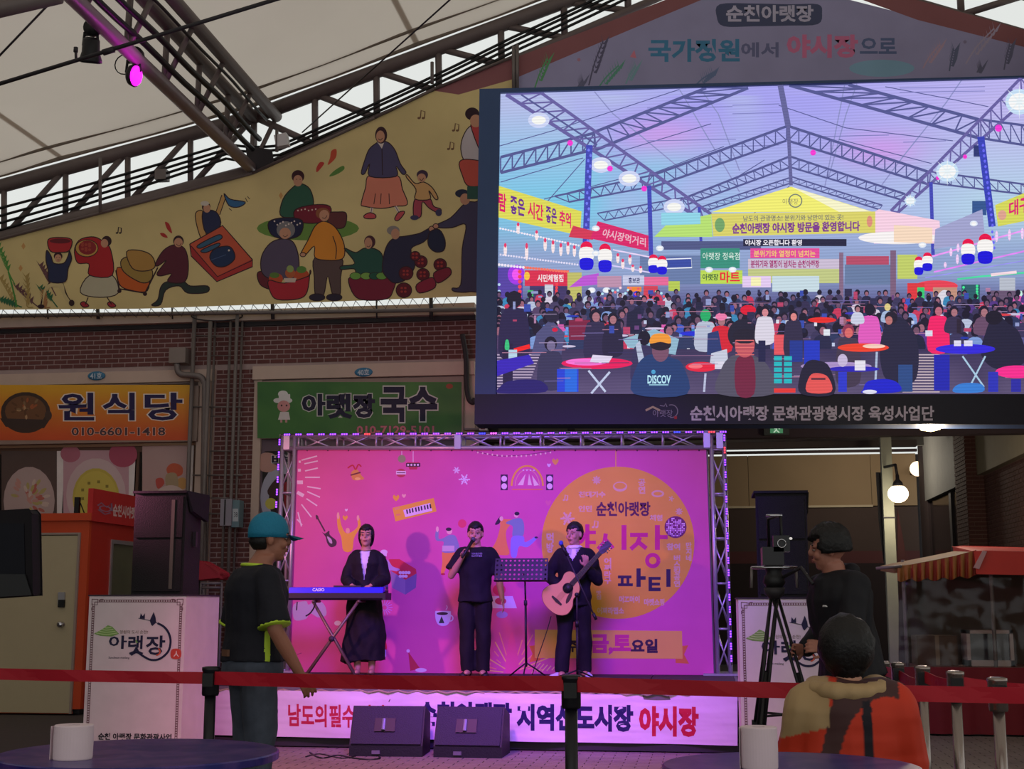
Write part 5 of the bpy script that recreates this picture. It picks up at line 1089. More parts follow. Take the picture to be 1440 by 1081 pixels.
# fountain of sparks
for k in range(18):
    a = -PI / 2 + (k - 8.5) * .17; r0, r1 = 10 + (k % 3) * 9, 26 + (k % 4) * 11
    c.line([(720 + r0 * math.cos(a) * 1.2, 946 + r0 * math.sin(a)), (720 + r1 * math.cos(a) * 1.2, 946 + r1 * math.sin(a))], 1.6, (244, 160, 130) if k % 3 else (246, 206, 120))
c.blob([(712, 946), (713, 915), (720, 888), (727, 915), (729, 946)], (226, 90, 150)); 
for k in range(7): c.line([(748 + k * 7, 946 - k), (760 + k * 5, 932 + k * 1.3)], 1.4, (246, 206, 150))
# the circle
c.line([(866, 634), (866, 658)], 1.5, (240, 180, 80)); c.ell(869, 763, 107.5, 107, (238, 178, 52), n=72)
PL = (232, 190, 150); 
flake(839, 675, 6, PL, 2, 8); flake(798, 729, 10, PL, 2.6); flake(955, 719, 5, PL, 1.6, 8); flake(944, 701, 4, PL, 1.3, 5)
for s_, q4 in (('천대가수', (814, 691, 851, 699)), ('인민', (814, 711, 832, 719)), ('체험', (914, 724, 931, 732)), ('참여', (938, 764, 956, 773)), ('머끄머이', (871, 838, 899, 847)), ('마켓쇼핑', (906, 842, 934, 851)), ('어쩌라맵소', (840, 854, 877, 863))): c.text(s_, q4, PL, .04)
def vtext(s_, x0, x1, y0, y1):
    h = (y1 - y0) / len(s_)
    for k, ch in enumerate(s_): c.text(ch, (x0, y0 + k * h + .5, x1, y0 + (k + 1) * h - .5), PL, .04)
vtext('공연', 898, 907, 673, 694); vtext('먹방', 769, 778, 749, 777); vtext('어쩌라구', 850, 859, 784, 821); vtext('버스킹공연', 948, 956, 780, 825); vtext('만지네', 965, 972, 762, 789); vtext('맛집', 839, 845, 830, 843)
c.ell(872, 684, 10, 7, PL); c.ell(872, 683, 8, 4.5, (238, 178, 52)); c.ell(925, 694, 9, 5, PL); c.ell(925, 694, 6, 2.6, (238, 178, 52)); note(796, 699, 4, PL); note(838, 736, 5, PL)
c.text('순천아랫장', (839, 706, 914, 725), (90, 30, 60), .035)
MG = (206, 40, 120)
# lettering of the night market title built from bars and rings
c.ring(812, 754, 9, 5, MG); c.rect(823, 737, 829, 775, MG); c.rect(829, 746, 838, 751, MG); c.rect(829, 760, 838, 765, MG)
c.line([(852, 750), (850, 762), (841, 772)], 6, MG); c.line([(851, 758), (862, 771)], 6, MG); c.rect(874, 738, 881, 773, MG)
c.rect(886, 749, 911, 755, MG); c.line([(900, 755), (896, 764), (887, 772)], 6, MG); c.line([(898, 762), (909, 771)], 6, MG); c.rect(921, 738, 928, 773, MG); c.rect(928, 752, 939, 758, MG); c.ring(918, 788, 8, 5.6, MG)
NV = (50, 28, 60)
c.rect(869, 809, 888, 813, NV); c.rect(869, 820, 890, 824, NV); c.rect(873, 812, 877, 821, NV); c.rect(881, 812, 885, 821, NV); c.rect(895, 799, 901, 825, NV); c.rect(901, 810, 908, 815, NV)
c.rect(912, 811, 929, 815, NV); c.rect(912, 811, 917, 830, NV); c.rect(912, 819, 928, 823, NV); c.rect(912, 826, 929, 831, NV); c.rect(937, 800, 943, 825, NV)
# disco ball
c.ell(950, 741, 15.5, 15.5, (120, 40, 90)); random.seed(5)
for j in range(-6, 7):
    for i in range(-6, 7):
        x, y = i * 2.4, j * 2.4
        if x * x + y * y < 190 and random.random() < .72: c.rect(950 + x - 1, 741 + y - 1, 950 + x + .9, 741 + y + .9, random.choice([(236, 190, 220), (190, 120, 180), (244, 214, 230)]))
# ribbon
c.poly([(744, 908), (760, 906), (760, 928), (744, 931), (749, 919)], (226, 120, 60)); c.poly([(950, 909), (968, 907), (962, 920), (969, 933), (950, 932)], (226, 120, 60)); c.poly([(752, 885), (959, 887), (960, 926), (752, 925)], (240, 186, 84))
c.text('매주', (784, 900, 812, 916), (60, 30, 60), .04); c.text('금,토', (832, 893, 886, 918), (214, 60, 130), .055); c.text('요일', (888, 899, 924, 917), (60, 30, 60), .045)
c.build('printed_sheet', paint_mat('backdrop_vinyl', .5, 1.0, wrinkle=.08), bd)
pb_ = bmesh.new(); pts3 = [c.P(*bq(u, v)) for u, v in ((0, 0), (1, 0), (1, 1), (0, 1))]
for a, b in zip(pts3, pts3[1:] + pts3[:1]): add_tube(pb_, [a + V((0, .03, 0)), b + V((0, .03, 0))], .02, 8)
bm_obj('hem_pipe', pb_, M_steel, bd)
# truss arch
M_tr = mat('truss_alu', (178, 170, 178), .35, .6)
ta = thing('stage_truss', (X(705, YBD), YBD + .1, HS), 'silver lattice truss frame around the magenta stage backdrop', 'truss')
T = lambda px, py, dy=0: at(px, py, YBD - .02) + V((0, dy, 0))
def chord(a, b, dy): tube('chord', [T(*a, dy), T(*b, dy)], .024, M_tr, ta, 10)
for dy in (0, .28):
    chord((394, 613), (1020, 608), dy); chord((396, 630), (1016, 629), dy)
def sect(pa, pb, pc, pd, n, kind):    # pa-pb first chord, pc-pd second chord
    for i in range(n + 1):
        f = i / n; a = T(*pa).lerp(T(*pb), f); b = T(*pc).lerp(T(*pd), f)
        tube('rung', [a, b], .013, M_tr, ta, 6); tube('rung', [a, a + V((0, .28, 0))], .012, M_tr, ta, 6); tube('rung', [a + V((0, .28, 0)), b + V((0, .28, 0))], .012, M_tr, ta, 6)
        if i < n:
            a2 = T(*pa).lerp(T(*pb), (i + 1) / n); b2 = T(*pc).lerp(T(*pd), (i + 1) / n)
            dy = V((0, .0, 0)); e = .12
            if kind == 'X': tube('lacing', [a.lerp(a2, e), b.lerp(b2, 1 - e)], .010, M_tr, ta, 6); tube('lacing', [a.lerp(a2, 1 - e), b.lerp(b2, e)], .010, M_tr, ta, 6)
            else: tube('lacing', [a, b2], .010, M_tr, ta, 6)
            tube('lacing', [a + V((0, .28, 0)), b2 + V((0, .28, 0))], .009, M_tr, ta, 6)
sect((420, 613), (640, 611), (420, 630), (640, 630), 4, 'X'); sect((648, 611), (990, 608), (648, 630), (990, 629), 6, 'X')
def column_(xo_t, xi_t, xo_b, xi_b, yb):
    for dy in (0, .28): chord((xo_t, 612), (xo_b, yb), dy); chord((xi_t, 612), (xi_b, yb), dy)
    sect((xo_t, 632), (xo_b, yb - 6), (xi_t, 632), (xi_b, yb - 6), 5, 'X')
column_(398, 415, 387, 404, 948); column_(1000, 1018, 1010, 1028, 955)
for px, py in ((644, 620), (994, 618), (404, 621), (1012, 619)): 
    p = T(px, py); box('joint_plate', (p.x - .035, p.y - .03, p.z - .09), (p.x + .035, p.y + .31, p.z + .09), M_tr, ta, .005)
for px, py in ((396, 948), (1019, 955)): p = T(px, py); box('base_plate', (p.x - .22, p.y - .15, HS + .001), (p.x + .22, min(p.y + .42, YS1 + .4), HS + .02), M_tr, ta, .003)
hooks = bmesh.new()
for i in range(20):
    x = 432 + i * 29; add_tube(hooks, [T(x, 630), c.P(x, 634)], .006, 4)
bm_obj('tie_cord', hooks, M_dark, ta)
# LED modules
ls = thing('led_tape', T(700, 606), 'purple led light tape running around the outer edge of the stage truss', 'light strip')
M_led = {k: mat('led_' + k, c_, .4, emit=e, ecol=c_) for k, c_, e in (('violet', (132, 60, 255), 3.2), ('red', (255, 60, 60), 2.4), ('blue', (50, 60, 255), 2.6), ('pink', (240, 90, 230), 2.4))}
M_ledbody = mat('led_body', (60, 50, 90), .5)
def led(px, py, vert, col):
    p = T(px, py, -.035); bm = bmesh.new(); d = V((0, 0, 1)) if vert else V((1, 0, 0))
    if vert: add_box(bm, p - V((.012, .0, .040)), p + V((.012, .012, .040)))
    else: add_box(bm, p - V((.040, 0, .012)), p + V((.040, .012, .012)))
    o = bm_obj('led_module', bm, M_ledbody, ls); bm = bmesh.new()
    for k in (-1, 0, 1): add_box(bm, p + d * (k * .026) - V((.0085, .006, .0085)), p + d * (k * .026) + V((.0085, 0, .0085)))
    bm_obj('diode', bm, M_led[col], o)
for i in range(39):
    x = 405 + i * 16.1; col = {7: 'red', 17: 'blue', 18: 'pink', 34: 'blue', 37: 'red'}.get(i, 'violet'); led(x, 611.5 - i * .1, False, col)
for i in range(10): led(394.5 - i * .9, 622 + i * 17.5, True, 'violet')
for i in range(19): led(1018.5 + i * .55, 616 + i * 17.2, True, 'red' if i == 1 else 'violet')
tp = bmesh.new(); add_tube(tp, [T(388, 790, -.03), T(396, 611, -.03), T(1019, 607.5, -.03), T(1029, 935, -.03)], .006, 5); bm_obj('wire', tp, M_dark, ls)
# ================================================================== PEOPLE
def remesh(bm, vox, name, smooth_it=2, fold=0.0, fs=7.0):
    bmesh.ops.recalc_face_normals(bm, faces=bm.faces)
    me = bpy.data.meshes.new('tmp'); bm.to_mesh(me); bm.free()
    o = bpy.data.objects.new('tmp', me); COL.objects.link(o)
    md = o.modifiers.new('r', 'REMESH'); md.mode = 'VOXEL'; md.voxel_size = vox; md.adaptivity = 0
    bpy.context.view_layer.update()
    me2 = bpy.data.meshes.new_from_object(o.evaluated_get(bpy.context.evaluated_depsgraph_get())); me2.name = name
    bpy.data.objects.remove(o); bpy.data.meshes.remove(me)
    b = bmesh.new(); b.from_mesh(me2)
    for _ in range(smooth_it): bmesh.ops.smooth_vert(b, verts=b.verts, factor=.5, use_axis_x=True, use_axis_y=True, use_axis_z=True)
    if fold:
        b.normal_update()
        ds = [v.normal * fold * (noise.noise(V((v.co.x * fs, v.co.y * fs, v.co.z * fs * .55))) + .5 * noise.noise(V((v.co.x * fs * 2.3 + 9, v.co.y * fs * 2.3, v.co.z * fs * 1.5)))) for v in b.verts]
        for v, d in zip(b.verts, ds): v.co += d
    b.to_mesh(me2); b.free()
    for p in me2.polygons: p.use_smooth = True
    return me2
def limb(bm, ps, rs, n=12):
    ps = [V(p) for p in ps]
    for p, q, a, b in zip(ps, ps[1:], rs, rs[1:]):
        add_tube(bm, [p, p.lerp(q, .33), p.lerp(q, .66), q], [a, a + (b - a) * .2 + .004, a + (b - a) * .6 + .002, b], n)
    for p, r in zip(ps, rs): add_ell(bm, p, r, r, r, seg=12, rg=8)
def torso(bm, rs, M, n=20):
    out = []
    for z, rx, ry, yo in rs:
        out.append([M @ V((rx * math.cos(2 * PI * k / n), yo + ry * math.sin(2 * PI * k / n), z)) for k in range(n)])
    rings(bm, out)
def add_hand(bm, w_, d, nrm, thumb, curl=.5, s=1.0, tcurl=.4):
    d = V(d).normalized(); nrm = V(nrm); nrm = (nrm - d * nrm.dot(d)).normalized(); t = V(thumb); t = (t - d * t.dot(d) - nrm * t.dot(nrm)).normalized(); w_ = V(w_)
    rs = []
    for f, hw, th in ((-.02, .024, .020), (.0, .026, .018), (.03, .037, .016), (.065, .042, .014), (.088, .040, .011)):
        rs.append([w_ + (d * f + t * (hw * math.cos(2 * PI * k / 12)) + nrm * (th * math.sin(2 * PI * k / 12))) * s for k in range(12)])
    rings(bm, rs)
    for i, (o_, L) in enumerate(((.0325, .070), (.011, .080), (-.011, .074), (-.032, .058))):
        p = w_ + (d * .075 + t * o_) * s; a = curl * (.35 + .08 * i); pts = [p]; fan = t * (o_ * 2.2)
        p = p + (d + fan).normalized() * .015 * s; pts.append(p)
        for seg, fr in enumerate((.42, .33, .25)):
            dd = ((d + fan) * math.cos(a) + nrm * math.sin(a)).normalized(); p = p + dd * L * fr * s; pts.append(p); a += curl * .75
        add_tube(bm, pts, [.0088 * s, .0088 * s, .0084 * s, .0078 * s, .0062 * s], 8)
        add_ell(bm, pts[-1], .006 * s, .006 * s, .006 * s, seg=6, rg=5)
    p = w_ + (d * .02 + t * .026) * s
    a1 = (d * .55 + t * .75 + nrm * .25 * tcurl).normalized(); a2 = (d * .8 + t * .35 + nrm * .7 * tcurl).normalized(); a3 = (d * .9 + nrm * .9 * tcurl).normalized()
    add_tube(bm, [p, p + a1 * .035 * s, p + (a1 * .035 + a2 * .03) * s, p + (a1 * .035 + a2 * .03 + a3 * .024) * s], [.013 * s, .0115 * s, .010 * s, .0075 * s], 8)
def head_geo(bm, HM):
    add_ell(bm, V((0, 0, 0)), .001, .001, .001, seg=6, rg=4) if False else None
    def E(c, rx, ry, rz): add_ell(bm, HM @ V(c), rx, ry, rz, HM.to_3x3(), 18, 12)
    E((0, .012, .032), .076, .094, .096); E((0, -.018, -.035), .060, .068, .078); E((0, -.045, -.085), .032, .032, .026)
    E((0, -.098, -.008), .012, .016, .020); E((0, -.090, .012), .009, .012, .030)
    E((0, -.083, -.052), .024, .010, .010); E((-.030, -.072, .028), .026, .018, .010); E((.030, -.072, .028), .026, .018, .010)
    for s_ in (-1, 1): E((s_ * .078, .012, .0), .011, .020, .032); E((s_ * .042, -.058, -.022), .022, .026, .026)
def person(label, loc, rz, J, H=1.7, parts=None, head_yaw=0, head_pitch=0, lean=0.0, vox=.0085, female=False, skin=None, hair='short', hands=None, leg_skin=False, torso_k=1.0, name='person', sleeve=1.0, headoff=(0, 0, 0)):
    k = H / 1.7; t = thing(name, loc, label, 'person', rz=rz); skin = skin or M_skin
    D = {'hip_l': (.085, 0, .90), 'knee_l': (.095, -.02, .49), 'ank_l': (.10, .02, .09), 'hip_r': (-.085, 0, .90), 'knee_r': (-.095, -.02, .49), 'ank_r': (-.10, .02, .09),
         'sho_l': (.165, 0, 1.375), 'elb_l': (.23, .03, 1.12), 'wri_l': (.25, -.03, .87), 'sho_r': (-.165, 0, 1.375), 'elb_r': (-.23, .03, 1.12), 'wri_r': (-.25, -.03, .87), 'pelvis': (0, 0, .92)}
    D.update(J); D = {a: V(b) * k for a, b in D.items()}
    pel = D['pelvis']; dz = pel.z - .92 * k
    Mt = Matrix.Translation(pel) @ Matrix.Rotation(lean, 4, 'X') @ Matrix.Translation(-V((0, 0, .92 * k))) @ Matrix.Scale(k, 4)
    if female: tr_ = [(.83, .14, .11, .0), (.90, .165, .125, 0), (.98, .15, .11, 0), (1.08, .118, .088, 0), (1.20, .135, .10, -.005), (1.29, .145, .118, -.01), (1.37, .145, .09, 0), (1.42, .10, .075, 0), (1.455, .052, .05, .0), (1.50, .045, .048, -.005)]
    else: tr_ = [(.83, .14, .115, 0), (.90, .158, .125, 0), (1.0, .145, .112, 0), (1.10, .145, .105, -.005), (1.22, .160, .115, -.008), (1.32, .175, .120, -.005), (1.39, .165, .10, 0), (1.44, .10, .08, .005), (1.47, .062, .062, .0), (1.52, .056, .060, -.01)]
    tr_ = [(z, rx * torso_k, ry * torso_k, yo) for z, rx, ry, yo in tr_]
    tr_ = [(z, rx, ry, yo + headoff[1] * max(0, z - 1.42) * 7) for z, rx, ry, yo in tr_]
    HM = Mt @ Matrix.Translation(V((0, -.018, 1.595)) + V(headoff)) @ Matrix.Rotation(head_yaw, 4, 'Z') @ Matrix.Rotation(-lean * .8 + head_pitch, 4, 'X') @ Matrix.Scale(1.05, 4)
    bm = bmesh.new(); torso(bm, tr_, Mt); add_tube(bm, [Mt @ V((0, .0, 1.43)), HM @ V((0, .01, -.04))], [.058 * k, .052 * k], 14); head_geo(bm, HM)
    for s_ in 'lr':
        limb(bm, [D['hip_' + s_], D['knee_' + s_], D['ank_' + s_]], [.085 * k, .055 * k, .038 * k])
        a = D['ank_' + s_]; add_ell(bm, a + V((0, -.055, -.045)) * k, .040 * k, .115 * k, .034 * k)
        limb(bm, [Mt @ V((.10 if s_ == 'l' else -.10, 0, 1.37)), D['sho_' + s_], D['elb_' + s_], D['wri_' + s_]], [.06 * k, .058 * k, .041 * k, .027 * k])
        h = dict(d=(D['wri_' + s_] - D['elb_' + s_]), n=(-1 if s_ == 'l' else 1, 0, 0), t=(0, -1, 0), curl=.5); h.update((hands or {}).get(s_, {}))
        add_hand(bm, D['wri_' + s_], h['d'], h['n'], h['t'], h['curl'], k * .95)
    me = remesh(bm, vox * .72, 'body', 1); o = link('body', me, skin, t, world=False)
    # face
    def fpart(nm, items, m):
        b = bmesh.new()
        for cc, r in items: add_ell(b, HM @ V(cc), r[0] * k, r[1] * k, r[2] * k, HM.to_3x3().normalized(), 10, 7)
        return bm_obj(nm, b, m, t, world=False, smooth=True)
    for s_ in (-1, 1):
        e = fpart('eye', [((s_ * .030, -.078, .008), (.0120, .008, .0060))], mat('eye_white', (170, 150, 142), .4)); fp = fpart('pupil', [((s_ * .030, -.0845, .008), (.0058, .004, .0062))], M_black)
        fpart('eyebrow', [((s_ * .031, -.086, .036), (.020, .006, .0042))], M_hair)
    fpart('lips', [((0, -.091, -.050), (.024, .006, .0055)), ((0, -.090, -.058), (.019, .006, .0055))], mat('lips', (150, 80, 76), .5))
    # hair shell
    b = bmesh.new(); seg, rg = 40, 26; rv = []
    st_ = 'short' if hair == 'under' else hair
    for j in range(rg + 1):
        th = PI * j / rg; r_ = []
        for i in range(seg):
            ph = 2 * PI * i / seg; d = V((math.sin(th) * math.cos(ph), math.sin(th) * math.sin(ph), math.cos(th)))
            R = V((.082, .101, .104)); low = (-.35 if d.y < .2 else -.80) if st_ == 'short' else (-.9 if st_ == 'bob' else -.45)
            front = d.y < -.25; cut = (d.z < .20 + .30 * abs(d.x) and front and abs(d.x) < .80) or d.z < low or (st_ == 'short' and abs(d.x) > .6 and d.z < .0 and d.y < .15)
            n_ = noise.noise(d * 9) * .5 + noise.noise(d * 22) * .3
            f = (1.10 if not (hair == 'under' and d.z > -.25) else .97) + n_ * (.02 if hair == 'under' else .10 if st_ != 'perm' else .20) + (.14 if st_ == 'perm' else 0) + (.12 * max(0, -d.z) if st_ == 'bob' else 0)
            if cut: f = .84
            r_.append(HM @ (V((0, .012, .034)) + V((d.x * R.x, d.y * R.y, d.z * R.z)) * f + (V((0, .01, -.04)) * max(0, -d.z) if st_ == 'bob' and not cut else V((0, 0, 0)))))
        rv.append(r_)
    rings(b, rv, cap=True); bmesh.ops.remove_doubles(b, verts=b.verts, dist=.0004)
    for f in list(b.faces):
        pass
    bm_obj('hair', b, M_hair, t, world=False, smooth=True)
    return t, D, Mt, HM, k, tr_
def cloth(name, t, build, m, vox=.011, fold=.012, fs=7.0, sm=3, cond=None):
    b = bmesh.new(); build(b); me = remesh(b, vox, name, sm, fold, fs)
    o = link(name, me, None, t, world=False)
    if isinstance(m, list) and isinstance(m[0], tuple):
        ca = me.color_attributes.new('Col', 'FLOAT_COLOR', 'POINT')
        for i, v in enumerate(me.vertices): ca.data[i].color = (*lin(m[cond(v.co)]), 1)
        me.materials.append(paint_mat('jacket_panels', .65, 1.0, wrinkle=.6)); return o
    ms = m if isinstance(m, (list, tuple)) else [m]
    for q in ms: me.materials.append(q)
    if cond:
        for p in me.polygons: p.material_index = cond(p.center)
    return o
def shirt(b, D, Mt, k, tr_, grow, z0, sleeves, ztop=1.455, neck=.075, hem=0.0, ga_k=.55):
    rs = [(z, rx + grow, ry + grow, yo) for z, rx, ry, yo in tr_ if z0 < z < ztop]
    f = rs[0]; rs = [(z0, f[1] + hem, f[2] + hem, f[3])] + rs + [(ztop, neck, neck * .95, 0)]
    torso(b, rs, Mt)
    for s_ in 'lr':
        S, E, W_ = D['sho_' + s_], D['elb_' + s_], D['wri_' + s_]; base = Mt @ V((.09 if s_ == 'l' else -.09, 0, 1.365))
        g = grow * ga_k
        if sleeves >= 1:
            f = min(1, sleeves - 1); limb(b, [base, S, E, E.lerp(W_, f)], [(.062 + g) * k, (.056 + g) * k, (.044 + g) * k, (.036 + g * .8) * k])
        else: limb(b, [base, S], [(.068 + g) * k, (.060 + g) * k]); add_tube(b, [S, S.lerp(E, sleeves)], [(.060 + g) * k, (.060 + g * 1.9) * k], 14)
def trousers(b, D, Mt, k, tr_, grow, ztop, cuff=.055, down=1.0):
    rs = [(z, rx + grow, ry + grow, yo) for z, rx, ry, yo in tr_ if z < ztop - .02]; l = [q for q in tr_ if q[0] >= ztop - .02][0]
    torso(b, rs + [(ztop, l[1] + grow, l[2] + grow, 0)], Mt)
    for s_ in 'lr':
        h, kn, a = D['hip_' + s_], D['knee_' + s_], D['ank_' + s_]; limb(b, [h, kn], [(.088 + grow) * k, (.062 + grow) * k]); add_tube(b, [kn, kn.lerp(a, .5), kn.lerp(a, down) + V((0, 0, -.03)) * k], [(.062 + grow) * k, cuff * 1.05 * k, cuff * k], 14)
def shoe(t, D, s_, m, k, rot=0, sole=None):
    a = D['ank_' + s_]; b = bmesh.new(); rs = []
    for y, w_, h0, h1 in ((.062, .028, .0, .07), (.05, .036, 0, .085), (.0, .040, 0, .085), (-.06, .044, 0, .066), (-.12, .048, 0, .048), (-.165, .040, .002, .040), (-.185, .022, .006, .028)):
        z0 = -a.z / k + .004; R = Matrix.Rotation(rot, 3, 'Z')
        rs.append([a + R @ V((w_ * math.cos(2 * PI * q / 12), y, z0 + (h0 + h1) / 2 + (h1 - h0) / 2 * math.sin(2 * PI * q / 12))) * k for q in range(12)])
    rings(b, rs); bm_obj('shoe', b, m, t, world=False, smooth=True)
M_navy = mat('fabric_navy_black', (16, 13, 22), .85, bump=.3, scale=25)
M_blk = mat('fabric_black', (13, 11, 15), .85, bump=.3, scale=25)
M_jacket = mat('jacket_black', (14, 11, 17), .8, bump=.3, scale=25)
M_wshirt = mat('shirt_white', (225, 218, 222), .7)
# ---- keyboard player
PY = 14.15
p = at(512, 945, PY); p.z = HS
J = {'sho_l': (.145, 0, 1.345), 'sho_r': (-.145, 0, 1.345), 'elb_l': (.235, -.02, 1.10), 'elb_r': (-.24, -.02, 1.10), 'wri_l': (.10, -.25, 1.03), 'wri_r': (-.13, -.25, 1.03), 'ank_l': (.09, -.02, .09), 'ank_r': (-.07, -.06, .09)}
t, D, Mt, HM, k, tr_ = person('woman in black jacket and long black skirt standing behind the keyboard', p, .12, J, 1.545, female=True, hair='bob', head_pitch=-.10, hands={'l': dict(n=(0, 0, -1), t=(-1, 0, 0), curl=.35), 'r': dict(n=(0, 0, -1), t=(1, 0, 0), curl=.35)})
cloth('blouse', t, lambda b: torso(b, [(z, rx + .012, ry + .014, yo) for z, rx, ry, yo in tr_ if .95 < z < 1.43] + [(1.44, .06, .06, 0)], Mt), M_wshirt, .012, .004)
o = cloth('jacket', t, lambda b: shirt(b, D, Mt, k, tr_, .036, .90, 1.9, 1.44, .085, .02), M_jacket, .011, .016)
bb_ = bmesh.new(); bb_.from_mesh(o.data)
kill = [f for f in bb_.faces if f.normal.y < -.25 and abs(f.calc_center_median().x) < max(0, (f.calc_center_median().z / k - 1.10) * .17)]
bmesh.ops.delete(bb_, geom=kill, context='FACES'); bb_.to_mesh(o.data); bb_.free()
cloth('skirt', t, lambda b: torso(b, [(.16, .265, .20, 0), (.35, .25, .19, 0), (.6, .22, .17, 0), (.85, .19, .145, 0), (1.0, .165, .125, 0)], Mt), M_blk, .012, .03, 6)
# ---- singer
p = at(668, 951, 14.1); p.z = HS
J = {'elb_r': (-.275, -.03, 1.13), 'wri_r': (-.125, -.19, 1.335), 'elb_l': (.265, .03, 1.10), 'wri_l': (.315, -.06, .86), 'sho_l': (.172, 0, 1.375), 'sho_r': (-.172, 0, 1.375), 'ank_l': (.095, 0, .09), 'ank_r': (-.085, 0, .09)}
t, D, Mt, HM, k, tr_ = person('man in black T-shirt and trousers singing into a hand-held microphone', p, .05, J, 1.56, head_yaw=.05, hands={'r': dict(d=(.35, -.35, .75), n=(.7, -.5, -.3), t=(.2, -.6, .6), curl=1.25), 'l': dict(curl=.35)})
o = cloth('shirt', t, lambda b: shirt(b, D, Mt, k, tr_, .038, .83, .78, 1.45, .085, .012), M_navy, .011, .018)
cloth('trousers', t, lambda b: trousers(b, D, Mt, k, tr_, .022, 1.0, .078), M_blk, .011, .014)
shoe(t, D, 'l', M_black, k, .25); shoe(t, D, 'r', M_black, k, -.25)
cvs = Canvas((0, 0, 0), (0, -1, 0), .0003, P=lambda x, y: V((x, -.178, y))); cvs.text('OUR BELOVED', (-.02, 1.268, .09, 1.250), (170, 165, 190), .0); cvs.text('SUMMER', (-.02, 1.243, .09, 1.226), (170, 165, 190), .0); o = cvs.build('chest_print', PM); o.parent = t
mc = thing('microphone', tuple(p + V((-.14, -.24, 1.30))), 'black hand-held microphone in the singer\'s raised hand', 'microphone')
w0 = Matrix.Translation(p) @ Matrix.Rotation(.05, 4, 'Z'); hp = w0 @ (D['wri_r'] + V((.045, -.085, .055))); mouth = w0 @ (HM @ V((-.01, -.15, -.055)))
dd = (mouth - hp).normalized(); a0 = hp - dd * .09
tube('handle', [a0, mouth - dd * .03], [.013, .019], M_black, mc, 12); b = bmesh.new(); add_ell(b, mouth - dd * .01, .027, .027, .03); bm_obj('grille', b, mat('mic_grille', (90, 88, 100), .35, .7, bump=.6, scale=300), mc, smooth=True)
# ---- guitarist
PYg = 14.05
p = at(808, 951, PYg); p.z = HS; pg = p.copy()
J = {'elb_r': (-.30, .02, 1.13), 'wri_r': (-.165, -.205, 1.015), 'elb_l': (.285, -.03, 1.08), 'wri_l': (.155, -.225, 1.235), 'sho_l': (.168, 0, 1.37), 'sho_r': (-.168, 0, 1.37), 'ank_l': (.12, .05, .09), 'ank_r': (-.13, -.08, .09), 'knee_l': (.11, 0, .49), 'knee_r': (-.11, -.05, .49), 'pelvis': (.01, 0, .92)}
t, D, Mt, HM, k, tr_ = person('man in black jacket with white collar playing an acoustic guitar', p, .0, J, 1.545, head_yaw=-.5, hands={'r': dict(d=(.75, -.15, -.35), n=(.1, .9, 0), t=(.4, 0, .9), curl=.7), 'l': dict(d=(.05, -.35, .8), n=(-.5, .7, .3), t=(-.8, .2, .4), curl=1.0)})
cloth('shirt', t, lambda b: torso(b, [(z, rx + .012, ry + .014, yo) for z, rx, ry, yo in tr_ if 1.0 < z < 1.45] + [(1.48, .072, .074, 0)], Mt), M_wshirt, .012, .004)
o = cloth('jacket', t, lambda b: shirt(b, D, Mt, k, tr_, .040, .80, 1.85, 1.45, .088, .015), M_navy, .011, .018)
bb_ = bmesh.new(); bb_.from_mesh(o.data); kill = [f for f in bb_.faces if f.normal.y < -.2 and abs(f.calc_center_median().x) < max(0, (f.calc_center_median().z / k - 1.30) * .55)]
bmesh.ops.delete(bb_, geom=kill, context='FACES'); bb_.to_mesh(o.data); bb_.free()
for s_ in (-1, 1):
    b = bmesh.new(); a = [Mt @ V(q) for q in ((s_ * .02, -.085, 1.44), (s_ * .078, -.045, 1.475), (s_ * .085, -.10, 1.40), (s_ * .03, -.135, 1.37))]
    f = [b.verts.new(q) for q in a]; b.faces.new(f); r_ = bmesh.ops.solidify(b, geom=b.faces[:], thickness=.006); bm_obj('collar', b, M_wshirt, t, world=False)
cloth('trousers', t, lambda b: trousers(b, D, Mt, k, tr_, .020, 1.0, .082), M_navy, .011, .014)
M_sneak = mat('sneaker_white', (210, 205, 225), .6); shoe(t, D, 'r', M_sneak, k, -.7); shoe(t, D, 'l', M_sneak, k, .35)
# ---- guitar
gt = thing('acoustic_guitar', tuple(pg + V((-.1, -.22, .9))), 'light spruce acoustic guitar with a cutaway held by the seated-height strap player'.replace(' held by the seated-height strap player', ' and dark rosette, held by the guitarist'), 'guitar')
gc = pg + V((-.085, -.20, .85)); ga = V((.68, 0, .73)).normalized(); gb = V((-.73, 0, .68)).normalized(); gn = V((0, -1, 0))
def G(u, v, w_=0): return gc + ga * (u * .93) + gb * (v * .92) + gn * w_
ol = [(-.235, 0), (-.215, .11), (-.14, .185), (-.04, .175), (.03, .125), (.10, .118), (.17, .138), (.225, .11), (.245, .045), (.245, -.02), (.205, -.04), (.165, -.095), (.11, -.125), (.03, -.125), (-.04, -.175), (-.14, -.185), (-.215, -.11)]
ol = spline(ol, True, 4)
prism('soundbox', [G(u, v, -.05) for u, v in ol], gn * .095, mat('guitar_side', (120, 66, 44), .35), gt, .004)
M_spruce = mat('spruce_top', (226, 162, 104), .3, var=.06, coat=.3)
prism('top_plate', [G(u * .985, v * .975, .045) for u, v in ol], gn * .004, M_spruce, gt)
lathe('sound_hole', G(.075, 0, .049), [(.050, 0), (.050, .0012)], M_black, gt, 28, tuple(gn)); b = bmesh.new()
for r0 in (.056,): add_tube(b, [G(.075 + r0 * math.cos(a * PI / 14), r0 * math.sin(a * PI / 14), .050) for a in range(29)], .003, 5)
bm_obj('rosette', b, mat('rosette', (60, 34, 30), .4), gt)
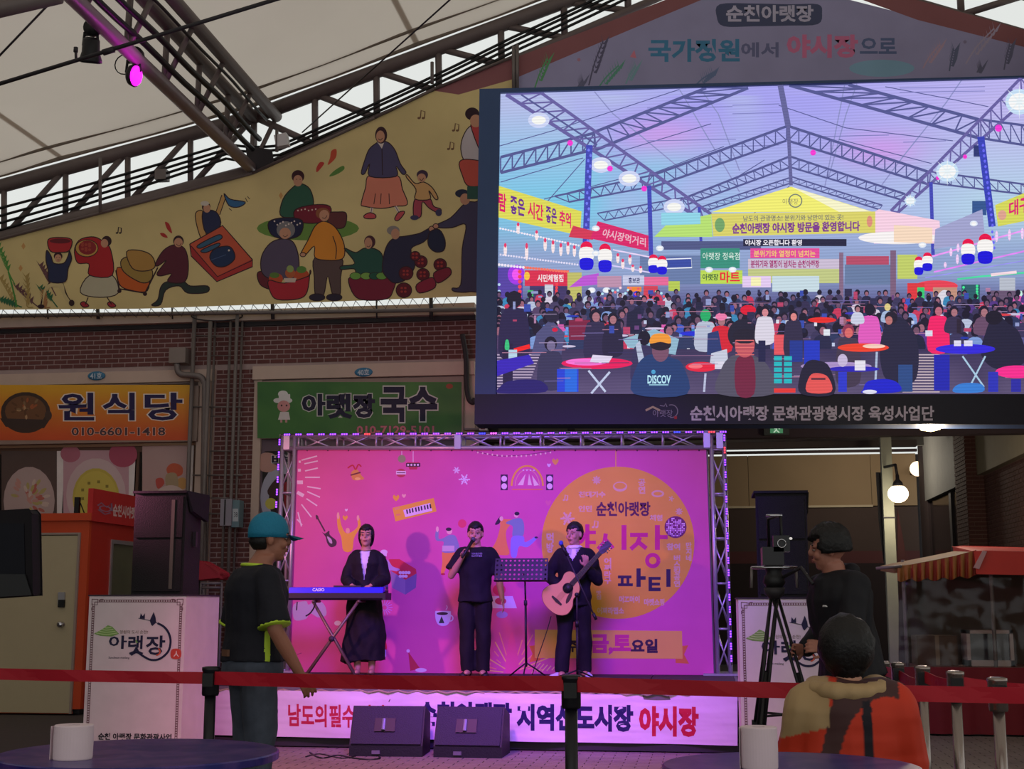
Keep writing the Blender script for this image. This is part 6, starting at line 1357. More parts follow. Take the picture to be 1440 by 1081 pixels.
prism('pick_guard', [G(u, v, .0495) for u, v in spline([(.09, -.055), (.04, -.05), (-.03, -.07), (-.06, -.10), (-.01, -.105), (.05, -.085)], True, 4)], gn * .0015, mat('pick_guard', (60, 30, 32), .3), gt)
prism('bridge', [G(-.115, -.07, .049), G(-.095, -.07, .049), G(-.09, 0, .049), G(-.095, .07, .049), G(-.115, .07, .049), G(-.125, 0, .049)], gn * .008, mat('rosewood', (50, 28, 26), .4), gt)
prism('neck', [G(.24, -.028, .03), G(.60, -.022, .03), G(.60, .022, .03), G(.24, .028, .03)], gn * .02, mat('neck_wood', (110, 70, 48), .4), gt, .004)
prism('fingerboard', [G(.13, -.028, .0505), G(.60, -.022, .0505), G(.60, .022, .0505), G(.13, .028, .0505)], gn * .005, mat('rosewood', (50, 28, 26), .4), gt)
prism('headstock', [G(.60, -.024, .032), G(.635, -.036, .028), G(.75, -.032, .018), G(.75, .032, .018), G(.635, .036, .028), G(.60, .024, .032)], gn * .016, mat('headstock', (40, 26, 28), .35), gt, .002)
for i in range(3):
    for s_ in (-1, 1): a = G(.65 + i * .034, s_ * .034, .028); tube('tuning_peg', [a, a + gb * s_ * .026], .006, M_chrome, gt, 6)
b = bmesh.new()
for i in range(6): v = -.019 + i * .0076; add_tube(b, [G(-.105, v * 1.4, .059), G(.60, v, .057)], .0006, 4)
bm_obj('strings', b, M_chrome, gt)
b = bmesh.new()
for i in range(14): u = .60 - .47 * (1 - 1 / 2 ** ((i + 1) / 12)) * 1.4; 
for i in range(14):
    u = .60 - .66 * (1 - 1 / 2 ** ((i + 1) / 12)); add_tube(b, [G(u, -.024, .0558), G(u, .024, .0558)], .0008, 4)
bm_obj('frets', b, M_chrome, gt)
b = bmesh.new(); q = [G(-.235, 0, 0), V((pg.x - .12, pg.y + .06, HS + 1.22)), V((pg.x + .03, pg.y + .16, HS + 1.42)), V((pg.x + .10, pg.y + .02, HS + 1.47)), V((pg.x + .13, pg.y - .15, HS + 1.34)), G(.25, 0, 0)]
# cable from the guitar to the deck
q = [(775, 866), (770, 884), (763, 905), (756, 925), (750, 944), (748, 949)]; b.free()
t = thing('guitar_cable', at(760, 900, 13.95), 'thin black cable hanging from the guitar down to the stage', 'cable'); tube('lead', [at(a, b_, 13.9) for a, b_ in spline(q, False, 6)], .005, M_black, t, 6)

# ================================================================== STAGE PROPS
# keyboard and stand
KY = 13.72
kb = thing('keyboard', at(472, 834, KY), 'long electric keyboard with blue stage light painted on its back on a crossed stand', 'keyboard')
x0, x1 = X(406, KY, 832), X(538, KY, 832); zt_, zm, zl = Zy(825, KY, 470), Zy(833.5, KY, 470), Zy(843.5, KY, 470)
M_kblue_lit = mat('keyboard_blue_lit', (30, 26, 235), .35); M_kblk = mat('keyboard_case', (36, 32, 40), .5)  # blue of the stage light painted into the panel colour
b = bmesh.new(); rings(b, [[V((x, KY, zl + .02)), V((x, KY + .02, zl)), V((x, KY + .26, zl)), V((x, KY + .27, zt_ - .03)), V((x, KY + .10, zm + .015)), V((x, KY + .0, zm))] for x in (x0, x1)]); bm_obj('case', b, M_kblk, kb, bevel=.004)
b = bmesh.new(); rings(b, [[V((x, KY, zm)), V((x, KY + .11, zm)), V((x, KY + .10, zt_)), V((x, KY + .015, zt_ - .006))] for x in (x0, x1)]); bm_obj('control_panel', b, M_kblue_lit, kb, bevel=.003)
box('end_cheek', (x1 - .0, KY + .0, zl), (x1 + .03, KY + .27, zm), M_kblk, kb, .006); box('end_cheek', (x0 - .03, KY, zl), (x0, KY + .27, zm), M_kblk, kb, .006)
nk = 42
wk = bmesh.new(); bk = bmesh.new()
for i in range(nk):
    a = x0 + .05 + (x1 - x0 - .1) * i / nk; add_box(wk, (a, KY + .12, zm + .012), (a + (x1 - x0 - .1) / nk - .001, KY + .262, zm + .028))
    if i % 7 not in (2, 6): add_box(bk, (a + .014, KY + .12, zm + .028), (a + .026, KY + .20, zm + .040))
bm_obj('white_keys', wk, M_white, kb); bm_obj('black_keys', bk, M_black, kb)
box('music_rest', (X(466, KY, 824), KY + .08, zt_ - .002), (X(505, KY, 824), KY + .095, zt_ + .015), M_kblk, kb)
c = Canvas((0, KY - .0015, 0), (0, -1, 0)); c.text('CASIO', (439.5, 827, 456, 831), (214, 210, 250), .03); c.text('CASIO', (439.5, 827, 456, 831), (214, 210, 250), .03); o = c.build('lettering', mat('logo_white', (215, 210, 245), .4, emit=.25), kb)
ks = thing('keyboard_stand', at(470, 945, KY + .12), 'brown metal x shaped keyboard stand on the stage', 'stand')
M_ks = mat('stand_bronze', (120, 100, 84), .4, .4)
for dy in (.03, .23):
    Y_ = KY + dy; e1 = at(440, 846, Y_); e1.z = zl - .012; e2 = at(500, 948, Y_); e2.z = HS + .012; e3 = at(504, 846, Y_); e3.z = zl - .012; e4 = at(430, 948, Y_); e4.z = HS + .012
    tube('leg', [e1, e2], .016, M_ks, ks); tube('leg', [e3, e4], .016, M_ks, ks)
for px in (440, 504): a = at(px, 846, KY + .0); a.z = zl - .014; tube('arm', [a, a + V((0, .26, 0))], .013, M_ks, ks)
for px in (500, 430): a = at(px, 948, KY - .08); a.z = HS + .014; tube('foot_bar', [a, a + V((0, .40, 0))], .014, M_dark, ks)
a = at(467, 898, KY + .03); lathe('pivot', a + V((0, -.03, 0)), [(.03, 0), (.03, .02), (.015, .03)], M_dark, ks, 14, (0, 1, 0))
t = thing('sustain_cable', at(443, 860, KY), 'black cables dangling under the keyboard', 'cable'); q = [(444, 846), (441, 855), (436, 862), (430, 866)]; tube('lead', [at(a, b_, KY - .02) for a, b_ in spline(q, False, 5)], .008, M_black, t, 6); q = [(418, 846), (417, 858)]; tube('lead', [at(a, b_, KY - .02) for a, b_ in q], .006, M_black, t, 6)
# music stand
MY = 13.7
ms = thing('music_stand', at(738, 950, MY), 'black perforated music stand between singer and guitarist', 'music stand')
cc = at(733, 801, MY); w2, h2 = 74 / 2 / FOC * 13.9, 34 / 2 / FOC * 13.9; tilt = Matrix.Rotation(-.35, 4, 'X'); MM = Matrix.Translation(cc) @ tilt
b = bmesh.new(); nxh, nyh = 12, 5; cw, ch = 2 * w2 / nxh, 2 * h2 / nyh
for i in range(nxh):
    for j in range(nyh):
        ox, oz = -w2 + (i + .5) * cw, -h2 + (j + .5) * ch; sq = []; hl = []
        for k_ in range(8):
            a = PI / 4 * k_; cx_, cz_ = math.cos(a), math.sin(a); m_ = max(abs(cx_), abs(cz_)); sq.append(b.verts.new(MM @ V((ox + cx_ / m_ * cw / 2, 0, oz + cz_ / m_ * ch / 2))))
            hl.append(b.verts.new(MM @ V((ox + cx_ * .0115, 0, oz + cz_ * .0115))))
        for k_ in range(8): b.faces.new((sq[k_], sq[(k_ + 1) % 8], hl[(k_ + 1) % 8], hl[k_]))
bmesh.ops.remove_doubles(b, verts=b.verts, dist=.0005); bmesh.ops.solidify(b, geom=b.faces[:], thickness=.003); bm_obj('desk', b, M_black, ms)
b = bmesh.new(); add_box(b, (-w2, -.05, -h2 - .004), (w2, .0, -h2), MM); bm_obj('shelf', b, M_black, ms)
a = cc + V((.035, .02, -.02)); base = V((a.x + .01, MY + .03, HS)); tube('pole', [a + V((0, 0, -.06)), V((a.x + .005, MY + .03, HS + .75))], .009, M_black, ms); tube('pole', [V((a.x + .005, MY + .03, HS + .76)), V((base.x, base.y, HS + .12))], .012, M_black, ms)
lathe('clamp', V((a.x + .005, MY + .03, HS + .73)), [(.018, 0), (.018, .05)], M_dark, ms, 12); lathe('tilt_head', a + V((0, 0, -.04)), [(.02, 0), (.02, .04)], M_dark, ms, 12)
for k_ in range(3): an = k_ * 2 * PI / 3 + .5; tube('leg', [V((base.x, base.y, HS + .16)), base + V((.10 * math.cos(an), .10 * math.sin(an), .10)), base + V((.24 * math.cos(an), .24 * math.sin(an), .008))], .008, M_black, ms)
# microphone stands
def mic_stand(px, Y, ptop, boom0, boom1, lb, tip):
    s = thing('microphone_stand', V((X(px, Y, 950), Y, HS)), lb, 'microphone stand'); bx = X(px, Y, 950)
    top = at(px, ptop, Y); tube('pole', [V((bx, Y, HS + .03)), V((bx, Y, HS + .55))], .012, M_black, s); tube('pole', [V((bx, Y, HS + .55)), V((bx, Y, top.z))], .008, M_dark, s)
    lathe('clamp', V((bx, Y, HS + .52)), [(.018, 0), (.018, .06)], M_black, s, 12); lathe('boom_joint', V((bx, Y - .015, top.z)), [(.022, 0), (.022, .03)], M_black, s, 12, (0, 1, 0))
    a, b_ = at(*boom0, Y), at(*boom1, Y); tube('boom', [a, b_], .007, M_dark, s); d = (b_ - a).normalized(); tube('counterweight', [a - d * .04, a + d * .03], .016, M_black, s, 10)
    for k_ in range(3): an = k_ * 2 * PI / 3 + .9; tube('leg', [V((bx, Y, HS + .10)), V((bx + .26 * math.cos(an), Y + .26 * math.sin(an), HS + .01))], .008, M_black, s)
    m = thing('microphone', b_, tip, 'microphone'); tube('handle', [b_ - d * .02, b_ + d * .10], [.011, .017], M_black, m, 10); q = bmesh.new(); add_ell(q, b_ + d * .12, .024, .024, .028); bm_obj('grille', q, mat('mic_grille_blue', (70, 90, 190), .35, .4, bump=.6, scale=300), m, smooth=True)
mic_stand(812, 13.55, 836, (836, 866), (796, 779), 'black microphone stand with a long boom in front of the guitarist', 'blue tipped microphone on the boom in front of the guitarist\'s mouth')
# ================================================================== PEDESTALS AND PA SPEAKERS
def pedestal(px0, px1, pyt, Y, lb, ox, dep_=.8, flip=False):
    a, b_ = at(px0, pyt, Y), at(px1, pyt, Y); t = thing('sign_pedestal', ((a.x + b_.x) / 2, Y + dep_ / 2, 0), lb, 'pedestal', 'printed pedestal boxes')
    z1 = a.z; m = mat('pedestal_white', (226, 208, 214), .55); box('body', (a.x, Y, .0), (b_.x, Y + dep_, z1 - .012), m, t, .006); box('top_board', (a.x - .008, Y - .008, z1 - .012), (b_.x + .008, Y + dep_ + .01, z1), mat('pedestal_top', (60, 46, 60), .7), t)
    c = Canvas((0, Y - .003, 0), (0, -1, 0)); S = (b_.x - a.x) / .80
    # draw in box units: x 0..135, y 0..205 measured from the upper left corner of the front
    zb_ = .0
    c.Pf = lambda x, y: V((a.x + (b_.x - a.x) * x / 135, Y - .003, z1 - .014 - (z1 - .014) * y / 230))
    BR_ = (120, 80, 90)
    for x in (5, 8): c.line([(x, 10), (x, 200)], .7, BR_); c.line([(135 - x, 10), (135 - x, 200)], .7, BR_)
    for y in (5, 8): c.line([(12, y), (123, y)], .7, BR_)
    for k in range(32): c.rect(14 + k * 3.4, 5, 15.4 + k * 3.4, 8, BR_)
    for k in range(54): c.rect(5, 14 + k * 3.4, 8, 15.4 + k * 3.4, BR_); c.rect(127, 14 + k * 3.4, 130, 15.4 + k * 3.4, BR_)
    for s_ in (0, 1):
        f = (lambda x: 135 - x) if s_ else (lambda x: x)
        for q in ([(4, 4), (12, 4), (12, 12), (4, 12), (4, 4)], [(8, 8), (16, 8), (16, 4), (20, 4)], [(8, 8), (8, 16), (4, 16), (4, 20)]): c.line([(f(x), y) for x, y in q], 1, BR_)
    NV_ = (34, 30, 66)
    c.text('아', (31, 56, 55, 74), NV_, .022); c.text('랫', (58, 56, 78, 82), NV_, .022); c.text('장', (83, 56, 108, 82), NV_, .022)
    c.curve([(62, 82), (70, 78), (78, 84), (88, 89), (102, 88), (113, 78), (116, 64), (113, 52), (106, 43), (99, 39)], [2.0] * 8 + [3.6] * 29, NV_) if False else c.line(spline([(62, 83), (70, 79), (80, 85), (90, 89.5), (102, 88), (113, 78), (116, 64), (113, 52), (106, 43), (97, 38)], False, 4), 3.0, NV_)
    c.line([(70, 31), (90, 35), (97, 38)], .9, NV_); c.poly([(72, 31), (73, 24), (76, 28), (79, 24), (79, 32)], NV_); c.poly([(86, 34), (91, 22), (94, 30), (95, 37), (90, 42), (88, 40)], NV_)
    c.poly([(9, 53), (20, 47), (28, 41), (34, 43), (44, 53), (34, 57), (18, 56)], (130, 170, 90))
    for k in range(4): c.curve([(12 + k * 4, 52 - k * 2.6), (26, 54 - k * 3), (42 - k * 3, 52 - k * 2.6)], .9, (200, 220, 160))
    c.text('정원의 도시 순천!', (45, 48, 84, 53), (110, 90, 70), .0); c.text('Suncheon medang', (31, 85, 60, 89), NV_, .0)
    c.line([(68, 62), (70, 66)], 2, (120, 170, 80)); c.ring(97, 78, 5, 1.8, (220, 90, 60), -60, 90)
    c.blob([(118, 75), (130, 75), (130, 87), (118, 87)], (206, 70, 60)); c.text('人', (121, 77, 128, 85), (240, 220, 214), .02)
    c.text('순천 아랫장 문화관광사업', (22, 192, 122, 201), (40, 30, 44), .03)
    c.build('printed_front', PM, t)
    return t, a, b_, z1
p1, pa_, pb__, zp = pedestal(126, 262, 836, 11.1, 'printed white pedestal box at left, carrying the speaker behind the capped man', 0)
p2, pc_, pd_, zp2 = pedestal(1038, 1176, 840, 11.1, 'printed white pedestal box at right, carrying the speaker behind the tripod', 0)
def pa_speaker(x0, x1, y0, y1, z0, z1, lb, kind):
    t = thing('loudspeaker', ((x0 + x1) / 2, (y0 + y1) / 2, z0), lb, 'loudspeaker'); b = bmesh.new(); tp = .05
    add_hex(b, [V(q) for q in ((x0, y0, z0), (x1, y0, z0), (x1 - tp, y1, z0), (x0 + tp, y1, z0), (x0, y0, z1), (x1, y0, z1), (x1 - tp, y1, z1), (x0 + tp, y1, z1))]); m = mat('speaker_case', (34, 29, 33), .85, bump=.4, scale=60); bm_obj('cabinet', b, m, t, bevel=.015)
    zm_ = z0 + (z1 - z0) * .55
    for a_, b_ in ((z0 + .03, zm_ - .01), (zm_ + .01, z1 - .03)): box('grille', (x0 + .02, y0 - .02, a_), (x1 - .02, y0, b_), mat('speaker_grille', (27, 24, 28), .85, bump=.6, scale=140), t, .008)
    xx = x0 + (x1 - x0) * .74
    if kind == 0: box('edge_strip', (xx, y0 - .024, z0 + .05), (xx + .03, y0 - .019, z1 - .06), mat('strip_grey', (92, 84, 76), .6), t)
    b = bmesh.new(); add_box(b, (x0 - .012, y0 - .03, z1), (x1 + .012, y1 + .02, z1 + .02)); add_hex(b, [V(q) for q in ((x1 + .003, y0 + .1, z1 - .16), (x1 + .02, y0 + .12, z1 - .15), (x1 + .01, y1 + .02, z1 - .22), (x1 - .03, y1 + .02, z1 - .22), (x1 + .0, y0 - .02, z1 + .005), (x1 + .02, y0 - .02, z1 + .005), (x1 + .02, y1 + .02, z1 + .005), (x1 - .03, y1 + .02, z1 + .005))])
    bm_obj('rain_cover', b, M_blackcloth, t, bevel=.008)
    box('handle', (x1 - .02, (y0 + y1) / 2 - .02, z0 + .42), (x1 + .012, (y0 + y1) / 2 + .02, z0 + .55), M_dark, t, .006)
    return t
pa_speaker(X(190, 11.3, 780), X(262, 11.3, 780), 11.25, 11.75, zp, Zy(694, 11.3, 230), 'tall black loudspeaker with a drooping cover on the left pedestal', 0)
pa_speaker(X(1064, 11.3, 780), X(1136, 11.3, 780), 11.25, 11.75, zp2, Zy(694, 11.3, 1100), 'black loudspeaker with a flat cover on the right pedestal behind the camera', 1)
# ================================================================== KIOSK
KF = 15.6
kx1 = X(120, KF, 850); kx0 = X(-260, KF, 850); kt = Zy(722, KF, 60); kd = 17.9
ki = thing('ticket_kiosk', ((kx0 + kx1) / 2, KF, 0), 'orange booth with a cream door and a red sign on its roof edge at left', 'kiosk')
M_or = mat('kiosk_orange', (206, 74, 34), .45, var=.06); M_rd = mat('kiosk_red', (190, 46, 34), .45, var=.06); M_dc = mat('kiosk_door', (186, 170, 138), .5, var=.05)
zdt, zdb = Zy(752, KF, 60), Zy(1003, KF, 60); xd1 = X(107, KF, 850); xd0 = X(-10, KF, 850) - .32
M_kin = mat('kiosk_inside', (120, 118, 96), .8)
box('front_panel', (kx0, KF, zdt), (kx1, KF + .06, kt - .09), M_or, ki); box('front_panel', (kx0, KF, .06), (xd0, KF + .06, zdt), M_or, ki); box('front_panel', (xd1, KF, .06), (kx1, KF + .06, zdt), M_or, ki)
box('sill', (xd0, KF, .03), (xd1, KF + .06, zdb), M_or, ki); box('roof', (kx0 - .03, KF - .05, kt - .09), (kx1 + .04, kd + .03, kt), M_or, ki, .01)
zw0, zw1 = 1.25, Zy(757, KF + .4, 160)
ys = lambda px: (lambda r: kx1 / r.x * r.y)(ray(px, 800))
wy0, wy1 = ys(154), ys(203)
box('side_panel', (kx1 - .06, KF + .06, zw1), (kx1, kd, kt - .09), M_rd, ki); box('side_panel', (kx1 - .06, KF + .06, .06), (kx1, kd, zw0), M_rd, ki); box('side_panel', (kx1 - .06, KF + .06, zw0), (kx1, wy0, zw1), M_rd, ki); box('side_panel', (kx1 - .06, wy1 + .5, zw0), (kx1, kd, zw1), M_rd, ki)
box('back_panel', (kx0, kd - .05, .06), (kx1 - .06, kd, kt - .09), M_kin, ki)
box('window_frame', (kx1 - .05, wy0, zw1 - .05), (kx1 + .015, wy1 + .5, zw1), M_alu, ki); box('window_frame', (kx1 - .05, wy0, zw0), (kx1 + .015, wy0 + .05, zw1 - .05), M_alu, ki); box('window_frame', (kx1 - .05, wy0 + .05, zw0), (kx1 + .03, wy1 + .5, zw0 + .04), M_alu, ki)
box('window_pane', (kx1 - .03, wy0 + .05, zw0 + .04), (kx1 - .02, wy1 + .5, zw1 - .05), mat('kiosk_window', (104, 106, 84), .15, spec=.6), ki)
box('plinth', (kx0 + .05, KF + .08, 0), (kx1 - .05, kd - .05, .06), M_dark, ki)
dr = box('door', (xd0 + .01, KF - .02, zdb + .01), (xd1 - .01, KF + .03, zdt - .01), M_dc, ki, .006); box('door_frame', (xd1 - .008, KF - .03, zdb), (xd1 + .02, KF + .0, zdt), mat('frame_beige', (160, 140, 130), .5), ki); box('door_frame', (xd0, KF - .03, zdt), (xd1 + .02, KF, zdt + .025), mat('frame_beige', (160, 140, 130), .5), ki)
a = at(87, 843, KF - .03); box('lock_plate', (a.x - .045, KF - .045, a.z - .06), (a.x + .04, KF - .02, a.z + .09), M_alu, dr, .008); box('keypad', (a.x - .035, KF - .055, a.z - .09), (a.x + .04, KF - .02, a.z), M_black, dr, .006)
a = at(87, 878, KF - .03); lathe('knob', (a.x, KF - .02, a.z), [(.035, 0), (.035, .01), (.015, .02), (.015, .045), (.035, .055), (.036, .075), (.02, .085)], M_chrome, dr, 18, (0, -1, 0))
s0, s1 = at(128, 741, KF), at(128, 693, KF)
rs_ = thing('roof_sign', (kx1, KF, kt), 'red signboard with white lettering standing on the side edge of the orange booth', 'sign')
ry1 = 17.5; box('panel', (kx1 - .02, KF - .03, kt - .10 + .005), (kx1 + .045, ry1, kt + .30), mat('sign_red', (206, 46, 46), .45), rs_, .005)
c = Canvas((kx1 + .048, 0, 0), (1, 0, 0)); c.Pf = lambda x, y: V((kx1 + .048, KF - .03 + (ry1 - KF + .03) * x / 100, kt + .30 - .40 * y / 100)); c.text('순천시아랫장', (30, 38, 72, 74), (236, 200, 200), .04); c.text('서포터', (78, 40, 96, 74), (236, 200, 200), .04)
c.build('lettering', PM, rs_); c.v = []; c.f = []; c.c = []; c.bb = []
for a_ in ([(7, 50), (12, 40), (20, 52), (27, 36), (28, 60)], [(8, 62), (18, 74), (26, 66)]): c.line(a_, 3, (150, 120, 150))
c.ring(18, 56, 8, 2.5, (170, 130, 160)); c.build('emblem', PM, rs_)
t = thing('antenna', at(108, 720, KF + .3), 'small black antenna box standing on the booth roof', 'antenna'); a = at(108, 720, KF + .3); box('box_body', (a.x - .03, KF + .28, kt), (a.x + .03, KF + .33, kt + .22), M_black, t); tube('rod', [(a.x + .04, KF + .3, kt + .15), (a.x + .1, KF + .32, kt)], .008, M_black, t)
# wall mounted tv at the left edge
TY = 6.6
t = thing('television', at(15, 780, TY), 'dark flat television cut by the left edge of the view', 'television')
c0 = [at(x, y, TY) for x, y in ((-70, 724), (44, 717), (45, 836), (-70, 842))]; prism('bezel', [at(x, y, TY) for x, y in ((-70, 722), (40, 716), (45, 722), (47, 836), (-70, 844))], (0, .09, 0), mat('tv_bezel', (26, 22, 26), .6, spec=.15), t, .01)
prism('display', [at(x, y, TY - .002) for x, y in ((-62, 734), (34, 736), (36, 828), (-62, 832))], (0, -.003, 0), mat('tv_glass', (14, 14, 24), .45, spec=.15), t)
prism('lower_rim', [at(x, y, TY - .004) for x, y in ((-70, 806), (36, 808), (45, 836), (-70, 842))], (0, -.012, 0), M_black, t, .004)
tube('pole', [V((c0[0].x + .1, TY + .12, 0)), V((c0[0].x + .1, TY + .12, c0[0].z))], .03, M_dark, t); box('mount', (c0[0].x, TY + .08, c0[3].z + .1), (c0[0].x + .2, TY + .14, c0[3].z + .3), M_dark, t)
# red tarpaulin on a rack behind the pedestal
t = thing('folded_tarpaulin', at(293, 805, 16.5), 'folded red tarpaulin sticking out from behind the left loudspeaker', 'tarpaulin'); prism('sheet', [at(x, y, 16.4) for x, y in ((262, 786), (283, 791), (309, 806), (311, 812), (270, 814))], (0, .3, 0), mat('tarp_red', (170, 36, 52), .6), t, .02); prism('prop', [at(x, y, 16.55) for x, y in ((272, 812), (280, 812), (280, 1010), (272, 1010))], (0, .04, 0), M_dark, t)
t = thing('wire_rack', at(300, 820, 16.3), 'low steel wire rack behind the left pedestal', 'rack')
for q in ([(283, 835), (283, 820), (312, 820)], [(283, 826), (312, 826)]): tube('rail', [at(x, y, 16.2) for x, y in q], .014, M_steel, t)
for x in (283, 312): a = at(x, 820, 16.2); tube('upright', [V((a.x, 16.2, 0)), a], .014, M_steel, t)

# ================================================================== FOREGROUND PEOPLE
# man in teal cap
dpt = 7.8; p = gp(356, dpt)
th = math.radians(128)
J = {'sho_l': (.19, 0, 1.38), 'sho_r': (-.19, 0, 1.38), 'elb_r': (-.27, -.02, 1.12), 'wri_r': (-.27, -.17, .88), 'elb_l': (.26, .03, 1.12), 'wri_l': (.28, -.10, .90)}
t, D, Mt, HM, k, tr_ = person('man in turquoise cap and black T-shirt with lime trim, back to the viewer', p, th, J, 1.76, vox=.009, torso_k=1.14, head_yaw=-.18, headoff=(0, -.06, .01), hair='under', skin=mat('skin_tan', (160, 104, 84), .55), hands={'r': dict(curl=.6), 'l': dict(curl=.6)})
M_cteal = mat('cap_teal', (24, 122, 156), .7, bump=.3, scale=80); M_lime = mat('lime_trim', (190, 220, 60), .6)
def cap_mesh():
    b = bmesh.new(); rs = []
    for j in range(13):
        th_ = PI / 2 * j / 12; r_ = []
        for i in range(28):
            ph = 2 * PI * i / 28; r_.append(HM @ V((.089 * math.cos(ph) * math.cos(th_), .012 + .108 * math.sin(ph) * math.cos(th_), .040 + .098 * 1.14 * math.sin(th_) ** .9)))
        rs.append(r_)
    rs.insert(0, [HM @ V((.089 * math.cos(2 * PI * i / 28), .012 + .108 * math.sin(2 * PI * i / 28), .012)) for i in range(28)]); rings(b, rs[:-1]); return b
cp = bm_obj('cap', cap_mesh(), M_cteal, t, world=False, smooth=True)
b = bmesh.new(); rs = []
for j in range(7):
    f = j / 6; rs.append([HM @ V((x, -.075 - .085 * f * math.cos(x * 13) - .02, .030 - .018 * f - x * x * 2.2)) for x in [(-.078 + .156 * i / 10) for i in range(11)]])
vv = [[b.verts.new(q) for q in r] for r in rs]
for a_, b_ in zip(vv, vv[1:]):
    for i in range(10): b.faces.new((a_[i], a_[i + 1], b_[i + 1], b_[i]))
bmesh.ops.solidify(b, geom=b.faces[:], thickness=.004); bm_obj('brim', b, M_cteal, cp, world=False, smooth=True)
b = bmesh.new(); add_ell(b, HM @ V((0, .012, .139)), .009, .009, .006); bm_obj('button', b, M_cteal, cp, world=False)
mtee = mat('tee_black', (20, 20, 32), .8, bump=.3, scale=25)
o = cloth('shirt', t, lambda b: shirt(b, D, Mt, k, tr_, .030, .945, .92, 1.47, .070, .01), [mtee, M_lime], .010, .012, cond=lambda c_: 1 if (c_.x < -.12 * k and .95 < c_.z / k < 1.20 and abs(c_.y + .01) < .018 and c_.x > -.225 * k) else 0)
b = bmesh.new(); add_tube(b, [Mt @ V((.079 * math.cos(a * PI / 12), .076 * math.sin(a * PI / 12), 1.462 + .006 * math.sin(a * PI / 12))) for a in range(25)], .010, 8); bm_obj('collar_trim', b, M_lime, t, world=False, smooth=True)
for s_ in 'lr':
    S, E = D['sho_' + s_], D['elb_' + s_]; d = (E - S).normalized(); cpt = S.lerp(E, .92); b = bmesh.new(); add_tube(b, [cpt - d * .006, cpt + d * .006], (.060 + .030 * .55 * 1.9) * k * .97, 18); bm_obj('sleeve_trim', b, M_lime, t, world=False, smooth=True)
M_jean = mat('denim_dark', (72, 78, 92), .85, var=.35, scale=18, bump=.3)
cloth('jeans', t, lambda b: trousers(b, D, Mt, k, tr_, .018, 1.02, .075), M_jean, .010, .014)
b = bmesh.new(); add_box(b, Mt @ V((-.04, 0, 0)) * 0 + V((-.045, .150, .975)) * k, V((.045, .165, 1.01)) * k); bm_obj('leather_patch', b, mat('leather_patch', (110, 74, 56), .7), t, world=False)
shoe(t, D, 'l', M_black, k); shoe(t, D, 'r', M_black, k)
# camera operator
p = gp(1196, 8.35); th = math.radians(-62)
J = {'elb_l': (.24, -.15, 1.12), 'wri_l': (.10, -.22, 1.02), 'elb_r': (-.26, -.02, 1.12), 'wri_r': (-.17, -.20, 1.00), 'sho_l': (.19, -.07, 1.38), 'sho_r': (-.19, -.07, 1.38), 'knee_l': (.095, -.04, .49)}
t, D, Mt, HM, k, tr_ = person('man in black jacket leaning towards the video camera at right', p, th, J, 1.74, lean=.16, vox=.009, torso_k=1.14, hair='perm', head_pitch=.05, head_yaw=-.55, skin=mat('skin_shade', (170, 112, 94), .55), hands={'l': dict(d=(-.1, -1, .1), n=(-1, 0, -.2), curl=1.0), 'r': dict(d=(.1, -1, .0), n=(1, 0, -.2), curl=1.0)})
M_jk = mat('operator_jacket', (20, 19, 26), .75, bump=.3, scale=18)
jk = cloth('jacket', t, lambda b: shirt(b, D, Mt, k, tr_, .042, .84, 1.9, 1.47, .085, .01), M_jk, .010, .02, 6)
cloth('hood', t, lambda b: [add_ell(b, Mt @ V((x_, .085, 1.455)), .07, .05, .05) for x_ in (-.05, 0, .05)], M_jk, .010, .01)
cloth('trousers', t, lambda b: trousers(b, D, Mt, k, tr_, .02, 1.0, .075), M_blk, .011, .012); shoe(t, D, 'l', M_black, k); shoe(t, D, 'r', M_black, k)
bpy.context.view_layer.update(); q = [jk.closest_point_on_mesh(Mt @ V((x_, -.30, 1.265 + dz_))) for x_, dz_ in ((.13, 0),)]
b = bmesh.new(); add_tube(b, [q[0][1] + q[0][2] * .004 + V((dx_, abs(dx_) * .35, dz_)) for dx_, dz_ in ((-.022, -.002), (-.008, .005), (.010, .005), (.024, .001))], [.003, .006, .006, .003], 6); bm_obj('chest_logo', b, M_white, t, world=False)
# seated spectator
p = gp(1194, 5.8, zr=.9); th = math.radians(176)
J = {'pelvis': (0, 0, .455), 'hip_l': (.10, 0, .455), 'hip_r': (-.10, 0, .455), 'knee_l': (.14, -.42, .47), 'knee_r': (-.14, -.42, .47), 'ank_l': (.13, -.40, .09), 'ank_r': (-.13, -.40, .09), 'sho_l': (.165, -.05, .88), 'sho_r': (-.165, -.05, .88), 'elb_l': (.225, -.10, .66), 'elb_r': (-.225, -.10, .66), 'wri_l': (.13, -.34, .58), 'wri_r': (-.13, -.34, .58)}
t, D, Mt, HM, k, tr_ = person('black-haired person in orange, brown and cream jacket, seated with back to the viewer', p, th, J, 1.66, lean=.12, vox=.009, hair='bob', hands={'l': dict(n=(0, 0, -1), t=(-1, 0, 0)), 'r': dict(n=(0, 0, -1), t=(1, 0, 0))}, torso_k=1.0)
bh = bmesh.new(); add_ell(bh, HM @ V((0, .03, .026)), .116 , .118, .132, HM.to_3x3(), 24, 16)
for v in bh.verts: v.co += (v.co - HM @ V((0, .03, .02))).normalized() * .012 * noise.noise(v.co * 30)
bm_obj('hair', bh, M_hair, t, world=False, smooth=True)
M_jo = mat('jacket_orange', (206, 58, 34), .65, bump=.35, scale=12); M_jb = mat('jacket_brown', (74, 46, 46), .7, bump=.3, scale=12); M_jc = mat('jacket_cream', (176, 146, 104), .7, bump=.3, scale=12)
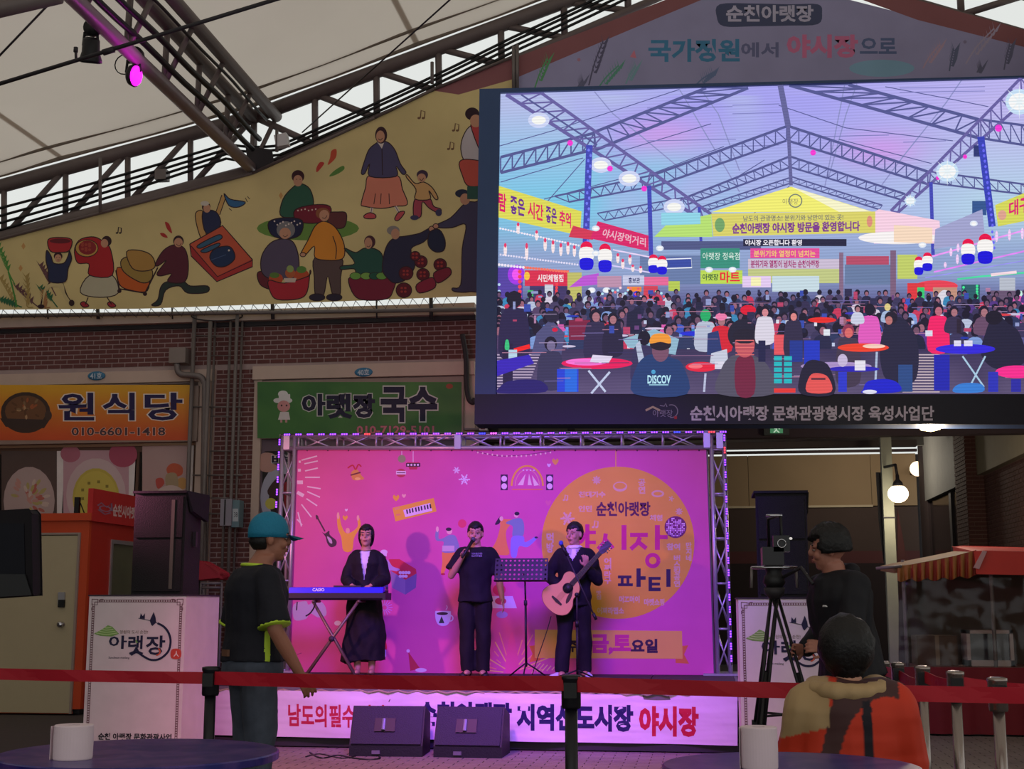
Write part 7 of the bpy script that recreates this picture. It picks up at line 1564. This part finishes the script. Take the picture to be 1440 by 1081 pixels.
def jc(c_):
    # viewed from behind: +Y local is the back, -X local lies to the viewer's right... local frame turned by th
    x, z = c_.x, c_.z; vx = -x            # vx grows to the viewer's right
    if c_.y < -.12: return 0
    if .045 < vx < .085 and z < .905: return 3
    if vx < -.085 and z > .795 + (vx + .10) * .3: return 2
    if vx < -.10 - (.78 - z) * .25: return 0
    e = ((vx - .15) / .21) ** 2 + ((z - .58) / .34) ** 2
    if e < 1: return 0
    if vx > .2: return 0
    return 1
cloth('jacket', t, lambda b: shirt(b, D, Mt, k, tr_, .062, .80, 1.9, 1.47, .10, .02, 1.0), [(206, 58, 34), (74, 46, 46), (176, 146, 104), (30, 24, 34)], .010, .02, 5, cond=jc)
cloth('hood', t, lambda b: [add_ell(b, Mt @ V((.13 * math.cos(a) , .01 + .125 * math.sin(a), 1.445 - .035 * math.sin(a))), .058, .050, .040) for a in [k_ * PI / 8 - .3 for k_ in range(11)]], M_jc, .010, .012)
cloth('trousers', t, lambda b: trousers(b, D, Mt, k, tr_, .02, 1.0, .075), M_blk, .011, .01); shoe(t, D, 'l', M_black, k); shoe(t, D, 'r', M_black, k)
M_pb = mat('plastic_blue', (30, 36, 150), .35, coat=.2)
sl_ = thing('stool', (p.x, p.y, 0), 'blue plastic stool under the seated spectator', 'stool'); lathe('seat', (p.x, p.y, .355), [(.17, 0), (.175, .02), (.165, .035)], M_pb, sl_, 24)
for k_ in range(4): an = PI / 4 + k_ * PI / 2; tube('leg', [(p.x + .12 * math.cos(an), p.y + .12 * math.sin(an), .36), (p.x + .17 * math.cos(an), p.y + .17 * math.sin(an), 0)], .02, M_pb, sl_)

# ================================================================== VIDEO CAMERA ON TRIPOD
vc = gp(1092, 8.5); vz = at(1092, 800, vc.y).z
tr3 = thing('tripod', vc, 'black video tripod standing in front of the right pedestal', 'tripod')
YV = vc.y
lathe('head', (vc.x, YV, at(1092, 826, YV).z), [(.05, 0), (.07, .03), (.06, .07), (.045, .09), (.055, .11), (.055, .13)], M_black, tr3, 18)
ztp = at(1092, 826, YV).z
lathe('bowl', (vc.x, YV, ztp - .07), [(.03, 0), (.06, .03), (.065, .07)], M_dark, tr3, 18)
for (bx, by, nm) in ((-.19, -.30, 1), (.33, -.42, 2), (-.20, .32, 3)):
    top = V((vc.x, YV, ztp - .04)); bot = V((vc.x + bx * 1.0, YV + by, .01)); dn = (bot - top); sd = dn.cross(Z).normalized() * .022
    tube('leg', [top + sd, top.lerp(bot, .62) + sd], .010, M_black, tr3); tube('leg', [top - sd, top.lerp(bot, .62) - sd], .010, M_black, tr3); tube('leg', [top.lerp(bot, .35), bot], .013, M_black, tr3)
    m_ = top.lerp(bot, .60); box('leg_lock', (m_.x - .035, m_.y - .025, m_.z - .03), (m_.x + .035, m_.y + .025, m_.z + .03), M_black, tr3, .006); b = bmesh.new(); add_ell(b, bot + V((0, 0, .012)), .025, .025, .02); bm_obj('rubber_foot', b, M_black, tr3)
for f in (.45,): 
    for bx, by in ((-.19, -.30), (.33, -.42), (-.20, .32)): tube('spreader', [V((vc.x + .05, YV, ztp * .45)), V((vc.x + bx * .55, YV + by * .55, ztp * .45))], .008, M_dark, tr3, 6)
tube('pan_handle', [V((vc.x + .03, YV, ztp + .05)), V((vc.x + .16, YV - .12, ztp + .12)), V((vc.x + .22, YV - .20, ztp + .02))], .011, M_dark, tr3)
vcam = thing('video_camera', (vc.x, YV, vz - .06), 'dark video camera with chrome rods, ring and handle on the tripod', 'camera')
zc = at(1092, 790, YV).z; box('body', (vc.x - .07, YV - .10, zc - .02), (vc.x + .06, YV + .18, zc + .09), mat('camera_black', (34, 32, 38), .4), vcam, .012); 
b = bmesh.new(); add_tube(b, [(vc.x - .0, YV + .18, zc + .035), (vc.x, YV + .30, zc + .035)], [.045, .05], 18); bm_obj('lens', b, M_black, vcam, smooth=True)
rr_ = at(1098, 765, YV); b = bmesh.new(); add_tube(b, [rr_ + V((.025 * math.cos(a * PI / 10), -.11, .025 * math.sin(a * PI / 10))) for a in range(21)], .0035, 6); bm_obj('viewfinder_ring', b, M_chrome, vcam, smooth=True); box('viewfinder', (rr_.x - .05, YV - .10, rr_.z - .05), (rr_.x + .05, YV + .02, rr_.z + .05), mat('camera_black', (34, 32, 38), .4), vcam, .01)
for dy in (-.08, .08): tube('rod', [V((vc.x - .14, YV + dy, zc - .035)), V((vc.x + .14, YV + dy, zc - .035))], .008, M_chrome, vcam)
box('plate', (vc.x - .05, YV - .09, ztp + .131), (vc.x + .05, YV + .12, zc - .02), M_dark, vcam, .004)
for s_ in (-1, 1): tube('bracket', [V((vc.x + s_ * .135, YV, zc - .035)), V((vc.x + s_ * .14, YV, zc - .16))], .009, M_steel, vcam)
zh_ = at(1098, 728, YV).z; tube('handle', [V((vc.x - .02, YV + .12, zc + .09)), V((vc.x - .02, YV + .10, zh_)), V((vc.x + .05, YV - .05, zh_ + .01)), V((vc.x + .05, YV - .06, zc + .09))], .010, M_black, vcam); tube('handle_rail', [V((vc.x - .04, YV - .05, zh_ + .012)), V((vc.x + .06, YV - .05, zh_ + .012))], .008, M_chrome, vcam); b = bmesh.new(); add_ell(b, at(1112, 757, YV - .1), .01, .01, .008); bm_obj('tally_lamp', b, mat('tally', (230, 225, 220), .3, emit=.6), vcam)

# ================================================================== TABLES
TZ = .74
def table(c0, r, lb, m):
    t = thing('folding_table', (c0.x, c0.y, 0), lb, 'table', 'round folding tables'); x, y = c0.x, c0.y
    lathe('tabletop', (x, y, TZ - .035), [(r - .02, 0), (r, .006), (r, .030), (r - .006, .035)], m, t, 72, smooth=False)
    for s_ in (-1, 1):
        tube('leg', [(x - .30, y + s_ * .22, .68), (x + .30, y + s_ * .22, .012)], .014, M_steel, t); tube('leg', [(x + .30, y + s_ * .20, .68), (x - .30, y + s_ * .20, .012)], .014, M_steel, t)
    for sx in (-.30, .30): tube('foot_bar', [(x + sx, y - .26, .013), (x + sx, y + .26, .013)], .013, M_steel, t); tube('brace', [(x + sx, y - .24, .672), (x + sx, y + .24, .672)], .012, M_steel, t)
    return t
M_tb = bpy.data.materials.new('table_blue_marble'); M_tb.use_nodes = True; nt = M_tb.node_tree; bs = nt.nodes['Principled BSDF']; g = nt.nodes.new('ShaderNodeNewGeometry'); nz = nt.nodes.new('ShaderNodeTexNoise'); nz.inputs['Scale'].default_value = 5; nz.inputs['Detail'].default_value = 6; nz.inputs['Distortion'].default_value = 1.5
rp_ = nt.nodes.new('ShaderNodeValToRGB'); rp_.color_ramp.elements[0].position = .4; rp_.color_ramp.elements[0].color = (*lin((26, 24, 110)), 1); rp_.color_ramp.elements[1].position = .72; rp_.color_ramp.elements[1].color = (*lin((88, 60, 130)), 1)
nt.links.new(g.outputs['Position'], nz.inputs['Vector']); nt.links.new(nz.outputs['Fac'], rp_.inputs[0]); nt.links.new(rp_.outputs[0], bs.inputs['Base Color']); bs.inputs['Roughness'].default_value = .32
tc1 = atz(197, 1057, TZ); tc2 = atz(1112, 1076, TZ)
table(tc1, (atz(390, 1057, TZ) - tc1).length, 'round blue folding table at bottom left with a paper roll on it', M_tb); table(tc2, (atz(1292, 1076, TZ) - tc2).length, 'round dark blue folding table at the bottom, near the seated spectator', M_tb)
def roll(px, py, r, h, lb):
    a = atz(px, py, TZ + .0005); t = thing('paper_roll', a, lb, 'toilet paper', 'paper rolls on tables')
    b = bmesh.new(); n = 40; prof = [(.022, .0), (r - .002, 0), (r, .004), (r + .001, h * .5), (r, h - .004), (r - .002, h), (.022, h)]
    R_ = [[b.verts.new(a + V((q * math.cos(2 * PI * i / n), q * math.sin(2 * PI * i / n), z))) for i in range(n)] for q, z in prof]
    for A_, B_ in zip(R_, R_[1:] + R_[:1]):
        for i in range(n): b.faces.new((A_[i], A_[(i + 1) % n], B_[(i + 1) % n], B_[i]))
    bm_obj('roll', b, mat('paper_white', (222, 200, 206), .85, var=.03), t, smooth=False)
    lathe('core', a + V((0, 0, .002)), [(.0215, 0), (.0215, h - .006)], mat('card_core', (150, 140, 130), .9), t, 20)
    b = bmesh.new(); add_box(b, (a.x - r - .0025, a.y - .035, a.z + .001), (a.x - r - .0010, a.y + .01, a.z + h * .97)); bm_obj('loose_sheet', b, mat('paper_white', (222, 200, 206), .85), t)
roll(102, 1067, .070, .122, 'white paper roll standing on the table at bottom left'); roll(1068, 1080, .064, .140, 'white paper roll standing on the table at the bottom right of centre')

# ================================================================== STANCHIONS AND BELTS
M_post = mat('post_black', (20, 18, 26), .4); M_belt = mat('belt_red', (178, 6, 36), .6, var=.08, scale=3); M_sil = mat('post_steel', (150, 138, 132), .25, .8)
def stanchion(px, dp_, top_py, lb, m, r=.026, grp='queue barrier posts'):
    g0 = gp(px, dp_); zt0 = at(px, top_py, g0.y).z; t = thing('barrier_post', g0, lb, 'barrier post', grp)
    lathe('base', g0 + V((0, 0, .0)), [(.17, 0), (.17, .012), (.05, .03)], m, t, 28); lathe('tube', g0 + V((0, 0, .03)), [(r, 0), (r, zt0 - .18)], m, t, 18)
    lathe('head', g0 + V((0, 0, zt0 - .15)), [(r + .012, 0), (r + .016, .01), (r + .016, .13), (r + .019, .135), (r + .019, .15), (r, .155)], m, t, 18); box('cassette', (g0.x - .03, g0.y - r - .02, zt0 - .10), (g0.x + .03, g0.y - r - .004, zt0 - .03), M_black, t, .004)
    return g0, zt0
P1 = stanchion(297, 7.45, 938, 'black belt barrier post standing left of the capped man', M_post, .030); P2 = stanchion(803, 6.5, 950, 'black belt barrier post in front of the guitarist', M_post, .030)
P0 = (gp(-160, 7.75), P1[1] + .0); P3 = stanchion(1402, 6.35, 953, 'steel belt barrier post, the thickest one at the right edge', M_sil, .027)
P4 = stanchion(1343, 6.95, 944, 'steel belt barrier post left of the thickest one at right', M_sil, .026); P5 = stanchion(1297, 7.5, 937, 'steel belt barrier post in the middle of the right hand row', M_sil, .024)
P6 = stanchion(1262, 8.3, 932, 'thin steel belt barrier post beside the seated spectator\'s shoulder', M_sil, .022); P7 = stanchion(1243, 8.9, 930, 'farthest thin steel barrier post by the seated spectator', M_sil, .020)
def belt(a, b_, za, zb_, h, lb, sag=.015, n=16):
    t = thing('barrier_belt', a, lb, 'barrier belt', 'red barrier belts'); b = bmesh.new(); rs = []
    d = (b_ - a); d.z = 0; nn = V((-d.y, d.x, 0)).normalized() * .0015
    for i in range(n + 1):
        f = i / n; q = a.lerp(b_, f); zc_ = za + (zb_ - za) * f - sag * math.sin(PI * f); q = V((q.x, q.y, zc_)); tw = V((0, 0, h / 2)) + nn * 3 * math.sin(i * 1.3)
        rs.append([q - tw - nn, q - tw + nn, q + tw + nn, q + tw - nn])
    rings(b, rs); bm_obj('webbing', b, M_belt, t, smooth=False)
zz = lambda px, py, g: at(px, py, g.y).z
belt(P0[0], P1[0] + V((-.03, -.03, 0)), zz(0, 944, P0[0]), zz(280, 952.5, P1[0]), .062, 'red barrier belt running to the left edge of the view', .004)
belt(P1[0] + V((.03, -.03, 0)), P2[0] + V((-.03, -.03, 0)), zz(330, 953, P1[0]), zz(780, 960, P2[0]), .070, 'red barrier belt stretched across the front of the stage', .008)
P3b = gp(1440, 6.2); belt(P2[0] + V((.03, -.03, 0)), gp(1560, 6.0), zz(830, 962, P2[0]), zz(1440, 976, P3b), .070, 'red barrier belt passing behind the seated spectator to the right edge', .004)
belt(P7[0], P6[0], P7[1] - .06, P6[1] - .06, .06, 'short red belt between the two farthest steel posts', .004, 4); belt(P6[0], P5[0], P6[1] - .07, P5[1] - .10, .06, 'red belt between thin steel posts behind the seated spectator', .01, 6); belt(P5[0], P4[0], P5[1] - .05, P4[1] - .07, .06, 'red belt sloping between the middle steel posts at right', .01, 6); belt(P4[0], gp(1470, 6.9), P4[1] - .05, P4[1] - .09, .06, 'red belt leaving the view behind the thickest steel post', .01, 6)

# ================================================================== MARKET STALL AT RIGHT
SY = 14.2
a, b_ = at(1255, 820, SY), at(1450, 820, SY)
stl = thing('market_stall', (a.x + .9, SY + .5, 0), 'market stall with red counter cloth, scalloped striped awning and clear plastic curtain', 'stall')
M_tarp = mat('tarp_orange', (196, 52, 40), .55, bump=.3, scale=5)
sx0, sx1 = X(1262, SY, 800), X(1376, SY, 800)
b = bmesh.new(); cols = []
# gathered valance with yellow and red stripes, each stripe a narrow pleat
vs = []; fs = []; ci = []; nv = 60
for i in range(nv + 1):
    f = i / nv; px = 1262 + (1373 - 1262) * f; yt_ = 795 - 22 * f ** 1.5; yb = 816 + 2 * math.sin(f * 30) - 6 * f * f; dy = .03 * math.sin(i * 1.05)
    for j in range(5): q = at(px, yt_ + (yb - yt_) * j / 4, SY - dy * (j / 4)); vs.append(q)
for i in range(nv):
    for j in range(4): k_ = i * 5 + j; fs.append((k_, k_ + 5, k_ + 6, k_ + 1)); ci.append((i // 3) % 2)
me = mesh_from('valance', vs, fs); me.materials.append(mat('valance_yellow', (150, 98, 44), .6)); me.materials.append(mat('valance_red', (140, 42, 30), .6))
for p_, q in zip(me.polygons, ci): p_.material_index = q if p_.index > 40 else (0 if q else 0)
vo = link('valance', me, None, stl)
prism('awning', [at(x, y, SY - .02) for x, y in ((1371, 776), (1386, 775), (1490, 777), (1490, 808), (1374, 806))], (0, 1.2, .1), M_tarp, stl, .01); prism('awning', [at(x, y, SY + .03) for x, y in ((1258, 798), (1330, 784), (1374, 775), (1374, 780), (1330, 792), (1258, 806))], (0, 1.1, .05), mat('awning_ochre', (120, 84, 50), .7), stl)
prism('awning_flap', [at(x, y, SY - .04) for x, y in ((1369, 798), (1382, 774), (1388, 775), (1377, 800))], (0, .02, 0), mat('flap_pale', (190, 150, 150), .6), stl)
tube('pole', [at(1232, 799, SY), at(1268, 796, SY)], .015, M_steel, stl)
for px in (1270, 1393, 1470): g0 = at(px, 800, SY + .05); tube('pole', [V((g0.x, SY + .05, 0)), g0], .02, M_steel, stl)
for px in (1270, 1470): g0 = at(px, 800, SY + 1.0); tube('pole', [V((g0.x, SY + 1.0, 0)), g0 + V((0, 0, .1))], .02, M_steel, stl)
zc1, zc0 = Zy(938, SY, 1350), Zy(1022, SY, 1350); cx0, cx1 = X(1240, SY, 980), X(1500, SY, 980)
b = bmesh.new(); n = 50; rs = []
vs = []; fs = []
for i in range(n + 1):
    x = cx0 + (cx1 - cx0) * i / n
    for j in range(4): vs.append(V((x, SY - .02 - .02 * math.sin(i * .9) * j / 3, zc1 + (.03 - zc1) * j / 3)))
for i in range(n):
    for j in range(3): k_ = i * 4 + j; fs.append((k_, k_ + 4, k_ + 5, k_ + 1))
link('counter_cloth', mesh_from('counter_cloth', vs, fs), mat('cloth_red', (122, 24, 34), .75, bump=.3, scale=6), stl, smooth=True)
box('counter', (cx0, SY + .01, zc1 - .06), (cx1, SY + .9, zc1), mat('counter_top', (120, 84, 76), .6), stl); box('counter_body', (cx0 + .02, SY + .03, .02), (cx1, SY + .85, zc1 - .06), M_dark, stl)
M_film = bpy.data.materials.new('clear_film'); M_film.use_nodes = True; nt = M_film.node_tree; nt.nodes.clear(); out = nt.nodes.new('ShaderNodeOutputMaterial'); mx = nt.nodes.new('ShaderNodeMixShader'); tp = nt.nodes.new('ShaderNodeBsdfTransparent'); gl = nt.nodes.new('ShaderNodeBsdfGlossy'); gl.inputs['Roughness'].default_value = .2; tp.inputs[0].default_value = (.8, .78, .76, 1); gl.inputs[0].default_value = (.8, .8, .85, 1)
g = nt.nodes.new('ShaderNodeNewGeometry'); mp = nt.nodes.new('ShaderNodeMapping'); mp.inputs['Rotation'].default_value = (0, -.7, 0); mp.inputs['Scale'].default_value = (2, 1, 5); nz = nt.nodes.new('ShaderNodeTexNoise'); nz.inputs['Scale'].default_value = .5; nt.links.new(g.outputs['Position'], mp.inputs[0]); nt.links.new(mp.outputs[0], nz.inputs['Vector']); bp = nt.nodes.new('ShaderNodeBump'); bp.inputs['Distance'].default_value = .1; nt.links.new(nz.outputs['Fac'], bp.inputs['Height']); nt.links.new(bp.outputs[0], gl.inputs['Normal']); mx.inputs[0].default_value = .03
nt.links.new(tp.outputs[0], mx.inputs[1]); nt.links.new(gl.outputs[0], mx.inputs[2]); nt.links.new(mx.outputs[0], out.inputs[0])
vs = []; fs = []; n = 40
for i in range(n + 1):
    px = 1264 + (1480 - 1264) * i / n
    for j in range(9): yy = 812 + (936 - 812) * j / 8; vs.append(at(px, yy, SY + .02 + .04 * noise.noise(V((i * .35, j * .5, 0)))))
for i in range(n):
    for j in range(8): k_ = i * 9 + j; fs.append((k_, k_ + 9, k_ + 10, k_ + 1))
link('plastic_curtain', mesh_from('plastic_curtain', vs, fs), M_film, stl, smooth=True)
prism('back_sheet', [at(x, y, SY + 1.1) for x, y in ((1264, 806), (1500, 806), (1500, 945), (1264, 945))], (0, .02, 0), mat('stall_back', (92, 80, 68), .85), stl)
fr_ = thing('white_frame_box', at(1390, 938, SY + .3), 'small white framed glass case on the stall counter behind the plastic', 'display case')
g0, g1 = at(1361, 937, SY + .25), at(1424, 886, SY + .25); W_ = .035
for lo, hi in (((g0.x, zc1), (g0.x + W_, g1.z)), ((g1.x - W_, zc1), (g1.x, g1.z)), ((g0.x, zc1), (g1.x, zc1 + .06)), ((g0.x, g1.z - W_), (g1.x, g1.z))): box('frame', (lo[0], SY + .24, lo[1] + .001), (hi[0], SY + .55, hi[1]), mat('case_white', (196, 176, 170), .5), fr_)
box('pane', (g0.x + W_, SY + .27, zc1 + .06), (g1.x - W_, SY + .28, g1.z - W_), mat('case_glass', (60, 56, 62), .1, spec=.8), fr_)
cb = thing('cardboard_box', at(1330, 930, SY + .4), 'brown cardboard box on the stall counter behind the plastic', 'box'); g0 = at(1290, 937, SY + .4); box('carton', (g0.x, SY + .35, zc1 + .001), (g0.x + .40, SY + .75, zc1 + .30), mat('cardboard', (100, 80, 62), .85), cb, .005); box('tape', (g0.x + .18, SY + .348, zc1 + .002), (g0.x + .22, SY + .752, zc1 + .302), mat('tape', (140, 116, 84), .5), cb)

# ================================================================== LAMPS AND FIXTURES
def lamp(name, px, py, Y, r, lb, colr, strength, power, kind):
    c0 = at(px, py, Y); t = thing(name, c0, lb, 'lamp'); m = mat('glow_' + name + str(px), colr, .4, emit=strength, ecol=colr)
    if kind == 'globe':
        b = bmesh.new(); add_ell(b, c0, r * 1.15, r * 1.15, r); bm_obj('glass_globe', b, m, t, smooth=True); lathe('cap', c0 + V((0, 0, r * .8)), [(r * .6, 0), (r * .5, .06), (r * .2, .10), (r * .2, .16)], M_dark, t, 18); tube('bracket', [c0 + V((0, 0, r + .12)), c0 + V((-.02, .0, r + .28)), c0 + V((-.1, .55, r + .3))], .02, M_dark, t)
    else:
        lathe('glass_bowl', c0, [(.02, -r * .5), (r * .8, -r * .35), (r, 0)], m, t, 24); lathe('shade', c0 + V((0, 0, .001)), [(r * 1.12, 0), (r * .9, .06), (r * .3, .12), (.03, .14)], mat('shade_grey', (120, 110, 104), .5), t, 24); tube('stem', [c0 + V((0, 0, .12)), c0 + V((0, 0, .35)), V((c0.x, 19.1, c0.z + .35))], .015, M_dark, t)
    l = point('lamp_light', c0 + V((0, -.02, -r - .12)), power, (1, .86, .66), .1); l.parent = t; l.matrix_parent_inverse = root_mat(t).inverted()
lamp('globe_lamp', 1263, 694, 19.4, .125, 'glowing globe lamp hanging at the cream column', (255, 236, 205), 3.0, 16, 'globe')
lamp('pendant_lamp', 1308, 598, 16.2, .14, 'glowing pendant lamp just below the black screen frame at right', (255, 226, 170), 3.0, 60, 'bowl')
c0 = at(1290, 659, 29.6); t = thing('wall_lamp', c0, 'round glowing wall lamp far back in the passage', 'lamp'); l = point('wall_lamp_light', c0 + V((-1.2, -2.2, -.1)), 95, (1, .88, .7), .2); l.parent = t; l.matrix_parent_inverse = root_mat(t).inverted(); b = bmesh.new(); add_ell(b, c0, .16, .08, .16); bm_obj('glass_disc', b, mat('glow_wall', (255, 226, 190), .4, emit=2.2, ecol=(255, 226, 190)), t, smooth=True); box('tube_light', (c0.x + .14, c0.y - .05, c0.z - .2), (c0.x + .18, c0.y, c0.z + .2), mat('glow_tube', (255, 240, 220), .4, emit=2.2, ecol=(255, 240, 220)), t); box('back_plate', (c0.x - .10, c0.y + .06, c0.z - .10), (c0.x + .18, c0.y + .38, c0.z + .10), M_dark, t)
c0 = at(1092, 603, 18.9); t = thing('exit_sign', c0, 'small green running man exit sign hanging under the beam', 'sign'); box('housing', (c0.x - .17, 18.88, c0.z - .085), (c0.x + .17, 18.96, c0.z + .085), mat('exit_case', (60, 66, 60), .5), t, .006)
c = Canvas((0, 18.875, 0), (0, -1, 0)); c.rect(1083, 597, 1101, 609, (70, 130, 90)); c.ell(1094, 599, 1.4, 1.4, (190, 220, 190)); c.line([(1093, 601), (1091, 605), (1088, 608)], 1.7, (190, 220, 190)); c.line([(1092, 605), (1096, 608)], 1.5, (190, 220, 190)); c.line([(1089, 603), (1093, 601.5), (1097, 603)], 1.2, (190, 220, 190)); c.build('pictogram', paint_mat('exit_print', .5, .8, emit=True), t)
# spotlights on the eave truss
def on_lower(px):      # point of the lower chord seen in column px
    x = JU.x; r = ray(px, 0); lo_, hi_ = EY, YT
    for _ in range(40):
        m_ = (lo_ + hi_) / 2; pr_ = V((x, m_, LJ.z)) - CAM; u = 720 + FOC * pr_.dot(Rv) / pr_.dot(Fv)
        if u < px: lo_ = m_
        else: hi_ = m_
    return V((x, lo_, LJ.z))
h = on_lower(143) + V((-.10, 0, 0)); t = thing('spotlight', h, 'black stage spotlight clamped to the roof tube, unlit', 'spotlight', 'spotlights on the roof truss')
def fixture(h, t, aim, glow):
    lathe('clamp', h + V((0, -.03, 0)), [(.10, 0), (.10, .06)], M_black, t, 16, (0, 1, 0)); b = h + V((-.0, 0, -.13)); tube('yoke', [h + V((-.09, 0, -.05)), h + V((-.10, 0, -.20)), ], .016, M_black, t); tube('yoke', [h + V((.05, 0, -.05)), h + V((.07, 0, -.20))], .016, M_black, t); tube('yoke', [h + V((-.09, 0, -.08)), h + V((.06, 0, -.08))], .016, M_black, t)
    c0 = h + V((-.01, 0, -.24)); a = V(aim).normalized()
    if glow: lathe('can', c0 - a * .05, [(.09, 0), (.115, .02), (.13, .07), (.12, .08)], M_black, t, 22, tuple(a)); lathe('lens', c0 + a * .031, [(.115, 0), (.10, .022), (.06, .034)], glow, t, 22, tuple(a))
    else: lathe('can', c0 - a * .12, [(.05, 0), (.09, .03), (.095, .16), (.12, .24), (.12, .27)], M_black, t, 20, tuple(a)); lathe('lens', c0 + a * .151, [(.10, 0), (.10, .004)], mat('lens_dark', (30, 30, 40), .1), t, 20, tuple(a))
fixture(h, t, (-.15, .35, -.9), None)
h = on_lower(190) + V((-.0, 0, .04)); t = thing('spotlight', h, 'round stage spotlight glowing magenta on the roof tube', 'spotlight', 'spotlights on the roof truss'); fixture(h, t, (1, -.10, -.22), mat('glow_magenta', (255, 30, 250), .4, emit=4.5, ecol=(255, 20, 245)))
l = point('spotlight_light', h + V((.30, -.2, -.32)), 5, (1, .05, .9), .1); l.parent = t; l.matrix_parent_inverse = root_mat(t).inverted()
b = bmesh.new(); add_tube(b, [h + V((-.12 + .12 * math.cos(a * PI / 8), 0, -.10 + .12 * math.sin(a * PI / 8))) for a in range(17)], .007, 6); bm_obj('safety_loop', b, M_black, t)
